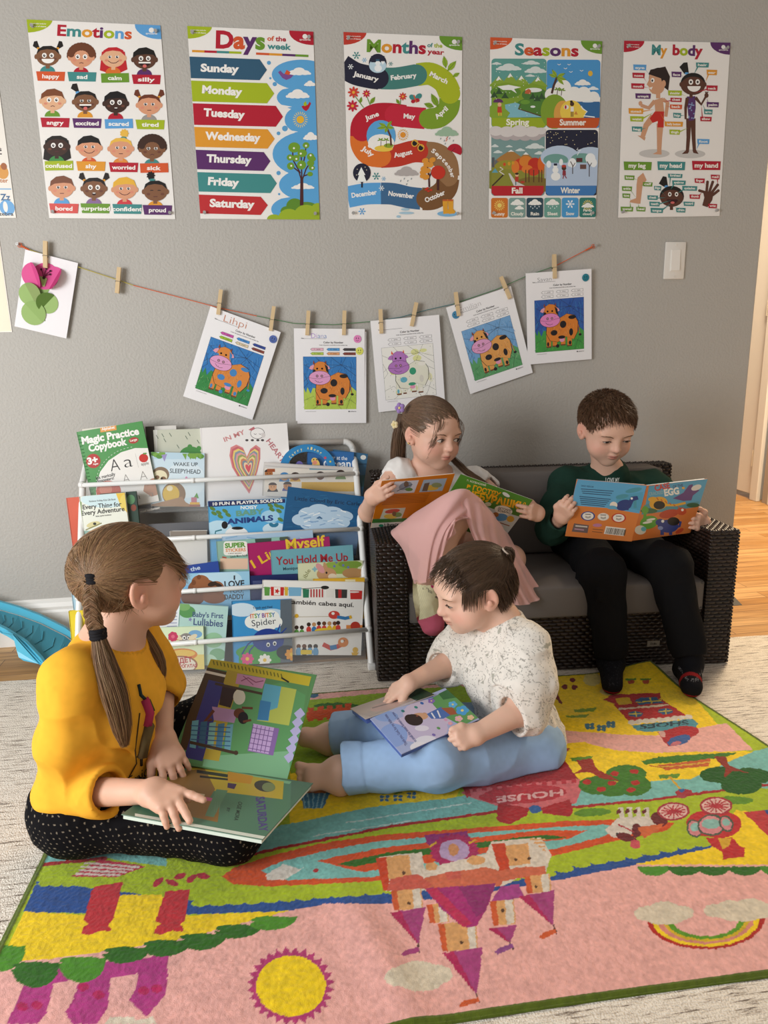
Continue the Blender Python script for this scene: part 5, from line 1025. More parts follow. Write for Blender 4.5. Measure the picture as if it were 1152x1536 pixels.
# ---- third tier
rack_book('watery light blue book at the back of the third tier', 2, (333, 805), (469, 795), .0360, .0080, '#a9c4dc', lambda A: [A.line([(340+x*.9, 120+random.uniform(-40, 40)), (400+x*.9, 110+random.uniform(-40, 40))], 6, random.choice(('#8ab0d0', '#c8dcea'))) for x in range(0, 500, 30)], c4)
def a_super(A):
 A.ell(600, 180, 200, 140, '#8fbfb0'); A.rect(340, 195, 480, 250, '#e6c4a8'); A.rrect(357, 108, 478, 180, 14, '#eeece4'); A.text('SUPER', (364, 142), (470, 136), 24, '#5f9a3a', .05); A.text('STICKERS', (368, 162), (470, 158), 16, '#d9833a', .03); A.text('A MOST MODEST', (380, 173), (450, 172), 6, '#5a5a54')
 A.poly([(516, 96), (600, 92), (600, 120), (520, 120)], '#3a4a44'); A.ell(665, 95, 24, 18, '#4a5a50'); A.line([(350, 188), (372, 192)], 7, '#b0503a'); A.text('Loads More Inside', (392, 192), (480, 184), 12, '#3a4a44')
rack_book('sage green sticker book with a white badge, titled Super Stickers', 2, (324.5, 812.5), (431, 805), .0280, .0070, '#8fb5a5', a_super, c4)
def a_myself(A): A.text('I Li', (512, 246), (596, 196), 46, '#e8b832', .02); A.text('Myself', (676, 152), (876, 130), 56, '#e8c23a', .025); A.text('ke', (600, 200), (640, 185), 40, '#e8b832', .02)
rack_book('magenta book with yellow curly letters on the third tier', 2, (371, 815.5), (494, 805), .0200, .0070, '#a81d62', a_myself, c4, pages='#e6c04a')
rack_book('light blue book edge poking out left of the rack on the third tier', 2, (101, 838), (165, 832), .0120, .0070, '#a9cbdc')
def a_hold(A): A.text('You Hold Me Up', (624, 228), (990, 206), 42, '#a02430', .02); A.text('Monique Gray', (660, 256), (790, 246), 16, '#2f4a54')
rack_book('teal book with red brush lettering, titled You Hold Me Up', 2, (406, 826), (529, 817.5), .0120, .0070, '#6fa9b5', a_hold, c4)
rack_book('navy book lying low behind the rabbit book', 2, (375, 864), (446, 861), .0040, .0070, '#1f2a5c', lambda A: [A.line([(505, 312+7*k), (550, 311+7*k)], 2, '#7a86b0') for k in range(4)], c4)
rack_book('royal blue book edge behind the two cuddling bears', 2, (262, 851), (327, 842), .0120, .0070, '#2a4a9c', lambda A: A.text('the', (190, 262), (240, 250), 22, '#c8d8ea', .02), c4)
def a_rabbit(A):
 A.rect(730, 200, 1070, 320, '#d9dcb4'); A.ell(950, 240, 90, 34, '#8fae4a'); A.ell(1000, 225, 60, 20, '#7a9a3a'); A.ell(880, 275, 50, 34, '#c4956a'); A.ell(848, 245, 16, 30, '#d99a9a', rot=-40); A.ell(875, 240, 10, 26, '#c4956a', rot=-15); A.ell(880, 268, 5, 6, '#2a2220'); A.ell(1015, 270, 55, 26, '#b58a5a'); A.ell(1050, 262, 18, 14, '#b58a5a'); A.ell(910, 288, 22, 16, '#ead8bc')
 A.text('ible', (776, 298), (800, 256), 22, '#8a8a5a', .01); A.ell(820, 250, 14, 6, '#8ab8c0'); A.ell(820, 250, 6, 14, '#8ab8c0')
 for x, y in ((930, 215), (965, 230), (990, 240), (920, 235)): A.ell(x, y, 6, 6, '#6a78b0')
rack_book('green board book with a brown rabbit in the grass', 2, (447, 845.5), (544, 841), .0030, .0080, '#cfd4a2', a_rabbit, c4)
def a_love(A):
 A.rect(130, 260, 490, 330, '#9acbe6'); A.ell(330, 300, 120, 50, '#bfe0f0')
 A.ell(250, 350, 75, 52, '#8a5638'); A.ell(240, 315, 46, 36, '#9a6342'); A.ell(205, 318, 12, 14, '#7a4a30'); A.ell(232, 290, 11, 12, '#7a4a30'); A.ell(320, 350, 42, 40, '#9a6342'); A.ell(300, 325, 24, 12, '#3a2a24', rot=-15); A.ell(330, 330, 20, 9, '#3a2a24', rot=20); A.ell(200, 395, 60, 40, '#7a4a30'); A.ell(310, 395, 60, 30, '#8a5638')
 A.text('I', (408, 303), (416, 303), 22, '#33363c', .03); A.text('LOVE', (362, 342), (464, 336), 32, '#33363c', .03); A.text('YOU,', (384, 372), (458, 368), 24, '#33363c', .0); A.text('DADDY', (362, 404), (462, 400), 26, '#33363c', .02)
rack_book('light blue book with two brown bears, titled I love you', 2, (270, 861), (374, 857), .0030, .0080, '#86bfe2', a_love, c4)
# ---- bottom tier
def a_yel(A): A.text('M', (118, 958), (134, 950), 15, '#5a4a50', .0); A.ell(185, 975, 20, 18, '#d9b83a')
rack_book('yellow book on the bottom tier behind the girl\'s neck and braid', 3, (103, 917), (240, 906), .0250, .0120, '#e3cb2f', a_yel)
rack_book('white leaflet with blue writing beside the lullabies book', 3, (215, 912), (268, 903), .0200, .0040, '#e6e6ea', lambda A: [A.line([(100, 150+k*16), (150, 148+k*16)], 3, '#7a80a8') for k in range(16)], c5)
def a_lull(A):
 A.ell(200, 190, 40, 30, '#5f9a5f'); A.ell(185, 165, 30, 20, '#7fb070'); A.text("Baby's First", (226, 214), (378, 222), 26, '#4a5a86', .015); A.text('Lullabies', (230, 254), (376, 264), 34, '#4a5a86', .015)
 A.ell(330, 330, 46, 38, '#9ac7a0'); A.ell(350, 400, 40, 30, '#7fb08a'); A.ell(310, 440, 40, 40, '#b7d8c0'); A.star(215, 228, 5, 5, 11, '#8a86b8')
rack_book('mint board book titled Baby\'s First Lullabies on the bottom tier', 3, (270, 905.6), (342.5, 910), .0110, .0080, '#b5d8d2', a_lull, c5)
def a_goat(A):
 A.rect(50, 260, 290, 400, '#dcecc8'); A.rect(50, 400, 290, 510, '#e6d27a'); A.ell(240, 300, 34, 20, '#7fb0d8'); A.ell(175, 330, 70, 24, '#d9a06a', 180, 360); A.ell(195, 325, 34, 30, '#8f8a86'); A.ell(200, 345, 22, 16, '#c9c2bc'); A.ell(185, 318, 9, 10, '#f0f0ea'); A.ell(208, 318, 9, 10, '#f0f0ea'); A.ell(186, 319, 4, 5, '#222'); A.ell(207, 319, 4, 5, '#222')
 A.ell(228, 315, 24, 12, '#e6d8b8', rot=-30); A.ell(155, 315, 24, 10, '#e6d8b8', rot=30)
 for k in range(7): t = k*2*PI/7; A.ell(130+14*math.cos(t), 312+14*math.sin(t), 11, 11, '#c9436a')
 A.ell(130, 312, 9, 9, '#e0708a'); A.ell(175, 400, 76, 30, '#d9833a'); A.ell(180, 395, 60, 18, '#e8c25a'); A.ell(170, 450, 82, 44, '#a06a4a'); A.ell(170, 452, 74, 38, '#e9e2d2'); A.ell(60, 440, 18, 40, '#5f9a4a')
 A.text('ИДЁТ', (140, 446), (225, 436), 24, '#b5282c', .04); A.text('КОЗА РОГАТАЯ', (104, 470), (250, 462), 16, '#b5282c', .04)
rack_book('small board book with a horned goat and flower on the bottom tier', 3, (238, 942), (305, 939.6), .0020, .0080, '#d6e6c4', a_goat, c5)
def a_spider(A):
 A.ell(470, 180, 70, 34, '#cfe2ee'); A.ell(620, 200, 60, 26, '#bcd8ea'); A.rect(455, 375, 720, 480, '#4a9a4a'); A.ell(560, 390, 120, 40, '#4a9a4a'); A.rect(660, 128, 720, 480, '#5f6a74')
 for x, y, rx, ry in ((520, 240, 36, 32), (560, 215, 50, 34), (610, 215, 46, 34), (640, 240, 30, 28), (580, 260, 60, 28)): A.ell(x, y, rx, ry, '#eef0ea')
 A.text('Touch and Feel', (524, 176), (620, 170), 11, '#2f4a6a'); A.text('ITSY BITSY', (512, 222), (635, 214), 22, ['#c9433a', '#d9833a', '#5f9a3a', '#3a7ab0', '#7a4a9a', '#c9433a', '#d9833a', '#5f9a3a', '#3a7ab0'], .03); A.text('Spider', (520, 262), (640, 248), 32, '#2a3444', .0)
 for pts in ([(640, 300), (660, 250), (720, 270)], [(650, 310), (690, 270), (740, 300)], [(655, 330), (690, 310), (735, 330)], [(540, 320), (500, 350), (470, 400)], [(545, 340), (510, 380), (500, 420)]): A.line(pts, 7, '#27408f')
 A.ell(600, 330, 78, 58, '#27408f'); A.ell(600, 352, 9, 11, '#eef0ea'); A.ell(632, 346, 9, 11, '#eef0ea'); A.ell(600, 354, 5, 6, '#111'); A.ell(632, 348, 5, 6, '#111'); A.ell(690, 390, 50, 36, '#26303a')
 for x, y, c in ((497, 422, '#d94a86'), (583, 428, '#f0eee6'), (715, 400, '#e09a3a')):
  for k in range(8): t = k*PI/4; A.ell(x+20*math.cos(t), y+18*math.sin(t), 13, 9, c, rot=45*k)
  A.ell(x, y, 9, 9, '#e8c24a')
rack_book('sky blue touch book with a big blue spider, titled Itsy Bitsy Spider', 3, (347.6, 902.5), (437, 899), .0020, .0090, '#3f94cc', a_spider, c5, spine='#2f7ab0')
rack_book('yellow book right behind the white flag bunting book', 3, (470, 869), (547, 867), .0230, .0100, '#e0b02f', lambda A: A.rect(980, 30, 1030, 60, '#e8dcb0'), c5, H=.12)
def a_tamb(A):
 A.line([(575, 70), (700, 80), (860, 70), (1085, 90)], 3, '#5a5a54')
 for x, y, w, c in ((580, 66, 28, '#5f9a4a'), (612, 66, 66, '#c9302c'), (680, 66, 18, '#d9b23a'), (700, 68, 64, '#7ab0d0'), (770, 76, 32, '#2f7a58'), (806, 76, 70, '#e6e2da'), (885, 75, 40, '#e6e2da'), (930, 78, 60, '#3a3a38'), (1004, 84, 60, '#c9302c')): A.poly([(x, y), (x+w, y+2), (x+w-2, y+44), (x+2, y+44)], c)
 A.rect(628, 68, 660, 108, '#efece4'); A.star(644, 88, 5, 7, 15, '#c9302c')
 for k in range(5): A.rect(808+14*k, 78, 815+14*k, 118, '#b5282c')
 A.rect(946, 80, 962, 122, '#b5282c'); A.ell(880, 70, 20, 9, '#222'); A.ell(1020, 92, 30, 4, '#efece4')
 A.text('también cabes aquí.', (705, 150), (1022, 166), 22, '#3a3634', .02)
 A.line([(725, 215), (960, 212)], 2, '#a08a5a')
 R = random.Random(5)
 for x0, x1, y in ((740, 790, 285), (800, 830, 270), (850, 940, 265), (945, 960, 262)):
  for x in range(x0, x1, 26): A.ell(x, y-18, 10, 10, R.choice(('#6a4028', '#c09060', '#3a2a24'))); A.ell(x, y+8, 12, 16, R.choice(('#c9433a', '#3a7ab0', '#5f9a4a', '#e0b02f')))
 A.ell(885, 282, 56, 12, '#e0c23a'); A.ell(925, 205, 28, 20, '#c9433a'); A.line([(940, 215), (980, 222), (1010, 215)], 16, '#3a7ab0'); A.line([(1000, 218), (1012, 214)], 16, '#e0b02f'); A.ell(920, 198, 8, 7, '#efece4')
 A.rect(985, 255, 1065, 284, '#d98a4a'); A.ell(1030, 260, 24, 22, '#b5382a'); A.ell(740, 210, 10, 10, '#e0b02f')
 for x in range(750, 840, 28): A.ell(x, 360, 11, 11, R.choice(('#6a4028', '#3a2a24'))); A.ell(x, 388, 14, 22, R.choice(('#6aa0c8', '#2a2a30', '#e0b02f')))
 A.rect(760, 378, 815, 400, '#e0c23a'); A.line([(870, 350), (910, 370), (940, 362), (975, 345)], 22, '#c9433a'); A.line([(905, 368), (938, 362)], 22, '#3a7ab0'); A.ell(970, 340, 26, 24, '#d9833a'); A.ell(965, 335, 8, 8, '#efece4'); A.ell(975, 332, 3, 3, '#111')
 A.ell(1030, 378, 14, 14, '#e0b02f'); A.poly([(1010, 390), (1048, 390), (1035, 408), (1015, 408)], '#e0b02f')
rack_book('white book with flag bunting and small figures, reading también cabes aquí', 3, (394, 870.6), (546.6, 873.7), .0120, .0100, '#efece6', a_tamb, c5)
# ================================================================== wicker loveseat
SA = math.radians(-3.6); SO = V(.236, -.470, .0032)     # front left foot corner, turned a little off the wall
SW, SD = .992, .435
def wicker_material():
 m = bpy.data.materials.new('dark_wicker'); m.use_nodes = True; nt = m.node_tree; b = nt.nodes['Principled BSDF']
 b.inputs['Roughness'].default_value = 0.36; b.inputs['Specular IOR Level'].default_value = 0.5
 a = nt.nodes.new('ShaderNodeAttribute'); a.attribute_name = 'col'; nt.links.new(a.outputs['Color'], b.inputs['Base Color']); return m
WICK = wicker_material()
sofa = empty('wicker_loveseat', 'small dark brown wicker loveseat with grey cushions against the wall', 'sofa', SO, SA)
def weave(mb, o, ua, va, n, W, Hh, sx=.0118, sy=.0098, t=.0046):
 """a woven panel: flat strands running along ua over upright ribs, every other row shifted"""
 o = V(*o); ua = unit(ua); va = unit(va); n = unit(n); R = random.Random(int(W*1e4+Hh*1e3))
 mb.face([o, o+ua*W, o+ua*W+va*Hh, o+va*Hh], '#0d0908')
 nr = max(1, int(round(Hh/sy))); sy = Hh/nr; ncol = max(2, int(round(W/sx))); sx = W/ncol
 for r in range(nr):
  y0 = r*sy+.0006; y1 = (r+1)*sy-.0006; ph = (r % 2)
  xs = [0]+[sx*(k+ .5) for k in range(-1, ncol+1) if (k+ph) % 2 == 0 and 0 < sx*(k+.5) < W]+[W]
  for x0, x1 in zip(xs[:-1], xs[1:]):
   c = R.choice(('#2a1d17', '#241813', '#30221b', '#1e1410', '#271b15')); P = []
   for f, z in ((0, .0004), (.18, t*.75), (.5, t), (.82, t*.75), (1, .0004)):
    P.append([o+ua*(x0+(x1-x0)*f)+va*y+n*zz for y, zz in ((y0, .0002), (y0+sy*.18, z), (y1-sy*.18, z), (y1, .0002))])
   i = len(mb.v); mb.v += [tuple(p) for q in P for p in q]
   for a in range(4):
    for d in range(3): mb.f.append((i+a*4+d, i+(a+1)*4+d, i+(a+1)*4+d+1, i+a*4+d+1)); mb.c.append(c)
def wick_box(name, lo, hi, faces, parent, sx=.0118):
 """a woven box; faces: which sides carry the weave"""
 lo = V(*lo); hi = V(*hi); d = hi-lo; mb = MB(); mb.box(lo+.0012, hi-.0012, '#140e0b', bev=.003)
 if 'f' in faces: weave(mb, lo, (1, 0, 0), (0, 0, 1), (0, -1, 0), d[0], d[2], sx)
 if 'b' in faces: weave(mb, (lo[0], hi[1], lo[2]), (1, 0, 0), (0, 0, 1), (0, 1, 0), d[0], d[2], sx)
 if 'l' in faces: weave(mb, lo, (0, 1, 0), (0, 0, 1), (-1, 0, 0), d[1], d[2], sx)
 if 'r' in faces: weave(mb, (hi[0], lo[1], lo[2]), (0, 1, 0), (0, 0, 1), (1, 0, 0), d[1], d[2], sx)
 if 't' in faces: weave(mb, (lo[0], lo[1], hi[2]), (0, 1, 0), (1, 0, 0), (0, 0, 1), d[1], d[0], sx)
 # wrapped strand along the corners, small dark brown knots
 for x in ((lo[0], hi[0])):
  if 'f' in faces:
   nz = int(d[2]/.0098)
   for k in range(nz): mb.ball((x, lo[1], lo[2]+(k+.5)*d[2]/nz), (.0042, .0042, .0047), '#261a14', 8)
 if 't' in faces:
  for y in (lo[1],):
   nx = int(d[0]/.012)
   for k in range(nx): mb.ball((lo[0]+(k+.5)*d[0]/nx, y, hi[2]), (.0058, .004, .004), '#261a14', 8)
  for x in (lo[0], hi[0]):
   ny = int(d[1]/.012)
   for k in range(ny): mb.ball((x, lo[1]+(k+.5)*d[1]/ny, hi[2]), (.004, .0058, .004), '#261a14', 8)
 return mb.build(name, WICK, parent, smooth=True)
AW = .078; AH = .388
wick_box('armrest', (0, 0, .002), (AW, SD-.03, AH), 'flrt', sofa); wick_box('armrest', (SW-AW, 0, .002), (SW, SD-.03, AH), 'flrt', sofa)
wick_box('base', (AW+.001, .010, .003), (SW-AW-.001, SD-.06, .163), 'f', sofa)
wick_box('backrest', (AW*.2, SD-.058, .17), (SW-AW*.2, SD, .512), 'ft', sofa)
for x in (.02, SW-.02):
 for y in (.02, SD-.05): MB().tube([(x, y, .0), (x, y, .004)], .012, n=12).build('foot', mat('black_plastic', '#161412', 0.5), sofa)
CUSH = mat('grey_cushion', '#6d6763', 0.85, 0.15, bump=(900, .15, .0004))
def cushion(name, lo, hi, puff, axis, nseg=(28, 16)):
 """boxy cushion with piping; the big faces swell a little"""
 lo = V(*lo); hi = V(*hi); bm = bmesh.new(); bmesh.ops.create_cube(bm, size=1)
 bmesh.ops.bevel(bm, geom=bm.edges[:], offset=.05, segments=3, profile=.6, affect='EDGES')
 bmesh.ops.subdivide_edges(bm, edges=bm.edges[:], cuts=5, use_grid_fill=True)
 d = hi-lo; ctr = (lo+hi)/2; oth = [k for k in range(3) if k != axis]
 for v in bm.verts:
  p = np.array(v.co[:]); e = 1-(2*abs(p[oth[0]]))**4; f = 1-(2*abs(p[oth[1]]))**4; q = p.copy()
  for k in oth: q[k] = np.sign(p[k])*min(abs(p[k]), .5)
  w = ctr+q*d; w[axis] += np.sign(p[axis])*puff*max(e, 0)**.5*max(f, 0)**.5*(abs(p[axis]) > .3); v.co = Vector(w)
 mb = MB(); mb.bm(bm, '#6d6763'); o = mb.build(name, CUSH, sofa, smooth=True)
 r = .004; pp = MB()
 for s in (1, -1):
  z = hi[axis] if s > 0 else lo[axis]; c = []
  for u, w in ((0, 0), (1, 0), (1, 1), (0, 1)):
   p = [0, 0, 0]; p[axis] = z-s*.004; p[oth[0]] = lo[oth[0]]+.008+(d[oth[0]]-.016)*u; p[oth[1]] = lo[oth[1]]+.006+(d[oth[1]]-.012)*w; c.append(V(*p))
  pp.tube(c+[c[0]], r, n=8)
 pp.build('piping', mat('grey_piping', '#5d5854', 0.8), o, smooth=True)
 return o
cushion('seat_cushion', (AW+.004, -.006, .166), (SW-AW-.004, SD-.07, .248), .012, 2)
cushion('back_cushion', (AW+.006, SD-.145, .262), (SW-AW-.006, SD-.064, .520), .016, 1)
# small woven brand tag low on the base
lb = MB(); A = Art([(0, 0), (90, 0), (90, 40), (0, 40)], .036, .017, lb); lb.box((-.018, -.0085, -.0015), (.018, .0085, 0), '#8a857c'); A.text('Dodo', (22, 27), (68, 27), 14, '#3a3632', .02)
lab = lb.build('label', SHEET, sofa); lab.matrix_local = frame((.775, .0055, .068), (1, 0, 0), (0, 0, 1), (0, -1, 0))
# ================================================================== turquoise toy slide at the left edge
TURQ = mat('turquoise_plastic', '#58b9d6', 0.35, 0.45, attr=False); TURQ2 = mat('turquoise_bed', '#4a9fb5', 0.4, 0.4)
def slide():
 # the bed curves down from the upper left and turns out to the floor; both rails follow it
 ctr = V(-.80, -.17, 0.0005); rt = empty('toy_slide', 'turquoise plastic toy slide on the wood floor by the baseboard', 'toy slide', ctr)
 FT = [atY(*p) for p in ((-130, 872, -.055), (-60, 886, -.055), (0, 903, -.06), (28, 911, -.065), (60, 923, -.075), (98, 942, -.09), (124, 962, -.105))]
 NB = [atY(*p) for p in ((-130, 910, -.16), (-62, 922, -.16), (-4, 941, -.165), (14, 950, -.17), (42, 968, -.185), (65, 992, -.215), (77, 1012, -.25))]
 FB = [p+V(0, -.012, -.022) for p in FT]
 for L in (FT, FB, NB):
  for p in L: p -= ctr; p[2] = max(p[2], .004)
 n = len(FT); bed = MB(); d = V(0, 0, -.004)
 for i in range(n-1):
  a, b, c, e = FB[i], FB[i+1], NB[i+1], NB[i]; bed.mesh([a, b, c, e, a+d, b+d, c+d, e+d], [(0, 1, 2, 3), (7, 6, 5, 4), (0, 4, 5, 1), (1, 5, 6, 2), (2, 6, 7, 3), (3, 7, 4, 0)])
  for f in (.25, .75):
   q = lambda g, h: (a*(1-g)+b*g)*(1-h)+(e*(1-g)+c*g)*h+V(0, 0, .001)
   bed.tube([q(f, .22), q(f+.14, .50), q(f, .78)], .0014, n=6)
 bed.build('slide_bed', TURQ2, rt)
 for L, hgt, w, dn in ((FT, .0, V(0, .012, 0), .026), (NB, .016, V(-.003, -.010, 0), .005)):
  m = MB()
  for i in range(n-1):
   A = [L[i]+V(0, 0, hgt), L[i+1]+V(0, 0, hgt)]; B = [L[i]-V(0, 0, dn), L[i+1]-V(0, 0, dn)]; P = [A[0], A[1], A[1]+w, A[0]+w, B[0], B[1], B[1]+w, B[0]+w]; m.mesh(P, [(0, 1, 2, 3), (7, 6, 5, 4), (0, 4, 5, 1), (2, 6, 7, 3), (0, 3, 7, 4), (1, 5, 6, 2)])
  m.build('side_wall', TURQ, rt)
 top = [p+V(-.003, -.006, .002) for p in NB[2:]]; low = [atY(x, y, -.19-.06*k/7)-ctr for k, (x, y) in enumerate(((3, 950), (19, 952), (25, 976), (28, 986), (35, 991), (58, 996), (69, 1004), (70, 1013)))]
 for p in low: p[2] = max(p[2], .001)
 P = top+low[::-1]; k = len(P); t = V(0, .006, 0); sk = MB(); sk.mesh(P+[p+t for p in P], [tuple(range(k)), tuple(range(k, 2*k))[::-1]]+[(i, (i+1) % k, k+(i+1) % k, k+i) for i in range(k)]); sk.build('skirt', TURQ, rt)
 mb = MB(); x = NB[0][0]+.02; mb.box((x, -.02, 0), (x+.015, .10, NB[0][2]-.01)); mb.build('support', TURQ, rt)
slide()
# ================================================================== play rug
RUGQ = [V(-.466, -1.493), V(1.125, -1.493), V(.997, -.532), V(-.468, -.497)]      # front left, front right, back right, back left
def rug_height(x, y):
 z = .0075+0*x
 z = z+.010*np.exp(-(((x-.60)*.75+(y+.70)*.66)/.045)**2)*np.exp(-((x-.68)/.22)**2-((y+.72)/.2)**2)
 z = z+.010*np.exp(-(((x-.105)*.9+(y+1.36)*.25)/.03)**2)*np.exp(-((y+1.36)/.16)**2)
 z = z+.026*np.exp(-((x-.99)/.10)**2-((y+.53)/.10)**2)
 z = z+.004*np.exp(-(((x-.30)-.3*(y+1.25))/.06)**2)*np.exp(-((y+1.25)/.2)**2)
 return z
def rug():
 nx, ny = 800, 520
 s, t = np.meshgrid(np.linspace(0, 1, nx), np.linspace(0, 1, ny), indexing='xy'); s = s.ravel()[:, None]; t = t.ravel()[:, None]
 q = RUGQ; xy = (1-s)*(1-t)*q[0]+s*(1-t)*q[1]+s*t*q[2]+(1-s)*t*q[3]
 EDGE = np.minimum(np.minimum(s, 1-s)[:, 0]*1.56, np.minimum(t, 1-t)[:, 0]*1.0)
 xy = xy+np.c_[.004*np.sin(7*xy[:, 1]+2), .004*np.sin(5*xy[:, 0])]
 z = rug_height(xy[:, 0], xy[:, 1])+.0006*_n3(np.c_[xy, 0*xy[:, 0]], 6, 3); P = np.c_[xy, z]
 d = P-CP; w = d@FW; px = 576+CAM_F*(d@RT)/w; py = 768-CAM_F*(d@UP)/w
 jx = px+1.1*_n3(P, 150, 5); jy = py+.8*_n3(P, 150, 9)
 col = np.tile(np.array(hexc('#ecb0a7')), (len(P), 1))
 def paint(m, c): col[m] = hexc(c)
 def poly(pts, c, crop=(0, 0, 1)):
  pts = np.array(pts, float)/crop[2]+V(crop[0], crop[1]); m0 = np.where((jx > pts[:, 0].min()) & (jx < pts[:, 0].max()) & (jy > pts[:, 1].min()) & (jy < pts[:, 1].max()))[0]
  x, y = jx[m0], jy[m0]; ins = np.zeros(len(m0), bool)
  for (x0, y0), (x1, y1) in zip(pts, np.roll(pts, -1, 0)):
   if y0 == y1: continue
   ins ^= ((y0 > y) != (y1 > y)) & (x < (x1-x0)*(y-y0)/(y1-y0)+x0)
  paint(m0[ins], c)
 def ell(cx, cy, rx, ry, c, crop=(0, 0, 1), rot=0, a0=None, a1=None):
  n = 40; T = np.linspace(0 if a0 is None else math.radians(a0), 2*PI if a1 is None else math.radians(a1), n); r = math.radians(rot)
  poly([(cx+rx*math.cos(t)*math.cos(r)-ry*math.sin(t)*math.sin(r), cy+rx*math.cos(t)*math.sin(r)+ry*math.sin(t)*math.cos(r)) for t in T], c, crop)
 def line(pts, wd, c, crop=(0, 0, 1)):
  pts = [V(*p) for p in pts]
  for a, b in zip(pts[:-1], pts[1:]):
   u = unit(b-a); n = V(-u[1], u[0])*wd/2; e = u*wd*.15; poly([a+n-e, b+n+e, b-n+e, a-n-e], c, crop)
 r5, r6, r7, r8 = (0, 1180, 2), (560, 1180, 1.946), (700, 980, 2.5487), (420, 960, 3.03)
 PK, YL, LM, TL, BL, RD, OR, DG, MG = '#ecb0a7', '#f6d216', '#a9bf1c', '#7cbdb6', '#264f93', '#a81f22', '#d4501c', '#2f6a17', '#b53a84'
 # --- broad bands
 U = [(-400, 1490), (0, 1445), (125, 1430), (280, 1407), (380, 1380), (435, 1366), (495, 1355), (575, 1356), (700, 1343), (817, 1324), (940, 1298), (1066, 1272), (1400, 1200), (1400, 900), (-400, 900)]
 poly(U, LM)
 poly([(55, 1322), (300, 1352), (320, 1357), (400, 1350), (500, 1342), (575, 1337), (700, 1326), (817, 1311), (878, 1295), (940, 1285), (1022, 1270), (1075, 1262), (1075, 1272), (940, 1300), (817, 1324), (700, 1343), (575, 1356), (495, 1355), (435, 1366), (282, 1372), (35, 1368)], BL)
 for k in range(30):
  x = 300+k*26; y = np.interp(x, [300, 400, 500, 575, 700, 817, 878, 940, 1022, 1075], [1355, 1350, 1342, 1337, 1326, 1311, 1295, 1285, 1270, 1262]); ell(x, y, 14, 5, LM)
 for k in range(5): ell(66+17*k, 1326, 9, 4, LM)
 poly([(37, 1367), (0, 1445), (-60, 1475), (25, 1442), (90, 1437), (155, 1427), (280, 1407), (380, 1380), (435, 1366), (300, 1372), (285, 1374), (240, 1342), (185, 1342), (125, 1372)], YL)
 poly([(950, 1297), (1066, 1272), (1085, 1250), (1104, 1215), (1160, 1222), (1400, 1200), (1400, 1300), (1152, 1297)], YL)
 # scallops along the edge of the pink
 for x, y, c in ((5, 475, '#4d8f22'), (105, 525, DG), (245, 510, '#4d8f22'), (378, 480, DG), (498, 460, DG), (608, 440, DG), (715, 413, DG), (820, 388, '#4d8f22')):
  ell(x, y+12, 72, 66 if x < 300 else 38 if x < 650 else 30, c, r5, a0=0, a1=180, rot=-8); ell(x, y+12, 68, 12, c, r5)
 for x, c in ((818, '#4d8f22'), (908, DG), (995, DG), (1085, DG), (1175, '#4d8f22')): ell(x, 233, 48, 27, c, r6, a0=0, a1=180)
 # --- upper bands
 poly([(82, 1240), (64, 1297), (160, 1287), (250, 1300), (250, 1200)], TL); line([(60, 1297), (160, 1287)], 5, RD)
 poly([(435, 1100), (435, 1236), (552, 1211), (684, 1196), (720, 1120), (600, 1010), (440, 1010)], YL)
 poly([(420, 1238), (435, 1236), (552, 1211), (684, 1196), (860, 1160), (1037, 1150), (1200, 1110), (1200, 1180), (1080, 1186), (975, 1200), (857, 1211), (747, 1217), (585, 1240), (420, 1273), (360, 1285)], TL)
 line([(519, 1234), (707, 1204)], 1.5, '#c4d8d2'); line([(469, 1254), (618, 1231)], 1.5, '#c4d8d2')
 line([(360, 1286), (420, 1272), (585, 1240), (747, 1217), (857, 1211), (975, 1200), (1080, 1186), (1160, 1176)], 4, RD)
 # pink road, lime and fence behind the toddler
 poly([(250, 1070), (240, 1030), (700, 1000), (700, 1030), (575, 1040), (463, 1050)], PK)
 poly([(250, 1070), (463, 1050), (575, 1039), (690, 1028), (760, 1060), (760, 1120), (440, 1150), (250, 1100)], '#93b51c')
 ell(505, 1059, 34, 5, DG); poly([(460, 1068), (526, 1060), (526, 1072), (460, 1080)], OR)
 for k in range(5): poly([(462+14*k, 1062-1.6*k), (471+14*k, 1061-1.6*k), (471+14*k, 1082-1.6*k), (462+14*k, 1083-1.6*k)], OR)
 ell(470, 1042, 8, 5, '#3a6a8a'); ell(515, 1124, 36, 9, '#c9a09a'); poly([(436, 1136), (560, 1128), (520, 1150), (436, 1160)], '#93b51c')
 # cupcake and little blue flowers
 poly([(85, 690), (230, 690), (195, 765), (110, 765)], '#3f7fa5', r8)
 for k in range(5): line([(98+27*k, 692), (116+17*k, 764)], 7, '#8fc0d0', r8)
 ell(150, 680, 85, 16, '#c9752c', r8); ell(160, 665, 60, 12, '#6a3f2a', r8)
 for x, y in ((475, 720), (536, 718), (598, 706)):
  for dx, dy in ((-12, -8), (12, -8), (-12, 8), (12, 8)): ell(x+dx, y+dy, 10, 7, '#2f6f9c', r8)
  line([(x-18, y-22), (x+18, y-24)], 5, '#5f8f2a', r8)
 # --- shoe corner
 poly([(700, 1100), (820, 1015), (985, 980), (1020, 1022), (1080, 1090), (1069, 1088), (990, 1103), (935, 1102), (877, 1098), (822, 1094)], YL)
 poly([(740, 1130), (822, 1094), (877, 1098), (935, 1102), (990, 1103), (1069, 1088), (1090, 1085), (1130, 1125), (1092, 1127), (982, 1129), (920, 1125), (877, 1113), (818, 1117)], PK)
 poly([(700, 1190), (760, 1130), (818, 1117), (877, 1113), (920, 1125), (982, 1129), (1092, 1127), (1131, 1127), (1092, 1143), (1037, 1168), (971, 1172), (865, 1176)], YL)
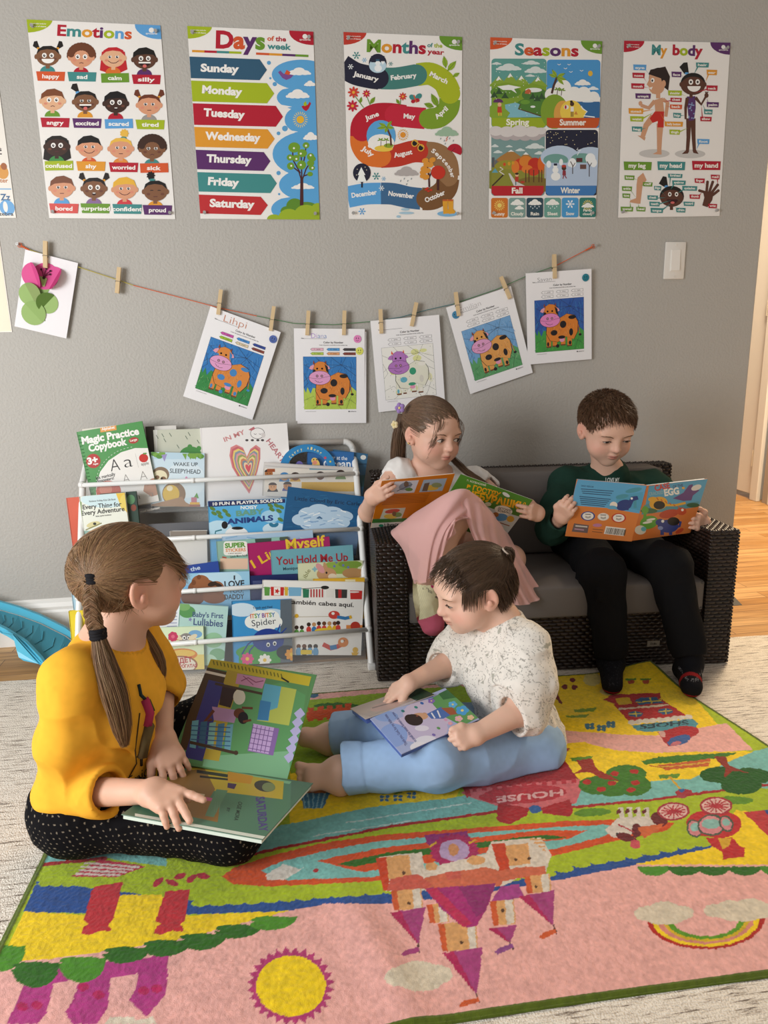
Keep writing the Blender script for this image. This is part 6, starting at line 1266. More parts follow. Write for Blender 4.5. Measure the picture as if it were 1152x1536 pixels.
 ell(480, 100, 34, 26, '#d9c878', r7); ell(540, 145, 30, 14, '#d9c878', r7)
 for x, y in ((375, 128), (405, 102), (412, 130)): ell(x, y, 12, 9, '#7a1f22', r7)
 poly([(300, 130), (345, 135), (352, 165), (368, 190), (360, 195), (340, 172), (320, 172), (316, 195), (304, 190)], '#7a1f22', r7); ell(322, 245, 24, 26, DG, r7)
 for x in (628, 685): ell(x, 108, 14, 9, '#b8502a', r7); line([(x-20, 100), (x+20, 98)], 7, '#5f8f2a', r7)
 poly([(410, 215), (500, 206), (485, 222), (415, 226)], '#7a9a22', r7); poly([(378, 240), (470, 232), (455, 246), (385, 246)], '#7a9a22', r7)
 for x, y in ((470, 278), (515, 285), (550, 272)): [ell(x+dx, y+dy, 9, 7, '#3a7088', r7) for dx, dy in ((-9, -5), (9, -5), (-8, 6), (9, 6))]
 poly([(520, 178), (556, 158), (700, 152), (738, 152), (745, 172), (590, 200)], '#b0262a', r7); poly([(560, 195), (745, 175), (845, 242), (625, 264)], '#b0262a', r7)
 poly([(568, 172), (622, 168), (634, 192), (580, 198)], '#d8b21f', r7); poly([(640, 182), (668, 168), (720, 165), (752, 188), (660, 196)], '#2f5f8a', r7); line([(700, 168), (708, 192)], 6, '#d8c23a', r7); line([(648, 188), (745, 180)], 5, '#d8c23a', r7)
 line([(580, 212), (690, 205), (770, 196)], 7, '#d9c8b0', r7)
 for x, y in ((645, 232), (760, 222)): ell(x, y, 28, 11, '#2f5f8a', r7); line([(x-24, y), (x+24, y-2)], 4, '#d8c23a', r7); line([(x, y-10), (x+2, y+10)], 4, '#d8c23a', r7)
 for k in range(9): ell(632+27*k, 264-2.6*k, 15, 9, '#d9d0c4', r7)
 poly([(630, 275), (865, 250), (885, 268), (870, 290), (690, 300), (650, 294)], '#4f93a2', r7)
 ell(820, 305, 68, 26, '#b0262a', r7, rot=-8); poly([(730, 300), (800, 285), (790, 350), (770, 356), (745, 325)], '#b0262a', r7); ell(812, 332, 46, 18, '#3a5f9c', r7, rot=-15); ell(800, 345, 20, 7, '#c9707a', r7, rot=-15); ell(748, 308, 15, 10, '#d8a8a0', r7, rot=40)
 # --- cake house
 poly([(195, 388), (345, 360), (395, 366), (378, 382), (358, 384), (425, 480), (0, 530), (-10, 470)], '#9c1c26', r7)
 poly([(-20, 535), (0, 520), (430, 480), (445, 500), (420, 570), (340, 590), (140, 590), (40, 560)], '#cf6a70', r7)
 for k in range(11): poly([(20+38*k, 512-3.4*k), (38+38*k, 510-3.4*k), (40+38*k, 528-3.4*k), (22+38*k, 530-3.4*k)], '#b5303c', r7)
 line([(-12, 500), (10, 545)], 20, '#b5303c', r7)
 poly([(248, 378), (322, 374), (338, 400), (254, 408)], '#6fa8a8', r7); line([(250, 408), (342, 402)], 7, '#d8c8a0', r7); ell(318, 430, 34, 20, '#a8b0a0', r7)
 ell(185, 430, 48, 34, '#b5404c', r7, rot=-20); poly([(140, 440), (200, 400), (225, 420), (165, 455)], '#4f8f92', r7); poly([(150, 465), (195, 460), (190, 478), (178, 470), (170, 482), (160, 472)], '#d8a82a', r7)
 ell(215, 540, 168, 34, '#b5303c', r7, rot=-4)
 poly([(118, 570), (240, 592), (232, 618), (165, 655), (115, 640)], '#a81f26', r7); poly([(285, 590), (395, 558), (408, 600), (395, 625), (290, 612)], '#a81f26', r7); ell(262, 596, 24, 16, '#2f5f9c', r7)
 # --- trees and swing
 for a in ((610, 460, 78, 34), (500, 505, 72, 36), (640, 505, 66, 40), (560, 520, 60, 28)): ell(*a, '#3f7a1c', r7)
 poly([(395, 400), (485, 392), (470, 412), (405, 414)], '#5f9022', r7); poly([(418, 408), (480, 402), (496, 440), (585, 488), (520, 480), (470, 455), (412, 460), (440, 440)], '#9c2f1c', r7)
 for x, y in ((460, 492), (515, 520), (565, 460), (640, 452), (645, 494), (628, 522), (555, 496)): ell(x, y, 17, 9, '#b5281e', r7)
 poly([(665, 412), (740, 395), (1030, 378), (1020, 388), (950, 402), (800, 418), (680, 424)], '#3f7a1c', r7)
 poly([(730, 428), (935, 402), (925, 432), (760, 446)], '#c9602c', r7); line([(742, 436), (930, 416)], 5, '#d8b23a', r7); line([(700, 430), (760, 440)], 4, '#b5401c', r7)
 for a in ((980, 465, 90, 32), (1080, 470, 90, 32), (1050, 505, 80, 34)): ell(*a, '#1f5a14', r7)
 poly([(942, 394), (990, 394), (1004, 428), (1085, 460), (1020, 448), (985, 475), (990, 440)], '#8f2f1c', r7)
 poly([(735, 466), (818, 460), (806, 476), (742, 480)], '#5f8f2a', r7); line([(775, 472), (818, 520)], 8, '#d8a82a', r7); ell(830, 532, 32, 14, '#a8303a', r7); ell(822, 524, 12, 7, '#2f5f9c', r7); ell(822, 548, 20, 8, '#a8404a', r7)
 # --- race track loop, pony
 ORc = OR
 poly([(332, 1315), (350, 1302), (400, 1285), (480, 1265), (575, 1252), (700, 1243), (842, 1232), (925, 1229), (1012, 1234), (1000, 1246), (920, 1262), (822, 1286), (700, 1310), (560, 1322), (400, 1330), (350, 1326)], ORc)
 poly([(390, 1306), (425, 1291), (500, 1273), (575, 1261), (700, 1250), (842, 1240), (905, 1237), (935, 1240), (900, 1256), (822, 1276), (700, 1302), (545, 1316), (430, 1320)], TL)
 poly([(475, 1291), (575, 1271), (817, 1245), (880, 1246), (853, 1258), (820, 1262), (700, 1285), (545, 1308), (520, 1303)], ORc)
 poly([(505, 1296), (580, 1279), (817, 1252), (853, 1256), (820, 1259), (600, 1288), (530, 1300)], DG)
 poly([(398, 1312), (425, 1296), (450, 1304), (458, 1300), (440, 1312), (425, 1320), (402, 1320)], '#d9d2c8'); ell(474, 1306, 5, 3, RD)
 ell(640, 75, 55, 12, '#5f9022', r6, rot=-3)
 poly([(715, 92), (800, 85), (835, 100), (830, 115), (765, 118), (752, 140), (700, 150), (676, 125)], '#d9cfc4', r6)
 for x in (715, 740, 765, 790): poly([(x, 62), (x+14, 60), (x+18, 92), (x+4, 94)], '#d9cfc4', r6); poly([(x-6, 70), (x+6, 64), (x+8, 74), (x-4, 80)], '#6a1f22', r6)
 ell(738, 148, 30, 11, '#6a1f22', r6, rot=15); ell(768, 128, 14, 20, '#6a1f22', r6); ell(835, 95, 26, 18, '#6a1f22', r6, rot=30); ell(764, 168, 15, 14, '#c9505a', r6); poly([(770, 120), (850, 108), (830, 130), (790, 150)], '#d46a3a', r6); line([(715, 110), (760, 132)], 4, '#b5303c', r6); ell(712, 138, 4, 4, '#3a2a24', r6)
 # --- carriage
 ell(1050, 40, 60, 12, '#5f9022', r6); ell(975, 108, 62, 38, '#c02a2c', r6); ell(1010, 110, 64, 40, '#c02a2c', r6)
 for x, y in ((876, 72), (1000, 56)):
  ell(x, y, 48, 27, '#a82a3a', r6); ell(x, y, 41, 22, '#e0b8b0', r6)
  for k in range(7): t = k*PI/7+.2; line([(x-36*math.cos(t), y-19*math.sin(t)), (x+36*math.cos(t), y+19*math.sin(t))], 4, '#b5303c', r6)
  ell(x, y, 10, 6, '#b5303c', r6)
 for x, y, rx, ry in ((938, 122, 17, 22), (987, 112, 36, 26), (1030, 108, 15, 20)): ell(x, y, rx+5, ry+5, '#4a5a4a', r6, rot=-30 if x != 987 else 0); ell(x, y, rx, ry, '#d98a90', r6, rot=-30 if x != 987 else 0); ell(x, y-4, rx*.8, ry*.55, '#8fc0b8', r6)
 poly([(972, 150), (1050, 148), (1060, 165), (1085, 180), (1082, 205), (1020, 212), (1018, 190), (985, 170)], '#c02a2c', r6); poly([(1005, 150), (1045, 150), (1038, 175), (1020, 182)], '#d8a82a', r6)
 poly([(1080, 75), (1160, 66), (1160, 150)], '#c0383a', r6); poly([(1140, 70), (1160, 66), (1160, 90)], '#2f4f8a', r6)
 # --- rainbow, clouds, sun
 for r, c in ((172, '#b5261c'), (158, '#f6d216'), (142, '#d98a7a'), (128, '#d8b51f'), (116, '#5f9a1c'), (98, '#ecb0a7')): ell(970, 385, r, r*.52, c, r6, a0=0, a1=180)
 for a in ((800, 370, 38, 22), (850, 360, 48, 26), (895, 368, 40, 22), (848, 385, 60, 18), (1000, 362, 36, 20), (1045, 358, 48, 26), (1100, 352, 48, 26), (1130, 362, 40, 24), (1070, 378, 60, 16), (75, 555, 42, 28), (130, 540, 62, 32), (180, 548, 52, 30), (140, 572, 60, 26)): ell(*a, '#dccfb8', r6)
 T = np.linspace(0, 2*PI, 57)[:-1]
 poly([(872+(132 if k % 2 else 112)*math.cos(t), 598+(118 if k % 2 else 100)*math.sin(t)) for k, t in enumerate(T)], '#b53a72', r5); ell(873, 598, 104, 92, '#f2d012', r5)
 # --- magenta castle at the lower left
 poly([(180, 540), (505, 505), (500, 620), (440, 690), (388, 640), (410, 600), (415, 560), (330, 575), (325, 660), (290, 712), (215, 712), (195, 675), (220, 640), (240, 575), (160, 590), (140, 680), (110, 712), (20, 712), (50, 650), (70, 600)], MG, r5)
 for x, c in ((378, DG), (498, DG), (245, '#4d8f22'), (105, DG)):
  y = dict([(378, 480), (498, 460), (245, 510), (105, 525)])[x]; ell(x, y+12, 72, 66 if x < 300 else 38, c, r5, a0=0, a1=180, rot=-8)
 for x, y in ((68, 660), (112, 655), (250, 600), (295, 625), (432, 612), (470, 605)): ell(x, y, 17, 13, '#b5205a', r5)
 poly([(315, 712), (330, 690), (400, 690), (410, 700), (460, 690), (470, 712)], '#dcd0bc', r5)
 # --- red pillars, striped awning, flowers
 for dx, k in ((0, 1), (220, 1)):
  x = 262 if dx == 0 else 478
  poly([(x+18, 300-(-14 if dx else 0)), (x+108 if dx == 0 else x+92, 285 if dx == 0 else 308), (x+78, 400), (x+62, 415), (x+72, 425), (x+70, 435), (x+40, 432), (x+5, 444), (x-18, 440), (x-10, 420), (x+5, 412), (x-12, 402)], '#c22f38', r5)
 poly([(215, 270), (300, 218), (440, 238), (350, 272)], '#c02f48', r5)
 for k in range(4): line([(228+8*k, 262-11*k), (362+18*k, 265-8*k)], 6, '#dcc8bc', r5)
 for x, y, r in ((475, 285, -40), (516, 288, 20), (575, 275, -35), (610, 268, 10), (540, 268, -20)): ell(x, y, 19, 9, '#b5283c', r5, rot=r)
 # --- castle in the middle
 poly([(148, 142), (275, 130), (282, 160), (262, 175), (175, 180), (155, 165)], '#8f2a72', r6)
 TT = np.linspace(0, 2*PI, 49)[:-1]; poly([(238+(74 if k % 2 else 66)*math.cos(t), 188+(52 if k % 2 else 46)*math.sin(t)) for k, t in enumerate(TT)], '#a81f5a', r6); ell(236, 186, 44, 32, '#b59ac0', r6); ell(234, 184, 16, 18, '#c98a5a', r6); line([(165, 175), (185, 160)], 6, '#d8a82a', r6); line([(300, 155), (280, 165)], 6, '#d8a82a', r6)
 poly([(15, 205), (140, 190), (150, 240), (330, 195), (345, 160), (490, 148), (520, 200), (500, 260), (430, 262), (380, 290), (150, 305), (35, 305)], '#dcd0c0', r6)
 poly([(38, 205), (105, 198), (112, 262), (45, 270)], '#dca468', r6); poly([(382, 172), (450, 165), (460, 225), (395, 232)], '#dca468', r6); poly([(8, 210), (38, 205), (48, 300), (30, 305)], '#c9421c', r6); poly([(345, 168), (382, 164), (400, 240), (372, 258)], '#c9421c', r6)
 poly([(140, 270), (180, 258), (235, 248), (330, 235), (372, 245), (425, 235), (500, 232), (505, 258), (430, 266), (380, 275), (370, 290), (150, 300)], '#cf6a4a', r6)
 poly([(50, 268), (130, 255), (170, 285), (150, 300), (40, 305)], '#c95a4a', r6)
 for x, y in ((60, 295), (90, 290), (120, 285)): pass
 for k in range(4): poly([(455+13*k, 150+10*k), (500, 152+10*k), (505, 157+10*k), (457+13*k, 156+10*k)], '#dca468', r6)
 ell(300, 215, 26, 14, '#dca468', r6); ell(170, 232, 18, 12, '#dca468', r6)
 poly([(210, 250), (255, 245), (258, 268), (215, 272)], '#c95a4a', r6)
 for (x0, x1, y0, y1) in ((50, 140, 305, 362), (340, 410, 335, 405), (440, 515, 262, 312), (190, 300, 400, 480), (155, 215, 345, 400)):
  poly([(x0, y0), (x1, y0-8), (x1+6, y1-6), (x0+12, y1)], '#dca468', r6); poly([(x0, y0), (x0+18, y0-2), (x0+26, y1), (x0+10, y1)], '#cf5a2a', r6); poly([(x1-26, y0-4), (x1-4, y0-8), (x1+2, y1-6), (x1-20, y1-4)], '#dcd0c0', r6)
 for x, y in ((88, 252), (415, 212), (455, 210), (105, 340), (378, 362), (475, 292), (258, 455)): ell(x, y, 5, 5, '#5a3a24', r6)
 poly([(150, 298), (358, 282), (330, 360), (300, 408), (262, 410), (200, 358)], '#a82a72', r6); poly([(250, 292), (358, 282), (325, 365), (300, 380)], '#8f2a6a', r6); poly([(150, 300), (185, 296), (290, 400), (262, 410)], '#c02a55', r6)
 poly([(345, 335), (372, 290), (425, 285), (440, 320), (400, 330)], '#a8408a', r6)
 for pts in ([(48, 368), (152, 352), (132, 462)], [(425, 322), (528, 302), (526, 408)], [(335, 415), (420, 402), (400, 458)], [(202, 485), (320, 468), (302, 610)]):
  poly(pts, '#a8407c', r6); a, b, c_ = (V(*p) for p in pts); poly([a, a+(b-a)*.3, c_], '#b5235a', r6)
 for x0, y0, x1, y1, fx, fy, c in ((131, 458, 136, 484, 82, 490, '#a8407c'), (526, 405, 536, 432, 482, 440, '#cf5a2a'), (400, 455, 408, 474, 354, 484, '#8f4a8a'), (302, 605, 310, 630, 248, 640, '#cf5a2a')):
  line([(x0, y0), (x1, y1)], 5, '#5a3a34', r6); poly([(x1-4, y1-16), (x1, y1-4), (fx+10, fy+6), (fx, fy), (fx+14, fy-14)], c, r6)
 # lettering, upside down on the rug as in the room
 def letters(body, p0, p1, h, c, crop):
  vs, fs = text_mesh(body, .03); p0, p1 = V(*p0), V(*p1); lo, hi = vs[:, 0].min(), vs[:, 0].max(); L = np.linalg.norm(p1-p0); ux = (p1-p0)/L; uy = V(ux[1], -ux[0])
  q = p0+np.outer((vs[:, 0]-lo)*L/(hi-lo), ux)+np.outer(vs[:, 1]*h/.73, uy)
  for f in fs: poly([q[j] for j in f], c, crop)
 letters('SHOES', (848, 256), (662, 272), 17, '#2a3f4a', r7); letters('HOUSE', (368, 520), (112, 548), 24, '#e0b0b0', r7)
 # bound edge
 e = EDGE; paint(e < .011, '#5a6a1c')
 sp = .90+.13*_n3(P, 260, 21)+.10*_n3(P, 110, 4); col *= np.clip(sp, .6, 1.25)[:, None]
 P[:, 2] += np.where(e < .011, .001, 0)+.0007*_n3(P, 300, 2)
 P[:, 2] = np.where(e < .0045, P[:, 2]-.003, P[:, 2])
 idx = np.arange(nx*ny).reshape(ny, nx); fs = np.c_[idx[:-1, :-1].ravel(), idx[:-1, 1:].ravel(), idx[1:, 1:].ravel(), idx[1:, :-1].ravel()]
 # skirt down to the carpet all round
 ring = np.concatenate([idx[0, :-1], idx[:-1, -1], idx[-1, :0:-1], idx[:0:-1, 0]]); n0 = len(P); bot = P[ring].copy(); bot[:, 2] = np.where(bot[:, 2] > .016, bot[:, 2]-.008, CZ+.0004)
 k = np.arange(len(ring)); sk = np.c_[n0+k, n0+np.roll(k, -1), np.roll(ring, -1), ring]
 o = np_object('rug', np.r_[P, bot], np.r_[fs, sk], mat('rug_pile', attr=True, rough=.95, spec=.08, bump=(700, .5, .002), sheen=.25), None, np.r_[col, col[ring]])
 tag(o, 'colourful play rug with castle, sun and rainbow, bound in olive green, under the reading children', 'rug')
rug()
# ================================================================== children: shared anatomy
from mathutils.bvhtree import BVHTree
SKIN = mat('child_skin', attr=True, rough=.5, spec=.35, sss=.10)
HAIRM = mat('hair_strands', attr=True, rough=.42, spec=.35)
EYEM = mat('eye_surface', attr=True, rough=.12, spec=.6)
CLOTH = mat('cotton_cloth', attr=True, rough=.9, spec=.12, bump=(1100, .25, .0004))
def axes(fwd, up=(0, 0, 1), roll=0):
 f = unit(fwd); r = unit(np.cross(f, up)); u = np.cross(r, f); a = math.radians(roll)
 r2 = r*math.cos(a)+u*math.sin(a); u2 = -r*math.sin(a)+u*math.cos(a); return np.c_[r2, f, u2]     # columns: own right, forward, up
class Head:
 """own frame: x to the child's right, y forward, z up; ears at the origin's height; about 0.2 m from chin to crown at s = 1"""
 def __init__(h, c, fwd, roll=0, s=1.0, chub=1.0, jaw=1.0): h.c = V(*c); h.R = axes(fwd, roll=roll); h.s = s; h.chub = chub; h.jaw = jaw
 def w(h, p): return h.c+h.R@(V(*p)*h.s)
 def l(h, P): return ((P-h.c)@h.R)/h.s
 def prims(h, S):
  s = h.s; R = h.R; cb = h.chub
  E = lambda c, r, k=.012, op='u', RR=None: S.ell(h.w(c), V(*r)*s, k*s, op, R if RR is None else RR)
  E((0, -.012, .033), (.0715, .0895, .0715), .02); E((0, .022, .016), (.0625, .0625, .074), .03)
  E((0, .028, -.038), (.0545*cb, .0505, .047), .03); E((0, .060, -.0735*h.jaw), (.021, .017, .0165), .03)
  for x in (1, -1):
   E((x*.034*cb, .048, -.034), (.027*cb, .027, .026*cb), .025)
   E((x*.031, .094, .006), (.020, .016, .0125), .016, 's')
   E((x*.031, .0685, .004), (.0155, .0145, .0135), .006)
   E((x*.030, .073, .024), (.020, .010, .007), .014)
  S.cone(h.w((0, .080, .012)), h.w((0, .0925, -.016)), .0058*s, .0078*s, .014*s); E((0, .0945, -.0185), (.0088, .0085, .0078), .008)
  for x in (1, -1): E((x*.0088, .087, -.021), (.0058, .0068, .0055), .006)
  S.cone(h.w((0, .083, -.027)), h.w((0, .084, -.038)), .0075*s, .0095*s, .010*s)
  S.cone(h.w((.011, .0815, -.0415)), h.w((-.011, .0815, -.0415)), .0048*s, None, .006*s); E((0, .0855, -.0412), (.010, .0052, .0042), .006)
  E((0, .0835, -.0500), (.0125, .0062, .0050), .006)
  S.cone(h.w((.0165, .0845, -.0452)), h.w((0, .0925, -.0457)), .0011*s, None, .0022*s, 's'); S.cone(h.w((-.0165, .0845, -.0452)), h.w((0, .0925, -.0457)), .0011*s, None, .0022*s, 's')
  for x in (1, -1):
   a = math.radians(28)*x; Z = np.array([[math.cos(a), -math.sin(a), 0], [math.sin(a), math.cos(a), 0], [0, 0, 1]]); RR = R@Z
   E((x*.0725, -.006, -.001), (.0075, .0180, .0265), .006, RR=RR); E((x*.0715, .000, -.019), (.007, .012, .013), .006)
   E((x*.0822, -.004, .003), (.0062, .0108, .0170), .004, 's', RR); E((x*.0800, .001, -.008), (.004, .006, .008), .004, RR=RR)
 def neck(h, S, base, r0=.036, r1=.044): S.cone(h.w((0, -.022, -.045)), base, r0*h.s, r1*h.s, .03*h.s)
 def colour(h, P, col, blush=1.0):
  L = h.l(P); near = (np.abs(L) < .13).all(1)
  g = lambda c, r: np.exp(-((((L-V(*c))/V(*r))**2).sum(1)))
  def mix(m, c, a): col[:] = col*(1-(m*a*near)[:, None])+np.array(hexc(c))*((m*a*near)[:, None])
  for x in (1, -1): mix(g((x*.042, .062, -.026), (.024, .03, .019)), '#d9766a', .34*blush); mix(g((x*.078, -.004, 0), (.012, .03, .034)), '#d0705c', .35); mix(g((x*.031, .085, .001), (.018, .02, .010)), '#9c6450', .22)
  mix(g((0, .097, -.02), (.012, .012, .010)), '#d98070', .25)
  up = np.exp(-((L[:, 0]/.0150)**4+((L[:, 2]+.0418)/.0037)**4))*(L[:, 1] > .07); lo = np.exp(-((L[:, 0]/.0140)**4+((L[:, 2]+.0500)/.0046)**4))*(L[:, 1] > .07)
  mix(np.maximum(up, lo), '#bd5c54', .62); mix(np.exp(-((L[:, 0]/.0175)**6+((L[:, 2]+.0456)/.0013)**2))*(L[:, 1] > .07), '#6f2e2c', .75)
  for x in (1, -1): mix(g((x*.0058, .094, -.0258), (.0026, .012, .0018)), '#6a342c', .8)
 def face(h, bvh, parent, off, iris='#4a3020', gaze=(0, 0), open_=1.0, brow='#5a4030', lash='#1f1612', skin=None, sides=(1, -1), brow_w=1.0):
  """eyes, lashes and brows laid on the face"""
  s = h.s
  def on(x, z, lift=.0004, y0=.14):
   o = h.w((x, y0, z)); hit = bvh.ray_cast(Vector(o), Vector(tuple(-h.R[:, 1])), .2); p = V(*hit[0]) if hit[0] is not None else h.w((x, .08, z)); return p+h.R[:, 1]*lift
  lids = lambda u: ((.0056*open_)*(1-u*u)**.75+.0004, -.0040*open_**.5*(1-u*u)**.8)
  for x in sides:
   cx, cz, hw = x*.031, .003, .0122; mb = MB(); n = 26; rows = 14
   for i in range(n):
    for j in range(rows):
     q = []
     for di, dj in ((0, 0), (1, 0), (1, 1), (0, 1)):
      u = -1+2*(i+di)/n; a, b = lids(u); q.append((u*hw, b+(a-b)*(j+dj)/rows))
     m = np.mean(q, 0); d = math.hypot(m[0]-gaze[0]*.006, (m[1]-.0004-gaze[1]*.004)); c = '#17100d' if d < .0022 else (iris if d < .0050 else ('#2a1c16' if d < .0058 else '#d8cec6'))
     mb.face([on(cx+a, cz+b, .0003) for a, b in q], c)
   mb.v = [tuple(V(*v)-off) for v in mb.v]; mb.build('eye', EYEM, parent, smooth=True)
   lb = MB(); U = np.linspace(-1.04, 1.04, 15); lb.tube([on(cx+u*hw, cz+lids(min(1, max(-1, u)))[0]+.0002, .0008) for u in U], [.0004+.0008*(1-abs(u)/1.1) for u in U], n=6)
   lb.tube([on(cx+u*hw, cz+lids(min(1, max(-1, u)))[1]-.0002, .0003) for u in U], .00028, n=5)
   for k in range(11):
    u = -.85+1.7*k/10; a = lids(u)[0]; p = on(cx+u*hw, cz+a, .0008); dr = h.R@V(u*.0022*1, .0042, -.0012 if open_ < .6 else .0022); lb.tube([p, p+dr*.6, p+dr+h.R[:, 2]*.0006], [.00035, .00028, .0001], n=4)
   lb.v = [tuple(V(*v)-off) for v in lb.v]; lb.build('eyelashes', mat('lashes'+lash, lash, .6), parent)
   bb = MB(); R = random.Random(4)
   for k in range(70):
    u = R.uniform(-1, 1); zz = .0205+.0035*(1-((u*x)*1.0-.15)**2)+R.uniform(-.0016, .0016)*(1.1-abs(u)); p = on(cx+u*.0155, cz+zz-.004, .0003); q = on(cx+u*.0155+x*.0045, cz+zz-.004+R.uniform(-.0006, .0010), .0007); bb.tube([p, q], [.00038*brow_w, .00015], n=4)
   bb.v = [tuple(V(*v)-off) for v in bb.v]; bb.build('eyebrow', mat('brow'+brow, brow, .7), parent)
def hand(S, wrist, fd, dors, side, s=1.0, curl=((.3, .4, .3),)*4, spread=(.12, .03, -.06, -.16), thumb=((.018, .014, -.004), (.033, .034, -.010), (.041, .052, -.014)), forearm=None, fr=(.021, .03)):
 """side +1: a left hand, -1: a right hand. dors: the way the back of the hand looks"""
 y = unit(fd); z = unit(V(*dors)-y*np.dot(dors, y)); x = np.cross(y, z); W = V(*wrist)
 G = lambda p: W+s*(x*p[0]*side+y*p[1]+z*p[2])
 kn = ((.0215, .053), (.0075, .057), (-.0065, .054), (-.0190, .047)); L = (.041, .046, .042, .032); rad = (.0074, .0077, .0073, .0065)
 for i in range(4):
  S.cone(G((kn[i][0]*.45, .002, 0)), G((kn[i][0], kn[i][1], .001)), .0118*s, .0090*s, .009*s)
 S.cone(G((.012, .006, -.003)), G((.020, .034, -.006)), .0125*s, .0105*s, .010*s); S.cone(G((-.012, .006, -.004)), G((-.016, .040, -.004)), .0115*s, .0092*s, .010*s)
 for i in range(4):
  c = curl[i] if len(curl) > i else curl[-1]; p = V(kn[i][0], kn[i][1], .001); a = 0; tips = [p]
  for k in range(3):
   a += c[k]; sp = spread[i]; d = V(math.sin(sp)*math.cos(a), math.cos(sp)*math.cos(a), -math.sin(a)); p = p+d*L[i]*(.45, .30, .27)[k]; tips.append(p)
  r = rad[i]; S.chain([G(t) for t in tips], [r*s, r*.93*s, r*.86*s, r*.76*s], .0022*s)
 S.chain([G(t) for t in thumb], [.0112*s, .0092*s, .0080*s], .006*s); S.cone(G(thumb[-1]), G(V(*thumb[-1])+(V(*thumb[-1])-V(*thumb[-2]))*.25), .0078*s, .0062*s, .002*s)
 if forearm is not None: S.cone(G((0, .004, -.001)), forearm, fr[0]*s, fr[1]*s, .012*s); S.cone(G((.006, .004, 0)), G((-.006, .004, 0)), .0165*s, None, .012*s)
def skin_object(S, lo, hi, h, tone, parent, off, heads, name='body', paint=None, blush=1.0):
 vs, fs = S.mesh(lo, hi, h); vs = smooth_verts(vs, fs, 1, .4)
 col = np.tile(np.array(hexc(tone)), (len(vs), 1)); col *= (1+.05*_n3(vs, 40, 2))[:, None]
 for hd in heads: hd.colour(vs, col, blush)
 if paint: paint(vs, col)
 o = np_object(name, vs-off, fs, SKIN, parent, col)
 return o, BVHTree.FromPolygons(vs.tolist(), fs.tolist())
def keep_largest(vs, fs):
 lab = np.arange(len(vs))
 while True:
  m = lab[fs].min(1); new = lab.copy(); [np.minimum.at(new, fs[:, k], m) for k in range(4)]; new = new[new]
  if (new == lab).all(): break
  lab = new
 big = np.bincount(lab).argmax(); ok = lab == big; ix = np.cumsum(ok)-1; return vs[ok], ix[fs[ok[fs[:, 0]]]]
def cloth_object(name, S, lo, hi, h, parent, off, m=None, colour='#888888', wr=(.002, 30), seed=1, paint=None, stretch=(1, 1, 1), it=1):
 vs, fs = keep_largest(*S.mesh(lo, hi, h)); vs = smooth_verts(vs, fs, it, .5); N = vnormals(vs, fs)
 q = vs*V(*stretch); d = (1-2*np.abs(_n3(q, wr[1], seed)))*wr[0]+_n3(q, wr[1]*2.3, seed+5)*wr[0]*.35; vs = vs+N*d[:, None]
 col = np.tile(np.array(hexc(colour)), (len(vs), 1)); col *= (1+.05*_n3(vs, 120, 7))[:, None]
 if paint: paint(vs, col)
 return np_object(name, vs-off, fs, m or CLOTH, parent, col)
def strand_mesh(paths, rad, cols):
 """paths (N,K,3) -> three-sided hairs"""
 N, K, _ = paths.shape; T = np.gradient(paths, axis=1); T /= np.linalg.norm(T, axis=2, keepdims=True)+1e-9
 a = np.cross(T, RNG.normal(size=(N, 1, 3))); a /= np.linalg.norm(a, axis=2, keepdims=True)+1e-9; b = np.cross(T, a); r = np.asarray(rad)
 r = r[None, :, None] if r.ndim == 1 else r[:, :, None]
 ring = [paths+r*(math.cos(t)*a+math.sin(t)*b) for t in (0, 2*PI/3, 4*PI/3)]
 vs = np.stack(ring, 2).reshape(-1, 3); i = (np.arange(N)[:, None]*K+np.arange(K-1)[None])*3; i = i.ravel(); fs = []
 for k in range(3): fs.append(np.c_[i+k, i+(k+1) % 3, i+3+(k+1) % 3, i+3+k])
 return vs, np.concatenate(fs), np.repeat(cols, K*3, axis=0)
def hair_cols(n, base, var=.22): return np.array(hexc(base))*(1+var*RNG.normal(size=(n, 1)))*(1+.04*RNG.normal(size=(n, 3))).clip(.5, 1.6)
HC, HR = V(0, -.010, .029), V(.0775, .0960, .0815)
def scalp_roots(n, ok):
 out = np.empty((0, 3))
 while len(out) < n:
  d = RNG.normal(size=(n*2, 3)); d /= np.linalg.norm(d, axis=1)[:, None]; p = HC+d*HR; out = np.r_[out, p[ok(p)]]
 return out[:n]
def slide_paths(roots, g, K=10, lift=.0, jitter=.004, stop=1.0):
 """hairs combed over the skull from their roots to the gathering point g"""
 g = V(*g)+RNG.normal(size=roots.shape)*jitter; t = np.linspace(0, stop, K)[None, :, None]; p = roots[:, None]*(1-t)+g[:, None]*t; q = (p-HC)/HR
 q /= np.linalg.norm(q, axis=2, keepdims=True); return HC+q*HR*(1+.012+lift*np.sin(PI*t)+.012*RNG.random((len(roots), 1, 1)))
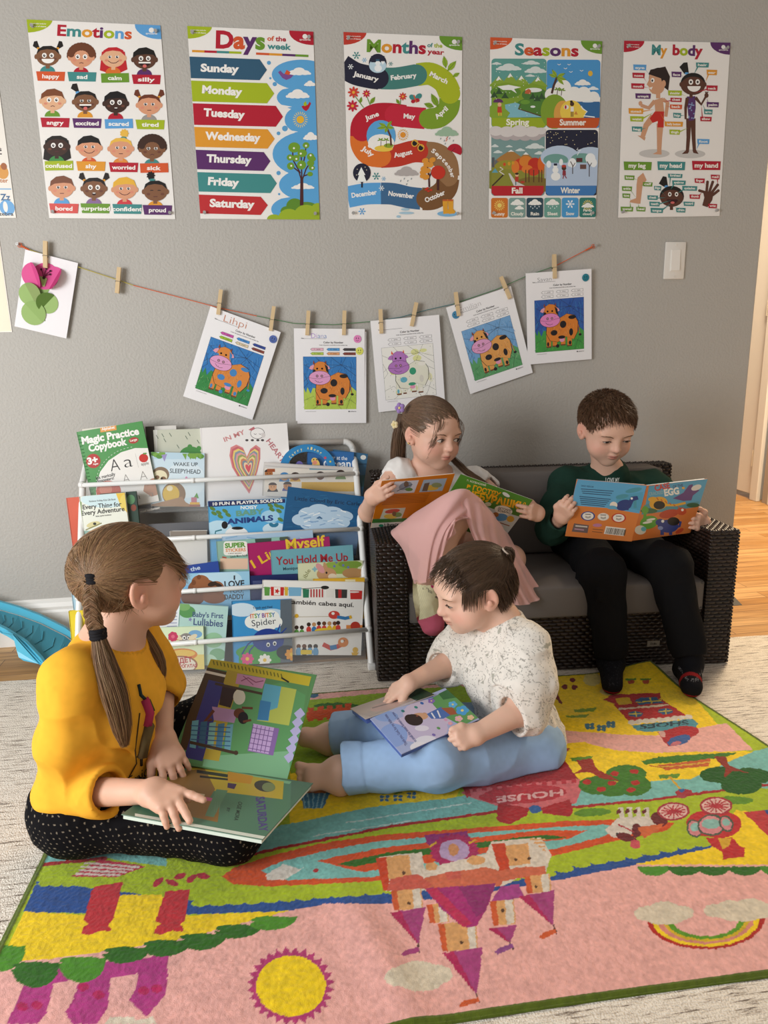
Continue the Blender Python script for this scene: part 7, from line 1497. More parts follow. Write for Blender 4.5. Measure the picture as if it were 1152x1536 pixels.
def tail_paths(n, pts, r0, r1, K=12, spread=.5):
 """a bunch of hairs following a line of points"""
 pts = np.array(pts, float); u = np.linspace(0, len(pts)-1, K); i = np.minimum(u.astype(int), len(pts)-2); f = (u-i)[:, None]; c = pts[i]*(1-f)+pts[i+1]*f
 for _ in range(2): c[1:-1] = (c[:-2]+2*c[1:-1]+c[2:])/4
 T = np.gradient(c, axis=0); T /= np.linalg.norm(T, axis=1)[:, None]; a = np.cross(T, V(.3, .8, .1)); a /= np.linalg.norm(a, axis=1)[:, None]; b = np.cross(T, a)
 th = RNG.random(n)*2*PI; rr = np.sqrt(RNG.random(n)); rad = np.interp(np.linspace(0, 1, K), np.linspace(0, 1, len(r0)), r0) if hasattr(r0, '__len__') else np.linspace(r0, r1, K)
 off = rad[None, :, None]*rr[:, None, None]*(np.cos(th)[:, None, None]*a[None]+np.sin(th)[:, None, None]*b[None]); w = np.cumsum(RNG.normal(size=(n, K, 3)), 1)*.0006*spread
 return c[None]+off+w
def hair_object(hd, parent, off, shell, strands_local, strands_world, base, name='hair', rad=.00042, shell_lo=(-.09, -.12, -.09), shell_hi=(.09, .11, .13)):
 VS, FS, CC = [], [], []; n0 = 0
 if shell is not None:
  vs, fs = shell.mesh(shell_lo, shell_hi, .0026); vs = smooth_verts(vs, fs, 2, .5)
  ang = np.arctan2(vs[:, 0], vs[:, 2]+.03); d = .0012*np.sin(ang*34+8*_n3(vs, 14, 3)); vs = vs+vnormals(vs, fs)*d[:, None]
  VS.append(hd.c+(vs*hd.s)@hd.R.T); FS.append(fs); CC.append(np.array(hexc(base))*.78*(1+.25*np.sin(ang*60+9*_n3(vs, 20, 1)))[:, None]); n0 += len(vs)
 for P, local in [(p, True) for p in strands_local]+[(p, False) for p in strands_world]:
  if local: P = hd.c+(P*hd.s)@hd.R.T
  K = P.shape[1]; r = rad*np.r_[np.ones(K-2), .8, .35]; vs, fs, c = strand_mesh(P, r, hair_cols(len(P), base)); VS.append(vs); FS.append(fs+n0); CC.append(c); n0 += len(vs)
 return np_object(name, np.concatenate(VS)-off, np.concatenate(FS), HAIRM, parent, np.clip(np.concatenate(CC), 0, 1))
def tied_ok(p, front=.017):
 a = .82*p[:, 1]-.57*p[:, 2] < front
 ear = (((p-V(.075, .002, -.006))/V(.03, .028, .036))**2).sum(1) > 1; ear2 = (((p-V(-.075, .002, -.006))/V(.03, .028, .036))**2).sum(1) > 1
 return a & ear & ear2 & (p[:, 2] > -.05)
def tied_shell(front=.017):
 S = SDF(); S.ell(HC, HR*1.004, 0); n = V(0, .82, -.57); S.plane(n*front*1.0, n, .006); S.plane((0, 0, -.046), (0, 0, -1), .006)
 for x in (1, -1): S.ell((x*.080, .002, -.006), (.03, .026, .034), .006, 's')
 return S
# ---------------------------------------------------------------- open books
def open_book(label, panels, colors, arts, thick=.004, inner='#e9e4da', group=None, crop=(0, 0, 1)):
 """panels: for each half its corners TL,TR,BR,BL in space as seen; crop: the art's pixel frame"""
 ctr = sum(sum(p) for p in panels)/(4*len(panels)); root = empty('open_book', label, 'book', ctr, group=group)
 for k, (c, col, art) in enumerate(zip(panels, colors, arts)):
  c = [V(*q) for q in c]; o = sum(c)/4; xa = unit(c[1]-c[0]+c[2]-c[3]); ya = c[0]-c[3]+c[1]-c[2]; ya = unit(ya-xa*np.dot(ya, xa)); za = np.cross(xa, ya); W = (np.linalg.norm(c[1]-c[0])+np.linalg.norm(c[2]-c[3]))/2; Hh = (np.linalg.norm(c[0]-c[3])+np.linalg.norm(c[1]-c[2]))/2
  mb = MB(); mb.box((-W/2, -Hh/2, -.0016), (W/2, Hh/2, 0), col, bev=.0006)
  src = []
  for sx, sy in ((-1, 1), (1, 1), (1, -1), (-1, -1)):
   d = o+xa*sx*W/2+ya*sy*Hh/2-CP; w = d@FW; src.append(((576+CAM_F*(d@RT)/w-crop[0])*crop[2], (768-CAM_F*(d@UP)/w-crop[1])*crop[2]))
  A = Art(src, W, Hh, mb)
  if art: art(A)
  M = frame(o-ctr, xa, ya, za); e = mb.build('cover' if art and thick > 0 else 'page', COVER, root); e.matrix_local = M
  if thick:
   pg = MB(); pg.box((-W/2+.002, -Hh/2+.003, -.0016-thick), (W/2-.003, Hh/2-.003, -.0017), inner); g = pg.build('pages', COVER, root); g.matrix_local = M
 return root
# ================================================================== the girl in the mustard top
def girl_yellow():
 off = V(-.33, -1.0, .0085)
 P = empty('person', 'child in mustard yellow top and dotted leggings kneeling with a big picture book', 'person', off)
 tone = '#dcae95'
 hd = Head((-.284, -.955, .484), (.90, .44, -.04), roll=0, s=1.0)
 nb = V(-.325, -.968, .372)
 S = SDF(); hd.prims(S); hd.neck(S, nb)
 f = unit(V(.93, -.35, 0)); r = unit(np.cross(f, V(0, 0, 1)))
 ct = V(-.338, -.975, .300); sh_r = V(-.340, -.975, .352)+r*.092; sh_l = V(-.335, -.972, .352)-r*.092; hip = V(-.375, -.975, .10)
 S.cone(nb, ct, .05, .062, .04); S.cone(ct, hip, .06, .06, .04); S.cone(sh_r, sh_l, .036, None, .04)
 el_r = atZ(104, 1188, .130); wr_r = atZ(226, 1186, .184); kn_r = atZ(266, 1206, .182)
 el_l = V(-.262, -.868, .235); wr_l = atZ(243, 1108, .185); kn_l = atZ(262, 1150, .150)
 S.chain([sh_r, el_r], [.032, .029], .02); S.chain([sh_l, el_l], [.03, .027], .02)
 hand(S, wr_r, kn_r-wr_r, (0, -.25, 1), -1, .98, curl=((.10, .10, .08), (.22, .12, .08), (.45, .35, .2), (.5, .4, .25)), spread=(.22, -.36, -.44, -.50), thumb=((.016, .016, -.004), (.026, .034, -.010), (.026, .052, -.016)), forearm=el_r, fr=(.0195, .029))
 hand(S, wr_l, kn_l-wr_l, (.1, -.35, .9), 1, .96, curl=((.25, .3, .2), (.28, .3, .2), (.28, .32, .2), (.3, .35, .2)), spread=(.22, .05, -.10, -.28), forearm=el_l, fr=(.0195, .027))
 # hidden lower body
 kr, kl = V(-.120, -1.112, .062), V(-.165, -.795, .125)
 S.chain([hip+r*.06, kr], [.05, .04], .02); S.chain([hip-r*.06, kl], [.05, .04], .02)
 body, bvh = skin_object(S, (-.50, -1.27, .05), (-.10, -.76, .62), .0020, tone, P, off, [hd])
 hd.face(bvh, P, off, iris='#4a4038', gaze=(0, 0), brow='#8a6a4c', lash='#4a362a')
 # ---- mustard top
 T = SDF(); T.cone(V(-.330, -.970, .352), ct-V(0, 0, .03), .058, .078, .05); T.ell(ct-V(.0, 0, .02), (.083, .098, .085), .03, R=np.c_[f, r, V(0, 0, 1)]); T.cone(ct-V(.0, 0, .06), hip+V(-.005, 0, -.02), .084, .108, .06)
 T.cone(sh_r+V(0, 0, -.004), sh_l+V(0, 0, -.004), .044, None, .04)
 m_r = (sh_r+el_r)/2+V(-.002, -.010, 0)
 T.chain([sh_r, m_r, el_r+V(-.006, -.002, .004)], [.045, .046, .042], .025); fa = unit(wr_r-el_r); cuff = el_r+fa*.095; T.cone(el_r, cuff, .043, .042, .02)
 T.cone(el_r+V(-.005, 0, .0), el_r+V(.03, .0, -.05), .044, .036, .03)
 T.chain([sh_l, (sh_l+el_l)/2, el_l], [.043, .044, .040], .03); fl = unit(wr_l-el_l); cuffl = el_l+fl*.038; T.cone(el_l, cuffl, .040, .037, .02)
 T.cyl(cuff-fa*.018, cuff+fa*.08, .0345, .004); T.plane(cuff+fa*.012, fa, .002) if False else None
 T.cyl(cuff+fa*.006, cuff+fa*.10, .075, .003); T.cyl(cuffl-fl*.018, cuffl+fl*.08, .032, .004); T.cyl(cuffl+fl*.004, cuffl+fl*.1, .07, .003)
 na = unit(nb-ct+V(.03, -.01, .0)); T.cone(nb-na*.012, nb+na*.08, .0455, .060, .006, 's')
 T.cyl(hip+V(0, 0, -.20), hip+V(0, 0, -.055), .25, .004)
 lift = lambda vs: None
 def paint(vs, col):
  d = (vs-ct)@f; sx = (vs-ct)@r; z = vs[:, 2]
  k = np.linalg.norm((vs-nb)-((vs-nb)@na)[:, None]*na, axis=1); col[(np.abs(k-.058) < .0014) & (vs[:, 2] > nb[2]-.03)] *= .8
 top = cloth_object('top', T, (-.54, -1.23, .02), (-.12, -.78, .44), .0033, P, off, colour='#f0b038', wr=(.0046, 19), seed=3, paint=paint, stretch=(1, 1, .6))
 # printed figure and lettering on the chest, laid on the cloth
 me = top.data; tb = BVHTree.FromPolygons([tuple(V(*v.co)+off) for v in me.vertices], [tuple(p.vertices) for p in me.polygons])
 def onc(u, z, lift=.0012):
  o = V(-.338, -.975, z)+f*.3+r*u; h = tb.ray_cast(Vector(o), Vector(tuple(-f)), .4); return V(*h[0])+f*lift if h[0] is not None else None
 pr = MB()
 def pline(pts, w, c):
  q = [onc(u, z) for u, z in pts]; q = [p for p in q if p is not None]
  if len(q) > 1: pr.tube(q, w, c, n=5)
 pline([(.030, .318), (.034, .300), (.028, .288)], .0032, '#2c3a3a'); pline([(.030, .290), (.026, .262), (.032, .240)], .009, '#b03a5c'); pline([(.028, .240), (.034, .206), (.038, .180)], .011, '#6a5a3c'); pline([(.022, .285), (.018, .262)], .003, '#4a5a30'); pline([(.044, .27), (.050, .24), (.052, .20), (.046, .17), (.058, .15)], .0012, '#4a3a24'); pline([(.038, .18), (.036, .16)], .003, '#3a3024')
 vs, fs = text_mesh('Enjoy', -.01); s2 = .030
 for fc in fs:
  q = [onc(.066-vs[j][0]*s2, .128+vs[j][1]*s2*1.1) for j in fc]
  if all(p is not None for p in q): pr.face(q, '#2c2622')
 vs, fs = text_mesh('nature', .0)
 for fc in fs:
  q = [onc(.058-vs[j][0]*.020, .104+vs[j][1]*.020) for j in fc]
  if all(p is not None for p in q): pr.face(q, '#2c2622')
 pr.v = [tuple(V(*v)-off) for v in pr.v]; pr.build('print', CLOTH, top, smooth=True)
 # ---- leggings with small dots
 L = SDF(); hr, hl = hip+r*.062+V(0, 0, -.012), hip-r*.062+V(0, 0, -.012)
 L.cone(hr, hl, .082, None, .04); L.cone(hr, kr, .070, .052, .04); L.cone(kr, V(-.33, -.985, .055), .055, .040, .02); L.cone(V(-.30, -1.03, .055), V(-.17, -1.075, .055), .046, .046, .03)
 L.cone(hl, kl, .07, .052, .03); L.cone(kl, V(-.215, -.945, .050), .05, .036, .02)
 L.cyl((-.3, -1.0, -.2), (-.3, -1.0, .0105), 1.0, .004)
 def dots(vs, col):
  q = vs@np.c_[unit(kr-hr), np.cross(unit(kr-hr), V(0, 0, 1)), V(0, 0, 1)]; ang = np.arctan2(q[:, 2]-.07, q[:, 1]-q[:, 1].mean())
  a = q[:, 0]/.0105; b = (q[:, 2]+q[:, 1]*.8)/.0105; sh = (np.floor(b) % 2)*.5; d = np.hypot((a+sh) % 1-.5, b % 1-.5); col[d < .11] = hexc('#8d8272')
 cloth_object('leggings', L, (-.50, -1.21, .0), (-.03, -.72, .21), .0020, P, off, colour='#0f0e11', wr=(.0016, 30), seed=8, paint=dots)
 # ---- hair: parted, two tails; the near one plaited at its top
 tie1 = atY(140, 866, -1.028); tie2 = atY(147, 951, -1.052); end = atY(186, 1108, -1.080); g1 = hd.l(tie1[None])[0]; g2 = g1*V(-1, 1, 1)
 rt = scalp_roots(3200, tied_ok); near = rt[:, 0] > 0
 loc = [slide_paths(rt[near], g1, 10), slide_paths(rt[~near], g2, 10)]
 # forelock swept over the temple
 fr = scalp_roots(900, lambda p: (p[:, 1] > .035) & (.82*p[:, 1]-.57*p[:, 2] < .018) & (p[:, 2] > .045)); t = np.linspace(0, 1, 9)[None, :, None]
 tgt = fr*V(1.0, 1, 0)+np.c_[np.sign(fr[:, 0])*.004*0, .024+.016*RNG.random(len(fr)), .024+.022*RNG.random(len(fr))]*V(1, 1, 1); tgt[:, 1] = .082+.014*RNG.random(len(fr)); tgt[:, 2] = -.004+.04*RNG.random(len(fr)); mid = fr*V(1.05, 1.12, 1.04)
 loc.append(fr[:, None]*(1-t)**2+2*t*(1-t)*mid[:, None]+t*t*tgt[:, None])
 wisps = scalp_roots(120, lambda p: (np.abs(p[:, 0]) > .05) & (p[:, 2] < .0) & (p[:, 1] < .0) & (p[:, 2] > -.05)); loc.append(wisps[:, None]+np.linspace(0, 1, 6)[None, :, None]*(RNG.normal(size=(120, 1, 3))*.010+V(0, -.004, -.012)))
 hair_w = []
 # plait: three strands over each other from the first tie to the second
 K = 26; tt = np.linspace(0, 1, K); ax = tie2-tie1; u1 = unit(np.cross(ax, V(0, 1, 0))); u2 = unit(np.cross(ax, u1)); bow = np.outer(np.sin(PI*tt), V(-.006, -.004, 0))
 for ph in (0, 2*PI/3, 4*PI/3):
  c = tie1+np.outer(tt, ax)+bow+np.outer(.0122*np.sin(2*PI*3.2*tt+ph), u1)+np.outer(.0072*np.sin(4*PI*3.2*tt+2*ph), u2); p = tail_paths(170, c, .0076, .0068, K=26, spread=.15); hair_w.append(p)
 hair_w.append(tail_paths(420, [hd.w(g1), tie1, tie1+V(.0, -.006, -.02)], .011, .010, K=8, spread=.2))
 hair_w.append(tail_paths(620, [tie2, tie2+V(.008, -.012, -.045), atY(172, 1040, -1.085), atY(183, 1090, -1.085), end+V(0, 0, -.012)], (.010, .019, .022, .017, .006), 0, K=14, spread=.7))
 far = hd.w(g2); hair_w.append(tail_paths(520, [far, far+V(.035, .03, -.06), atY(236, 985, -.93), atY(238, 1010, -.95), atY(236, 1045, -.96)], (.010, .015, .017, .013, .005), 0, K=14, spread=.7))
 hair_object(hd, P, off, tied_shell(), loc, hair_w, '#8b6b4c')
 for c, q, ln in ((tie1, (.0, 0, -1), .012), (tie2, (.05, -.1, -1), .015)):
  mb = MB(); a = np.linspace(0, 2*PI, 17); q = unit(q); e1 = unit(np.cross(q, V(0, 1, 0))); e2 = np.cross(q, e1); R = random.Random(2)
  for k in range(3): mb.tube([c-off+q*(k-1)*.0055+(.0098+.0012*R.random())*(math.cos(t)*e1+math.sin(t)*e2) for t in a], .0046, '#15131a', n=8, caps=False)
  mb.build('hair_tie', mat('black_hair_tie', '#141217', .85), P, smooth=True)
 return P
girl_yellow()
# her picture book: lower page on her lap, upper page leaning on her left knee
lowz, fz = .160, .122
G1 = dict(FL=atZ(269, 1146, fz), FR=atZ(437, 1171, fz), LL=atZ(202, 1222, lowz), LR=atZ(433, 1264, lowz), TL=atY(303.6, 984.6, -.815), TR=atY(467, 1015, -.868))
g1 = (40, 760, 2.618)
def a_up(A):
 A.poly([(690, 588), (1118, 668), (1040, 1080), (590, 1010)], '#5d8f5a'); A.poly([(690, 588), (1118, 668), (1108, 705), (680, 625)], '#c7b534')
 A.poly([(640, 880), (760, 760), (1000, 690), (1095, 740), (1050, 1060), (600, 1000)], '#5f9a62'); A.poly([(700, 980), (1030, 960), (1036, 1078), (690, 1020)], '#7fb48a')
 A.poly([(680, 625), (788, 650), (730, 830), (640, 960), (600, 950)], '#4f3d2a'); A.poly([(690, 640), (788, 662), (786, 672), (688, 650)], '#e6dfd0')
 A.poly([(788, 640), (850, 655), (800, 800), (755, 1000), (690, 990)], '#b8a13a'); A.poly([(715, 680), (776, 695), (690, 1000), (618, 985)], '#3f3f86')
 A.poly([(828, 655), (940, 675), (925, 715), (820, 695)], '#c990b0'); A.line([(842, 685), (870, 672), (900, 690), (930, 684)], 4, '#8a4a6a'); A.line([(850, 665), (890, 700)], 3, '#8a4a6a')
 A.poly([(770, 700), (826, 712), (800, 790), (755, 778)], '#3a2a2a'); A.ell(835, 748, 24, 30, '#ddd9c8'); A.line([(740, 695), (925, 735)], 10, '#4a3a2c')
 A.poly([(728, 785), (830, 800), (815, 850), (735, 838)], '#b58fb8'); A.ell(835, 812, 22, 20, '#6a3a26'); A.ell(850, 830, 20, 24, '#1f1a20'); A.line([(845, 790), (888, 792)], 9, '#6a3a26'); A.line([(850, 845), (882, 838)], 9, '#6a3a26'); A.line([(735, 800), (700, 845), (728, 835)], 12, '#6a3a26')
 for k in range(5): A.poly([(650+34*k, 850+4*k-8), (676+34*k, 846+4*k-8), (664+34*k, 950+k*2), (640+34*k, 945+k*2)], ('#6fb0c0', '#3f6f90', '#86c0b8', '#4a7fa0', '#6fa8b8')[k])
 for k in range(5): A.line([(645, 860+18*k), (800, 868+18*k)], 4, '#35608a')
 A.line([(640, 925), (822, 968)], 12, '#4a3a2c'); A.ell(822, 967, 9, 9, '#4a3a2c')
 A.poly([(935, 695), (1060, 718), (1030, 860), (905, 840)], '#b8c25a'); A.poly([(935, 695), (1000, 707), (985, 790), (955, 800), (950, 842), (905, 838)], '#5fa8c0'); A.poly([(918, 760), (960, 768), (948, 840), (906, 836)], '#3f80b0')
 A.poly([(890, 852), (992, 872), (968, 978), (868, 960)], '#8a6aa8'); A.poly([(890, 852), (972, 868), (950, 972), (868, 956)], '#c5a8d8')
 for k in range(5): A.line([(890+16*k, 856+3*k), (870+16*k, 955+3*k)], 2.5, '#6a4a8a'); A.line([(888-4*k, 868+20*k), (970-4*k, 884+20*k)], 2.5, '#6a4a8a')
 for k in range(6): A.poly([(1076-7*k, 790+34*k), (1094-8*k, 815+34*k), (1068-8*k, 838+34*k), (1050-8*k, 812+34*k)], '#b8b4dc')
 for k in range(22): A.line([(705+14*k, 600+2.7*k), (709+14*k, 616+2.7*k)], 4, '#6a6a24')
 A.line([(1000, 672), (1030, 690)], 6, '#222')
def a_low(A):
 A.poly([(590, 1005), (1040, 1078), (1030, 1325), (425, 1215)], '#527d63'); A.poly([(600, 1008), (1040, 1080), (1032, 1090), (596, 1018)], '#7fb48a')
 A.poly([(640, 1020), (1010, 1080), (1005, 1150), (760, 1120), (690, 1110)], '#bfa838'); A.poly([(560, 1040), (700, 1030), (740, 1110), (690, 1190), (480, 1160)], '#8a6a3a')
 A.poly([(790, 1040), (890, 1058), (880, 1090), (785, 1078)], '#c98f2a'); A.line([(668, 1040), (790, 1058)], 12, '#2f2a30'); A.line([(680, 1060), (790, 1072)], 8, '#2f2a30'); A.ell(935, 1098, 42, 22, '#3f3a2c', rot=10); A.ell(950, 1102, 26, 18, '#7a8a5a'); A.poly([(790, 1085), (825, 1090), (815, 1110), (788, 1104)], '#4a2a5a')
 A.poly([(640, 1120), (700, 1130), (690, 1165), (620, 1150)], '#cfc0a0'); A.poly([(700, 1140), (745, 1148), (720, 1180), (690, 1170)], '#c05a8a'); A.poly([(640, 1150), (760, 1160), (750, 1240), (560, 1200)], '#8f6a2a'); A.poly([(745, 1110), (790, 1115), (735, 1220), (700, 1215)], '#5f8a6a')
 A.text('SATURDAY', (900, 1142), (914, 1278), 36, '#4f3a80', .03); A.text('OGE MORA', (832, 1158), (814, 1232), 17, '#26302a', .015); A.text('BY', (788, 1182), (784, 1198), 12, '#26302a')
 for k in range(3): A.line([(760-9*k, 1158), (755-9*k, 1200)], 2, '#6f8f78')
 A.poly([(425, 1205), (1030, 1312), (1030, 1325), (425, 1216)], '#dfe6d8')
open_book('big open picture book on the lap of the child in the mustard top', [(G1['TL'], G1['TR'], G1['FR'], G1['FL']), (G1['FL'], G1['FR'], G1['LR'], G1['LL'])], ['#5d8f5a', '#4a7058'], [a_up, a_low], thick=.007, inner='#cfdccf', crop=g1)
# ================================================================== the toddler in the white blouse
def foot(S, ankle, heel, ball, toe, side, s=1.0):
 """side: towards the big toe"""
 ankle, heel, ball, toe, side = (V(*p) for p in (ankle, heel, ball, toe, side)); side = unit(side)
 S.cone(ankle, heel, .021*s, .0185*s, .015*s); S.cone(ankle, ball, .020*s, .0150*s, .02*s); S.cone(heel, ball, .0185*s, .0140*s, .015*s); S.cone(ball+side*.010*s, ball-side*.012*s, .0135*s, .0115*s, .012*s)
 d = toe-ball
 for k, (o, l, r) in enumerate(((.017, 1.0, .0088), (.005, .98, .0064), (-.005, .9, .006), (-.014, .8, .0056), (-.021, .66, .0052))): S.cone(ball+side*o*s*.8+d*.15, ball+side*o*s+d*l, r*s, r*.85*s, .0035*s)
def toddler():
 off = V(.49, -.86, .0085); P = empty('person', 'toddler in white patterned blouse and light blue trousers sitting on the rug', 'person', off)
 tone = '#e6bca5'; f0 = unit(V(-.94, -.17, -.30)); h0 = Head((0, 0, 0), f0, s=.93)
 ear = atY(735, 898, -.880); hd = Head(ear-h0.R@(V(-.074, -.004, 0)*.93), f0, roll=0, s=.93, chub=1.12, jaw=.96)
 nb = atY(750, 930, -.822); f = unit(V(-.97, -.18, 0)); r = unit(np.cross(f, V(0, 0, 1))); ct = atY(752, 1000, -.825); hip = atY(776, 1098, -.835)
 S = SDF(); hd.prims(S); hd.neck(S, nb, .035, .040)
 sh_l = nb+V(.022, 0, -.030)-r*.078; sh_r = nb+V(.002, 0, -.034)+r*.078
 el_l = atY(782, 1066, -.945); wr_l = atZ(716, 1101, .128); kn_l = atZ(690, 1110, .126)
 el_r = atY(668, 998, -.765); wr_r = atZ(614, 1024, .180); kn_r = atZ(597, 1034, .164)
 S.cone(nb, ct, .04, .055, .03); S.cone(ct, hip, .055, .06, .03); S.cone(sh_l, sh_r, .03, None, .03)
 S.chain([sh_l, el_l], [.031, .031], .02); S.chain([sh_r, el_r], [.031, .028], .02)
 hand(S, wr_l, kn_l-wr_l, (.15, -.80, .55), 1, .80, curl=((.9, 1.1, .7), (.9, 1.1, .7), (.95, 1.1, .7), (.95, 1.1, .7)), spread=(.05, .02, -.02, -.06), thumb=((.018, .016, .002), (.030, .038, .004), (.030, .060, .0)), forearm=el_l, fr=(.024, .036))
 hand(S, wr_r, kn_r-wr_r, (.05, -.30, .95), -1, .78, curl=((.15, .15, .1), (.25, .2, .15), (.35, .25, .2), (.4, .3, .2)), spread=(.15, .02, -.08, -.2), forearm=el_r, fr=(.023, .034))
 hp_l, hp_r = hip-r*.052+V(0, 0, -.02), hip+r*.052+V(0, 0, -.02)
 k_l, a_l = atZ(652, 1138, .072), atZ(508, 1156, .048); k_r, a_r = atZ(612, 1092, .080), atZ(496, 1103, .045)
 S.chain([hp_l, k_l, a_l], [.05, .036, .026], .02); S.chain([hp_r, k_r, a_r], [.05, .036, .026], .02)
 foot(S, a_l, atZ(511, 1176, .026), atZ(468, 1166, .040), atZ(447, 1163, .046), (.1, .55, .8), 1.12)
 foot(S, a_r, atZ(494, 1118, .026), atZ(458, 1106, .045), atZ(440, 1100, .055), (.1, -.5, .8), 1.08)
 body, bvh = skin_object(S, (-.02, -1.08, .008), (.62, -.68, .56), .0020, tone, P, off, [hd], blush=1.25)
 hd.face(bvh, P, off, iris='#3a2c24', gaze=(0, -.6), open_=.5, brow='#8a6a50', lash='#2f221c')
 # ---- blouse with puffed elbow sleeves
 T = SDF(); T.cone(nb+V(.004, 0, -.016), ct, .050, .072, .04); T.ell(ct+V(.006, 0, 0), (.080, .080, .070), .03, R=np.c_[f, r, V(0, 0, 1)]); T.cone(ct, hip+V(.002, 0, -.012), .070, .090, .05); T.cone(hip, hip+V(.020, -.008, -.030), .09, .086, .04)
 T.cone(sh_l, sh_r, .040, None, .04); m_l = sh_l*.45+el_l*.55
 T.chain([sh_l, m_l+V(.004, -.004, 0), el_l+V(.0, 0, .004)], [.044, .060, .052], .025); fl = unit(wr_l-el_l); T.cone(el_l, el_l+fl*.018, .050, .040, .02)
 m_r = sh_r*.4+el_r*.6; T.chain([sh_r, m_r, el_r], [.044, .052, .045], .025); fr_ = unit(wr_r-el_r); T.cone(el_r, el_r+fr_*.012, .044, .036, .02)
 T.cyl(el_l+fl*.012, el_l+fl*.1, .0385, .004); T.cyl(el_l+fl*.026, el_l+fl*.14, .07, .003); T.cyl(el_r+fr_*.008, el_r+fr_*.1, .034, .004); T.cyl(el_r+fr_*.020, el_r+fr_*.14, .07, .003)
 na = unit(nb-ct+V(-.02, 0, .02)); T.cone(nb-na*.016, nb+na*.08, .041, .06, .006, 's'); T.cyl(hip+V(0, 0, -.2), hip+V(0, 0, -.058), .3, .004)
 Tw = lambda q: .0022*np.sin(np.arctan2(q[:, 1]-hip[1], q[:, 0]-hip[0])*17)*np.clip((ct[2]-q[:, 2])/.10, 0, 1); T.wave(Tw)
 def pat(vs, col):
  a = np.abs(_n3(vs, 105, 3)); b = np.abs(_n3(vs, 160, 11)); c = _n3(vs, 60, 6); m = np.minimum(a, b+.02) < .03+.02*(c > 0); col[m] = np.array(hexc('#a5a199'))
  fl_ = _n3(vs, 75, 31) > .80; col[fl_] = hexc('#b0aea2')
 cloth_object('blouse', T, (.20, -1.06, .02), (.68, -.66, .40), .0021, P, off, colour='#ebe5db', wr=(.0034, 30), seed=5, paint=pat, stretch=(1, 1, .7))
 # ---- trousers with rolled cuffs
 L = SDF(); L.cone(hp_l+V(.01, 0, 0), hp_r+V(.01, 0, 0), .072, None, .04)
 for hp, k, a, rr in ((hp_l, k_l, a_l, 1.0), (hp_r, k_r, a_r, .92)):
  d = unit(a-k); c = a-d*.020; L.chain([hp, k, c], [.068*rr, .056*rr, .046*rr], .025); L.cyl(c-d*.034, c+d*.006, .0500*rr, .003, 'u', .0535*rr); L.cyl(c-d*.024, c+d*.06, .0385*rr, .004); L.cyl(c+d*.007, c+d*.08, .08, .002)
 L.cyl((.3, -.9, -.2), (.3, -.9, .0100), 1.0, .003)
 cloth_object('trousers', L, (.02, -1.06, .0), (.64, -.68, .19), .0030, P, off, colour='#9dbce0', wr=(.0048, 17), seed=12, stretch=(.6, 1, 1))
 # ---- short dark hair combed to a tiny tail at the crown
 g = V(-.030, -.082, .062); ok = lambda p: tied_ok(p, .022) & (p[:, 2] > .0+.02*(p[:, 1] > .03)); rt = scalp_roots(3000, ok); loc = [slide_paths(rt, g, 10, jitter=.006)]
 fr = scalp_roots(420, lambda p: (p[:, 1] > .028) & (.82*p[:, 1]-.57*p[:, 2] < .024) & (p[:, 2] > .045)); t = np.linspace(0, 1, 8)[None, :, None]
 tg = fr+np.c_[fr[:, 0]*.18, .016+.006*RNG.random(len(fr)), -.001-.010*RNG.random(len(fr))]; md = fr+np.c_[fr[:, 0]*.1, .008+0*fr[:, 0], .002+.0*fr[:, 0]]; loc.append(fr[:, None]*(1-t)**2+2*t*(1-t)*md[:, None]+t*t*tg[:, None])
 nap = scalp_roots(1300, lambda p: (p[:, 1] < -.02) & (p[:, 2] < .03) & (p[:, 2] > -.048)); dn = np.c_[nap[:, 0]*.06, -.004+.0*nap[:, 1], -.026-.012*RNG.random(len(nap))]; loc.append(nap[:, None]*(1+.02*np.sin(PI*t))+dn[:, None]*t)
 side = scalp_roots(420, lambda p: (np.abs(p[:, 0]) > .06) & (p[:, 1] > .0) & (p[:, 1] < .05) & (p[:, 2] > .02)); loc.append(side[:, None]*(1+.015*np.sin(PI*t))+np.c_[0*side[:, 0], .012+0*side[:, 0], -.030-.010*RNG.random(len(side))][:, None]*t)
 gw = hd.w(g); out = gw-hd.c; out = unit(out); w = [tail_paths(240, [gw-out*.004, gw+out*.012+V(0, 0, .004), gw+out*.022+V(0, 0, -.010), gw+out*.022+V(.002, 0, -.032)], (.009, .011, .012, .005), 0, K=9, spread=.8)]
 sh = SDF(); sh.ell(HC, HR*1.006, 0); n = V(0, .82, -.57); sh.plane(n*.022, n, .006); sh.plane((0, 0, -.044), (0, 0, -1), .006)
 for x in (1, -1): sh.ell((x*.080, .004, -.008), (.03, .024, .032), .006, 's')
 hair_object(hd, P, off, sh, loc, w, '#4e3b2b')
 mb = MB(); e1 = unit(np.cross(out, V(0, 1, 0))); e2 = np.cross(out, e1); mb.tube([gw-off+out*.009+V(0, 0, .003)+.0098*(math.cos(a)*e1+math.sin(a)*e2) for a in np.linspace(0, 2*PI, 15)], .0022, n=6, caps=False); mb.build('hair_tie', mat('pale_hair_tie', '#b8a898', .6), P, smooth=True)
toddler()
TB = dict(BL=atZ(604, 1135, .128), TL=atZ(554.5, 1074.7, .146), TR=atZ(668, 1035.5, .165), BR=atZ(718, 1074.7, .142), FL=atZ(519, 1066, .118), FR=atZ(608, 1035, .138))
t8 = (430, 790, 2.81)
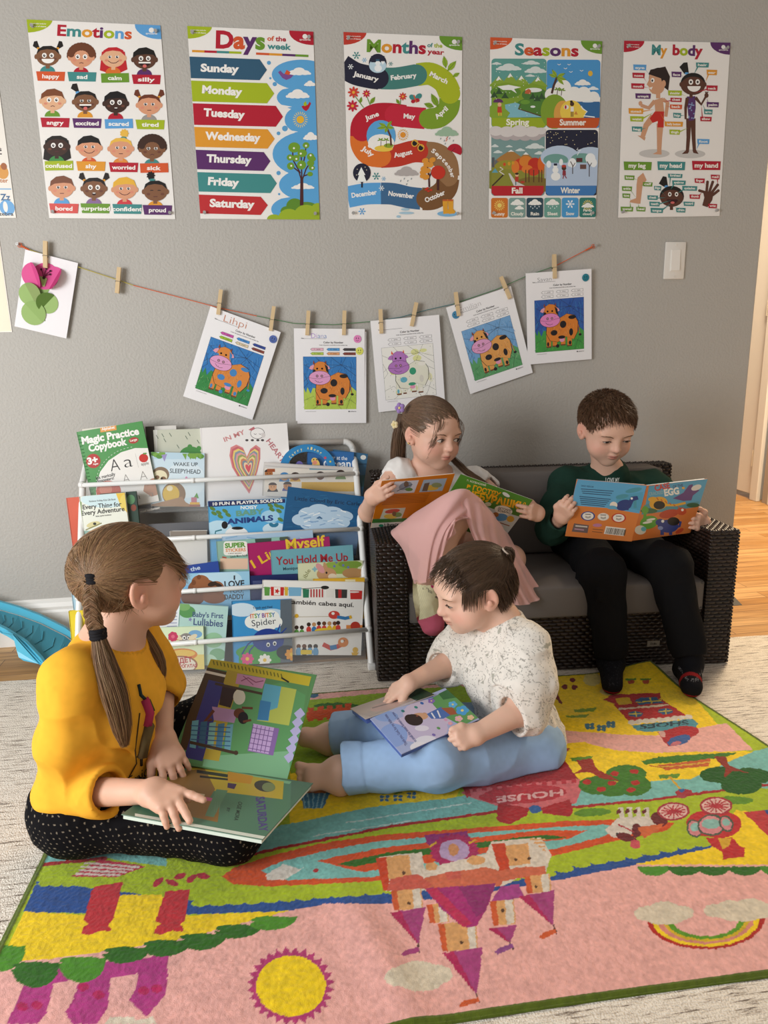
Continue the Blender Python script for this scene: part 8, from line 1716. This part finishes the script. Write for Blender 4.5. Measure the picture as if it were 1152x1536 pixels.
def a_tod(A):
 A.poly([(350, 795), (680, 685), (820, 800), (490, 975)], '#a9b4d8'); A.ell(600, 790, 110, 60, '#cdbfd4'); A.ell(560, 850, 120, 60, '#c8bcd6'); A.poly([(600, 730), (680, 685), (820, 800), (740, 840), (660, 800)], '#5f9a5a'); A.poly([(640, 705), (680, 685), (720, 720), (660, 730)], '#2f6a3a')
 A.ell(420, 800, 50, 22, '#8fa8d8'); A.ell(450, 880, 60, 50, '#8fa8dc'); A.ell(590, 915, 55, 34, '#e2e0ea'); A.ell(560, 930, 40, 22, '#e8e4ea'); A.ell(570, 850, 30, 12, '#e2dce8')
 A.poly([(590, 790), (650, 760), (700, 790), (660, 810), (610, 810)], '#4a6fb0'); A.line([(610, 785), (625, 808)], 6, '#e6e6ea'); A.line([(635, 775), (648, 805)], 6, '#e6e6ea'); A.ell(580, 797, 14, 13, '#c4906c'); A.ell(562, 800, 34, 15, '#d0a07c'); A.ell(537, 815, 38, 24, '#2f2422', rot=10); A.ell(515, 808, 18, 16, '#2f2422'); A.ell(550, 798, 5, 3, '#8a4a3a'); A.poly([(650, 765), (700, 762), (720, 790), (690, 795)], '#a05a3a')
 for x, y, c, r in ((740, 775, '#4aa0d8', 26), (700, 750, '#5fb0e0', 18), (610, 735, '#8a6ab8', 14), (725, 810, '#e8b0b8', 16), (775, 805, '#e8c0a0', 14), (690, 830, '#e0a0b8', 10)):
  for k in range(5): t = k*2*PI/5; A.ell(x+r*.6*math.cos(t), y+r*.45*math.sin(t), r*.5, r*.36, c)
  A.ell(x, y, r*.25, r*.2, '#e8d87a')
 for x, y, c in ((490, 778, '#2f7a78'), (545, 762, '#2f8a80'), (570, 745, '#3a6ab0'), (670, 815, '#d8a0c0'), (640, 850, '#5f9a5a'), (620, 878, '#7a6ab0')): A.ell(x, y, 8, 5, c, rot=20)
 A.text('Thank you, God, for my little nose', (510, 918), (420, 790), 13, '#6a70a0'); A.text('to smell the sweet flowers as I grow', (548, 905), (450, 780), 13, '#6a70a0')
def a_far(A): A.poly([(250, 775), (500, 685), (640, 690), (350, 800)], '#b5a8a0'); A.poly([(470, 700), (520, 680), (680, 680), (560, 740)], '#2f4a38'); A.ell(420, 755, 70, 18, '#c4a8a0', rot=-15); A.line([(360, 765), (470, 735)], 5, '#8a7a78')
open_book('blue board book with a curly haired child open on the toddler\'s legs', [(TB['TL'], TB['TR'], TB['BR'], TB['BL']), (TB['FL'], TB['FR'], TB['TR'], TB['TL'])], ['#a9b4d8', '#c0b4ac'], [a_tod, a_far], thick=.010, inner='#4a62a8', crop=t8)
# ================================================================== the girl with the pink skirt
def girl_pink():
 off = V(.47, -.22, .262); P = empty('person', 'child in white top and pink tulle skirt on the loveseat, purple flower hair clip', 'person', off)
 tone = '#dcb09a'; f0 = unit(V(.47, -.86, -.19)); h0 = Head((0, 0, 0), f0, s=.935, roll=3); ear = atY(616, 652, -.342)
 hd = Head(ear-h0.R@(V(.074, -.004, 0)*.935), f0, roll=3, s=.935, chub=1.06); nb = atY(650, 716, -.262); ct = atY(655, 770, -.245); hip = V(.475, -.215, .325); f = unit(V(.15, -.98, 0)); r = unit(np.cross(f, V(0, 0, 1)))
 S = SDF(); hd.prims(S); hd.neck(S, nb, .034, .040); sh_r = atY(594, 712, -.275); sh_l = atY(718, 724, -.235)
 S.cone(nb, ct, .045, .058, .04); S.cone(ct, hip, .058, .06, .03); S.cone(sh_r+V(.02, 0, 0), sh_l-V(.02, 0, 0), .034, None, .04)
 el_r = atY(553, 768, -.345); wr_r = atY(557, 747, -.445); kn_r = atY(572, 734, -.487); S.chain([sh_r, el_r], [.031, .028], .025)
 hand(S, wr_r, kn_r-wr_r+V(.01, 0, 0), (-.3, -1, .1), -1, .86, curl=((.35, .35, .2), (.35, .4, .2), (.4, .4, .25), (.4, .4, .25)), spread=(.10, .0, -.06, -.14), thumb=((.017, .014, -.010), (.026, .028, -.026), (.026, .048, -.032)), forearm=el_r, fr=(.021, .031))
 el_l = V(.64, -.31, .435); wr_l = atY(808, 771, -.440); kn_l = atY(797, 764, -.478); S.chain([sh_l, el_l], [.030, .027], .02)
 hand(S, wr_l, kn_l-wr_l+V(-.015, 0, 0), (.3, -1, .1), 1, .84, curl=((.35, .4, .3), (.4, .4, .3), (.4, .4, .3), (.45, .4, .3)), spread=(.10, .0, -.06, -.14), thumb=((.018, .014, -.006), (.030, .028, -.020), (.030, .048, -.026)), forearm=el_l, fr=(.021, .029))
 kn, an = atY(684, 770, -.510), atY(640, 872, -.562); S.chain([hip, kn, (kn+an)/2+V(-.004, .012, 0), an], [.055, .043, .037, .026], .02)
 k2 = V(.62, -.42, .315); S.chain([hip+V(.04, 0, -.01), k2, V(.52, -.44, .288)], [.05, .036, .026], .02)
 body, bvh = skin_object(S, (.16, -.63, .18), (.76, -.12, .80), .0020, tone, P, off, [hd], blush=1.1)
 hd.face(bvh, P, off, iris='#3a2a22', gaze=(-.75, .0), open_=1.0, brow='#7a5c48', lash='#2a1d18')
 mb = MB(); e = hd.w((.079, .002, -.024)); mb.ball(e-off+V(-.003, -.003, 0), .0028, seg=10); mb.build('earring', mat('gold_stud', '#d8c080', .25, .5, metallic=.8), P, smooth=True)
 T = SDF(); T.cone(nb+V(0, 0, -.024), ct, .052, .070, .04); T.cone(ct, hip, .070, .075, .04); T.cone(sh_r+V(.016, 0, 0), sh_l-V(.014, 0, 0), .042, None, .04)
 T.cone(sh_r+V(.012, 0, .004), sh_r+V(-.004, -.006, -.020), .042, .046, .02); T.cone(sh_l+V(-.012, 0, .004), sh_l+V(.016, -.004, -.024), .042, .048, .02)
 d = unit(el_r-sh_r); T.cyl(sh_r+d*.014, sh_r+d*.2, .0365, .004); T.cyl(sh_r+d*.040, sh_r+d*.2, .08, .003); d = unit(el_l-sh_l); T.cyl(sh_l+d*.014, sh_l+d*.2, .036, .004); T.cyl(sh_l+d*.046, sh_l+d*.2, .08, .003)
 na = unit(nb-ct+V(0, -.012, 0)); T.cone(nb-na*.020+V(0, -.014, 0), nb+na*.08+V(0, -.014, 0), .044, .072, .006, 's')
 cloth_object('top', T, (.20, -.42, .28), (.72, -.10, .62), .0032, P, off, colour='#e6e3df', wr=(.0030, 34), seed=4, stretch=(1, 1, .6))
 # ---- tulle skirt: folded sheets over the raised knee and across the seat
 TU = mat('pink_tulle', '#f0bdb8', .85, .1, alpha=.74, sheen=.3, bump=(900, .2, .0003)); sk = None
 def sheet(rows, n, m, amp, freq, name, parent, ph=0):
  G = np.array([[atY(*p) for p in row] for row in rows])
  def res(A, k):
   L = A.shape[0]; u = np.linspace(0, L-1, k); i = np.minimum(u.astype(int), L-2); t = (u-i)[:, None, None]; g = lambda j: A[np.clip(j, 0, L-1)]
   return .5*(2*g(i)+(g(i+1)-g(i-1))*t+(2*g(i-1)-5*g(i)+4*g(i+1)-g(i+2))*t*t+(3*g(i)-g(i-1)-3*g(i+1)+g(i+2))*t**3)
  G = res(G, n); G = res(G.transpose(1, 0, 2), m).transpose(1, 0, 2)
  a = np.linspace(0, 1, m)[None]; b = np.linspace(0, 1, n)[:, None]; wv = amp*np.sin(2*PI*freq*a+ph+1.5*b+1.2*np.sin(7*a))*(.15+.85*b); G = G+wv[..., None]*V(.35, -.8, .25)+(.002*_n3(G.reshape(-1, 3), 40, 3)).reshape(n, m)[..., None]*V(0, -1, .5)
  vs = G.reshape(-1, 3); ix = np.arange(n*m).reshape(n, m); fs = np.c_[ix[:-1, :-1].ravel(), ix[:-1, 1:].ravel(), ix[1:, 1:].ravel(), ix[1:, :-1].ravel()]
  o = np_object(name, vs-off, fs, TU, parent); return o
 sk = sheet([[(592, 792, -.36), (640, 770, -.42), (684, 742, -.50), (712, 752, -.48), (742, 786, -.42)], [(586, 800, -.455), (622, 770, -.50), (684, 737, -.575), (722, 754, -.54), (752, 792, -.47)], [(602, 822, -.485), (616, 812, -.545), (646, 800, -.600), (672, 790, -.610), (690, 776, -.605)], [(618, 858, -.535), (620, 864, -.565), (636, 866, -.605), (652, 850, -.612), (680, 788, -.612)], [(622, 876, -.545), (626, 872, -.570), (636, 874, -.608), (650, 858, -.614), (676, 800, -.614)]], 46, 60, .0075, 6, 'skirt', P)
 sheet([[(684, 742, -.50), (708, 748, -.49), (728, 764, -.46), (752, 792, -.40)], [(686, 741, -.577), (716, 755, -.56), (738, 772, -.52), (764, 805, -.44)], [(706, 800, -.575), (726, 812, -.57), (752, 822, -.54), (786, 846, -.47)], [(742, 872, -.555), (764, 882, -.55), (786, 890, -.53), (812, 886, -.49)], [(760, 902, -.552), (776, 908, -.55), (796, 905, -.53), (820, 893, -.495)]], 44, 46, .007, 5, 'tulle_layer', sk, 1.0)
 sheet([[(596, 792, -.36), (640, 774, -.41), (684, 748, -.50), (716, 758, -.47)], [(600, 806, -.46), (628, 784, -.50), (682, 746, -.565), (716, 764, -.53)], [(628, 838, -.53), (644, 812, -.555), (662, 796, -.590), (684, 784, -.590)], [(632, 862, -.55), (646, 848, -.57), (664, 822, -.598), (686, 796, -.600)]], 40, 40, .005, 4, 'tulle_layer', sk, 2.2)
 # ---- cream sock with a pink toe
 K = SDF(); to = atY(649, 936, -.600); mid = atY(637, 905, -.588); he = atY(624, 893, -.552); K.chain([an+(kn-an)*.06, an, mid, to], [.031, .0315, .030, .022], .02); K.cone(an, he, .03, .022, .02); K.cone(he, to, .021, .019, .02); K.cone(mid, to, .030, .024, .02); up = unit(kn-an); K.cyl(an+up*.014, an+up*.08, .05, .002); K.cyl(an+up*.004, an+up*.05, .0275, .003)
 ax = unit(to-mid)
 def sock(vs, col):
  z = (vs-mid)@ax; col[z > .030] = hexc('#c9627a'); h = (vs-an)@up; q = (vs-an)@unit(np.cross(up, V(0, -1, 0))); m = (h > -.012) & (h < -.002) & (np.abs(q) < .012) & (vs[:, 1] < an[1]); col[m & (_n3(vs, 240, 3) > -.1)] = hexc('#b8406a')
  m = (h > -.026) & (h < -.017) & (np.abs(q) < .014) & (vs[:, 1] < an[1]) & (np.abs(np.sin(q*700+h*300)) < .35); col[m] = hexc('#3a3034'); col[z <= .03] *= (.94+.06*np.sin(((vs-an)@unit(np.cross(up, V(0, -1, 0))))*1500))[z <= .03, None]
 cloth_object('sock', K, (.32, -.68, .06), (.50, -.46, .30), .0018, P, off, colour='#dfd9b2', wr=(.0009, 60), paint=sock)
 # ---- long brown hair drawn back, parted, loose over the shoulders
 g = V(.052, -.078, .040); rt = scalp_roots(3600, lambda p: tied_ok(p, .025)); loc = [slide_paths(rt, g, 10)]
 t = np.linspace(0, 1, 9)[None, :, None]; fr = scalp_roots(70, lambda p: (p[:, 1] > .055) & (p[:, 2] > .06)); tg = np.c_[np.sign(fr[:, 0])*(.050+.012*RNG.random(70)), .060+.010*RNG.random(70), -.005-.05*RNG.random(70)]; md = np.c_[fr[:, 0]*1.5, .092+0*fr[:, 0], .045+0*fr[:, 0]]; loc.append(fr[:, None]*(1-t)**2+2*t*(1-t)*md[:, None]+t*t*tg[:, None])
 G_ = hd.w(g); w = [tail_paths(700, [G_, atY(598, 655, -.275), atY(596, 690, -.24), atY(604, 730, -.225), atY(612, 770, -.22)], (.014, .020, .022, .020, .012), 0, K=14, spread=.8)]
 g2 = hd.w((-.062, -.050, -.03)); w.append(tail_paths(200, [g2, atY(690, 700, -.295), atY(705, 712, -.300), atY(728, 726, -.300), atY(748, 748, -.29)], (.008, .009, .008, .007, .003), 0, K=12, spread=1.0))
 hair_object(hd, P, off, tied_shell(.023), loc, w, '#755c48')
 def clip(c, n, col, R):
  mb = MB(); n = unit(n); e1 = unit(np.cross(n, V(0, 0, 1))); e2 = np.cross(n, e1)
  for k in range(5): a = k*2*PI/5; mb.ball(c-off+R*.62*(math.cos(a)*e1+math.sin(a)*e2), (R*.5, R*.28, R*.5), col, 10)
  mb.ball(c-off+n*R*.3, R*.28, '#e2d08a', 8); mb.build('hair_clip', CLOTH, P, smooth=True)
 clip(atY(600, 612, -.330), (-.5, -.85, .1), '#9a7fb8', .0135); clip(atY(592, 637, -.315), (-.7, -.7, 0), '#e2d2a8', .0105)
girl_pink()
sg = (530, 570, 3.84)
SG = dict(S1=atY(690, 711, -.468), A1=atY(577, 721, -.492), A2=atY(552, 793, -.385), B1=atY(798, 750, -.485), B2=atY(751, 815, -.360)); SG['S2'] = SG['S1']+SG['B2']-SG['B1']
def a_or(A):
 A.poly([(85, 855), (180, 575), (615, 540), (520, 850)], '#cf7a16'); A.poly([(100, 800), (310, 795), (290, 860), (85, 857)], '#dcd8d0'); A.poly([(110, 800), (310, 795), (306, 815), (104, 824)], '#3f7a3a')
 A.poly([(238, 585), (378, 576), (350, 648), (212, 656)], '#cdd6e0'); A.ell(300, 610, 40, 22, '#8a98a8', rot=-20); A.ell(305, 600, 14, 18, '#6a5a4a'); A.ell(320, 630, 22, 10, '#5f8a4a'); A.line([(250, 640), (340, 600)], 4, '#4a5a6a')
 A.poly([(405, 575), (540, 565), (512, 638), (378, 646)], '#9fb8cc'); A.ell(445, 620, 45, 16, '#d8b84a'); A.poly([(395, 640), (410, 595), (440, 590), (425, 640)], '#6a5a4a'); A.ell(480, 605, 30, 14, '#8a9a6a')
 A.poly([(175, 742), (302, 735), (278, 796), (152, 800)], '#c8d0c0'); A.ell(225, 755, 44, 12, '#c04a3a', rot=-8); A.ell(215, 785, 40, 14, '#d8b84a'); A.ell(255, 775, 24, 14, '#7a9a5a'); A.ell(235, 770, 12, 14, '#7a5a3a')
 for k in range(6): A.line([(190-5*k, 672+9*k), (440-5*k, 655+9*k)], 3, '#a05a10')
 A.text('Library', (180, 846), (262, 838), 20, '#2f3a34', .03); A.ell(160, 838, 14, 8, '#2f8a6a')
def a_gr(A):
 A.poly([(620, 540), (1030, 690), (850, 945), (560, 730)], '#4a7f2a')
 for k in range(26): A.line([(625+16*k, 545+5.8*k), (585+14*k, 640+6*k)], 3, '#3f7022')
 A.poly([(640, 680), (800, 740), (970, 790), (850, 945), (700, 860)], '#cfd4d8'); A.poly([(740, 800), (800, 790), (830, 840), (790, 900), (740, 870)], '#4a7a44'); A.poly([(760, 840), (860, 860), (880, 900), (850, 945), (770, 890)], '#7a7a4a'); A.ell(840, 885, 30, 18, '#b8a88a'); A.line([(640, 690), (700, 740), (760, 745)], 9, '#3f8a4a')
 A.text('Э. УСПЕНСКИЙ', (652, 582), (762, 612), 11, '#e8e4cc', .01); A.text('в ГОСТЯХ', (652, 622), (846, 676), 28, '#e8a41c', .04); A.text('у ЧЕБУРАШКИ', (604, 662), (985, 748), 40, '#ecaa1a', .05)
 A.ell(865, 750, 52, 26, '#efece4', rot=12); A.text('ДЕТСКИЙ', (832, 742), (908, 758), 12, '#2a2a2a', .02); A.text('КОМИКС', (832, 757), (906, 772), 12, '#2a2a2a', .02)
 A.ell(850, 790, 40, 22, '#5f9ad0'); A.ell(905, 800, 22, 18, '#d8a83a'); A.ell(820, 775, 18, 14, '#a86a3a'); A.line([(780, 800), (900, 840)], 5, '#8a4a2a'); A.ell(702, 685, 14, 9, '#7a3a5a'); A.ell(775, 715, 20, 12, '#d8d4b8'); A.ell(745, 718, 8, 5, '#3a7ab0'); A.ell(880, 660, 24, 10, '#d8dcd8', rot=30)
 for k in range(5): A.ell(870-26*k+100, 830+36*k-20, 7, 6, '#d0d6e0')
open_book('orange and green picture book held open by the child in the pink skirt', [(SG['A1'], SG['S1'], SG['S2'], SG['A2']), (SG['S1'], SG['B1'], SG['B2'], SG['S2'])], ['#cf7a16', '#4a7f2a'], [a_or, a_gr], thick=.004, crop=sg)
# ================================================================== the boy in the dark green sweater
def boy():
 off = V(.93, -.24, .262); P = empty('person', 'child with short brown hair and dark green sweater reading on the loveseat', 'person', off)
 tone = '#d9ad96'; hd = Head(atY(908, 644, -.345), unit(V(.02, -.90, -.38)), roll=0, s=.935, chub=.98); nb = atY(912, 712, -.262); ct = V(.905, -.232, .42); hip = V(.925, -.215, .325); f = V(0, -1, 0); r = V(-1, 0, 0)
 S = SDF(); hd.prims(S); hd.neck(S, nb, .036, .042); sh_r = atY(850, 726, -.255); sh_l = atY(978, 730, -.245)
 S.cone(nb, ct, .045, .06, .04); S.cone(ct, hip, .06, .065, .03); S.cone(sh_r, sh_l, .034, None, .03)
 el_r = atY(829, 793, -.365); wr_r = atY(842, 776, -.455); kn_r = atY(851, 762, -.492); el_l = V(1.145, -.315, .415); wr_l = atY(1056, 786, -.440); kn_l = atY(1046, 780, -.485)
 S.chain([sh_r, el_r], [.03, .027], .02); S.chain([sh_l, el_l], [.03, .027], .02)
 hand(S, wr_r, kn_r-wr_r, (-.45, -.85, .2), -1, .86, curl=((.5, .8, .5), (.55, .8, .5), (.6, .85, .5), (.6, .85, .5)), spread=(.06, .0, -.04, -.10), thumb=((.018, .014, .004), (.030, .034, .002), (.028, .052, -.006)), forearm=el_r, fr=(.021, .028))
 hand(S, wr_l, kn_l-wr_l+V(-.016, 0, 0), (.25, -1, .1), 1, .88, curl=((.35, .35, .2), (.35, .4, .25), (.4, .4, .25), (.4, .4, .25)), spread=(.08, .0, -.05, -.12), thumb=((.020, .012, .0), (.036, .026, .004), (.042, .044, -.004)), forearm=el_l, fr=(.021, .028))
 hr, hl = hip+V(-.045, -.02, 0), hip+V(.05, -.02, 0); kr, ar = atY(903, 858, -.505), atY(917, 985, -.545); kl, al = atY(1003, 850, -.525), atY(1034, 985, -.625)
 S.chain([hr, kr, ar], [.05, .038, .026], .02); S.chain([hl, kl, al], [.05, .038, .026], .02)
 body, bvh = skin_object(S, (.64, -.66, .06), (1.26, -.14, .80), .0020, tone, P, off, [hd], blush=.9)
 hd.face(bvh, P, off, iris='#3a2c24', gaze=(0, -.7), open_=.42, brow='#6a4e3a', lash='#2a1d18', brow_w=1.2)
 T = SDF(); T.cone(nb+V(0, -.002, .0), ct, .0495, .082, .04); T.cone(ct, hip, .082, .088, .04); T.cone(sh_r, sh_l, .043, None, .04)
 for s_, e, wv, q in ((sh_r, el_r, wr_r, .78), (sh_l, el_l, wr_l, .72)):
  T.chain([s_, (s_+e)/2+V(0, .004, 0), e], [.047, .046, .044], .03); d = unit(wv-e); L_ = np.linalg.norm(wv-e); c = e+d*L_*q; T.cone(e, c, .043, .033, .02); T.cyl(c-d*.016, c+d*.08, .0255, .004); T.cyl(c+d*.004, c+d*.08, .06, .003)
 na = unit(nb-ct); n2 = unit(hd.w((0, -.022, -.045))-nb); T.cone(nb, nb+n2*.016, .0495, .0445, .02); T.cone(nb+n2*.056, nb+n2*.12, .0395, .05, .003, 's'); T.cyl(hip+V(0, 0, -.12), hip+V(0, 0, -.03), .2, .004)
 top = cloth_object('sweater', T, (.64, -.56, .22), (1.28, -.10, .60), .0034, P, off, colour='#1f3a30', wr=(.0034, 26), seed=9, stretch=(1, 1, .7))
 tb = BVHTree.FromPolygons([tuple(V(*v.co)+off) for v in top.data.vertices], [tuple(p.vertices) for p in top.data.polygons]); pr = MB()
 for body_, z in (('LOVE MY', atY(938, 720.5, -.30)[2]), ('MAMA', atY(938, 728.5, -.30)[2])):
  vs, fs = text_mesh(body_, .02); wd = vs[:, 0].max(); s2 = .0185
  for fc in fs:
   q = []
   for j in fc:
    h = tb.ray_cast(Vector((.938+(vs[j][0]*.040/wd), -.7, z+vs[j][1]*s2)), Vector((0, 1, 0)), 1)
    if h[0] is not None: q.append(V(*h[0])+V(0, -.0014, 0)-off)
   if len(q) == len(fc): pr.face(q, '#d8dcd6')
 pr.build('print', CLOTH, top)
 L = SDF(); L.cone(hr+V(0, .02, 0), hl+V(0, .02, 0), .075, None, .04)
 for h_, k_, a_ in ((hr, kr, ar), (hl, kl, al)):
  L.chain([h_, k_, a_+V(0, .0, .014)], [.068, .056, .043], .025); d = unit(a_-k_); L.cone(a_-d*.03, a_-d*.012, .044, .040, .01); L.cyl(a_-d*.002, a_+d*.1, .07, .003)
 kd = unit(kr-hr); L.box(kr+V(-.046, .02, -.018), (.010, .032, .026), .008, .004); L.box(kl+V(.052, .03, -.02), (.010, .030, .026), .008, .004)
 L.box(kr+V(-.01, -.052, -.045), (.028, .006, .018), .004, .003)
 cloth_object('trousers', L, (.74, -.72, .05), (1.22, -.10, .40), .0034, P, off, colour='#141416', wr=(.0034, 22), seed=14, stretch=(1, 1, .6))
 for a_, toe, nm in ((ar, atZ(918, 1026, .032), 0), (al, atZ(1037, 1030, .034), 1)):
  K = SDF(); hl_ = V(a_[0], a_[1]+.022, .032); hl_[2] = .032; K.cone(a_+V(0, 0, .03), a_+V(0, 0, -.015), .030, .030, .01); K.cone(a_+V(0, 0, -.012), hl_, .029, .024, .02); K.cone(a_+V(0, -.01, -.02), toe, .028, .0215, .02); K.cone(hl_, toe, .023, .0215, .02); K.cyl((a_[0], a_[1], -.1), (a_[0], a_[1], .0105), .3, .002); K.plane(a_+V(0, 0, .045), (0, 0, 1), .002)
  def pk(vs, col, toe=toe, nm=nm):
   dst = (toe-vs)@unit((toe-a_)*V(1, 1, 0)); col[(vs[:, 2] < .020) & (vs[:, 1] < a_[1]-.005)] = hexc('#8f2224'); col[vs[:, 2] < .0155] = hexc('#17171a')
   if nm: m = (vs[:, 2] > .055) & (vs[:, 2] < .060) & (vs[:, 1] < a_[1]-.015) & (_n3(vs, 500, 2) > .25); col[m] = hexc('#77777c'); col[(vs[:, 2] > .0205) & (np.abs((vs-toe)@unit((toe-a_)*V(1, 1, 0))+.012) < .007)] = hexc('#8f2224')
   else: m = _n3(vs, 420, 8) > .55; col[m & (vs[:, 2] > .03)] = hexc('#2f2f34')
  cloth_object('sock', K, (min(a_[0], toe[0])-.05, toe[1]-.04, .005), (max(a_[0], toe[0])+.05, a_[1]+.07, a_[2]+.06), .002, P, off, colour='#17171b', wr=(.0008, 60), paint=pk)
 # ---- short brown hair, longer on top, combed forward
 front = .0235; ok = lambda p: tied_ok(p, front) & ((p[:, 2] > .008) | (p[:, 1] < -.015)); rt = scalp_roots(5200, ok); n = (rt-HC)/HR**2; n /= np.linalg.norm(n, axis=1)[:, None]; top_ = np.clip((rt[:, 2]-.02)/.07, 0, 1)[:, None]; Ln = .010+.017*top_*(.75+.5*RNG.random((len(rt), 1)))
 comb = np.c_[.25*rt[:, 0]/.08, .8+0*rt[:, 0], -.5-0*rt[:, 0]]+RNG.normal(size=rt.shape)*.22; comb -= n*(comb*n).sum(1)[:, None]*.95; t = np.linspace(0, 1, 6)[None, :, None]; paths = rt[:, None]+Ln[:, None]*(t*(n[:, None]*.42)+t*comb[:, None]*.85+t*t*V(0, 0, -.10))
 sh = SDF(); sh.ell(HC, HR*1.01, 0); nn = V(0, .82, -.57); sh.plane(nn*(front+.001), nn, .006); sh.plane((0, 0, -.036), (0, 0, -1), .006)
 for x in (1, -1): sh.ell((x*.080, .006, -.010), (.03, .026, .030), .006, 's')
 hair_object(hd, P, off, sh, [paths], [], '#634732', rad=.00050)
boy()
by = (790, 560, 3.491)
BB = dict(S1=atY(972, 729, -.548), S2=atY(946, 811, -.498), A1=atY(867, 718, -.512), A2=atY(846, 805, -.462), B1=atY(1063.6, 717.6, -.502), B2=atY(1033.5, 800, -.462))
def a_bk(A):
 A.poly([(190, 860), (270, 548), (640, 590), (545, 880)], '#cf7a3e'); A.poly([(225, 690), (270, 548), (640, 590), (598, 735), (420, 705)], '#5a9fc6'); A.poly([(470, 640), (540, 632), (610, 620), (600, 720), (470, 690)], '#4f98b8'); A.ell(500, 645, 34, 12, '#4a8fa0', rot=-10); A.ell(560, 612, 44, 12, '#4a8fa0', rot=-12); A.rect(560, 640, 575, 705, '#4a8fa0')
 for k in range(3): A.line([(284+4*k, 605+11*k), (455-8*k, 617+11*k)], 4, '#2a4a6a')
 for k in range(5): A.line([(276+2*k, 644+10*k), (440-8*k, 660+9*k)], 4, '#2a4a6a')
 A.text('DINO RESCUE', (285, 592), (350, 598), 8, '#2a4a6a')
 A.ell(510, 690, 42, 28, '#2f3f78', rot=-15); A.poly([(520, 690), (548, 645), (580, 642), (586, 660), (560, 668), (545, 700)], '#2f3f78'); A.ell(550, 655, 6, 6, '#f0f0ea'); A.rect(480, 700, 494, 716, '#2f3f78'); A.rect(520, 700, 534, 716, '#2f3f78'); A.ell(455, 690, 20, 18, '#e0d6c8'); A.ell(446, 702, 26, 10, '#5fa0c0')
 for x, y, c, r in ((321, 747, '#2f4a8a', 37), (401, 751, '#d8d0c4', 30), (482, 757, '#b8352c', 38)): A.ell(x, y, r, r*.66, c); A.ell(x, y, r*.8, r*.54, '#e2ddd4'); A.poly([(x-14, y-2), (x, y+4), (x+14, y-2), (x+14, y+9), (x, y+13), (x-14, y+9)], '#a8a49c'); A.line([(x-15, y-10), (x+15, y-9)], 4, '#5a5650')
 A.poly([(415, 800), (518, 812), (508, 852), (404, 840)], '#e6e2da')
 x = 420
 for k in range(24): w = random.choice((1.6, 2.4, 3.4)); A.poly([(x, 806+.11*(x-415)), (x+w, 806+.11*(x-415)), (x+w-8, 838+.11*(x-415)), (x-8, 838+.11*(x-415))], '#2a2724'); x += w+random.choice((1.2, 2, 2.6))
 A.poly([(248, 785), (326, 795), (318, 836), (236, 828)], '#6a5a5a'); A.line([(255, 798), (318, 804)], 7, '#c8c0b8'); A.line([(250, 814), (300, 820)], 7, '#b0889a'); A.ell(370, 795, 24, 9, '#b87a9a'); A.line([(345, 815), (400, 820)], 4, '#8a5a3a'); A.line([(342, 828), (396, 834)], 4, '#8a5a3a')
def a_ft(A):
 A.poly([(640, 590), (958, 548), (850, 838), (545, 860)], '#d0783c'); A.poly([(640, 590), (958, 548), (905, 690), (760, 690), (620, 700)], '#4f9cc0'); A.poly([(615, 690), (700, 660), (760, 690), (905, 670), (890, 700), (600, 740)], '#4f8f9c')
 A.text('CASE', (672, 616), (752, 600), 30, '#c23a34', .04); A.text('OF THE', (766, 602), (820, 592), 15, '#2f4a78', .03); A.text('CRACKED', (640, 640), (716, 630), 17, '#8ab0b8', .03); A.text('EGG', (722, 642), (800, 630), 36, '#e6e4dc', .045)
 A.poly([(765, 655), (820, 625), (850, 585), (870, 580), (868, 600), (905, 612), (870, 640), (862, 665), (820, 668)], '#5f3a78'); A.ell(888, 598, 28, 14, '#d8d4cc', rot=-20); A.ell(820, 600, 8, 6, '#e0a83a')
 A.ell(690, 680, 48, 34, '#dca42c', rot=-10); A.line([(720, 690), (780, 690), (832, 678)], 12, '#dca42c'); A.ell(660, 660, 24, 14, '#dca42c'); A.ell(694, 690, 30, 22, '#17130f'); [A.line([(680+22*k, 650+9*k), (690+22*k, 664+8*k)], 5, '#c05a2a') for k in range(6)]
 A.ell(745, 735, 52, 22, '#b8452a', rot=-12); A.ell(810, 722, 26, 20, '#c04a2a'); A.ell(815, 715, 7, 7, '#f0eee6'); A.ell(640, 720, 44, 14, '#3a6a4a'); A.ell(870, 690, 34, 12, '#2f5a3a')
 A.ell(640, 780, 48, 34, '#5fa03a', rot=-15); A.ell(620, 715, 18, 20, '#5fa03a'); A.line([(620, 730), (615, 790)], 16, '#5fa03a'); A.ell(632, 780, 26, 6, '#e6e2d8', rot=-10); A.ell(650, 765, 24, 6, '#e6e2d8', rot=-10); A.ell(595, 820, 30, 24, '#d8d4c4'); A.ell(612, 815, 14, 12, '#6ab0b8')
 A.ell(740, 800, 54, 34, '#2f3f86'); A.line([(770, 810), (800, 800), (806, 775)], 12, '#2f3f86'); A.ell(700, 780, 26, 18, '#2f3f86'); A.ell(768, 775, 32, 22, '#17130f'); A.ell(712, 774, 8, 8, '#f0eee6'); A.rect(700, 820, 718, 846, '#2f3f86'); A.rect(745, 820, 762, 846, '#2f3f86'); A.ell(700, 810, 14, 10, '#8a98c8'); A.ell(800, 825, 24, 10, '#b8452a', rot=-30)
op = open_book('blue and orange dinosaur board book held open by the child in dark green', [(BB['A1'], BB['S1'], BB['S2'], BB['A2']), (BB['S1'], BB['B1'], BB['B2'], BB['S2'])], ['#cf7a3e', '#d0783c'], [a_bk, a_ft], thick=.008, inner='#8fb8cc', crop=by)
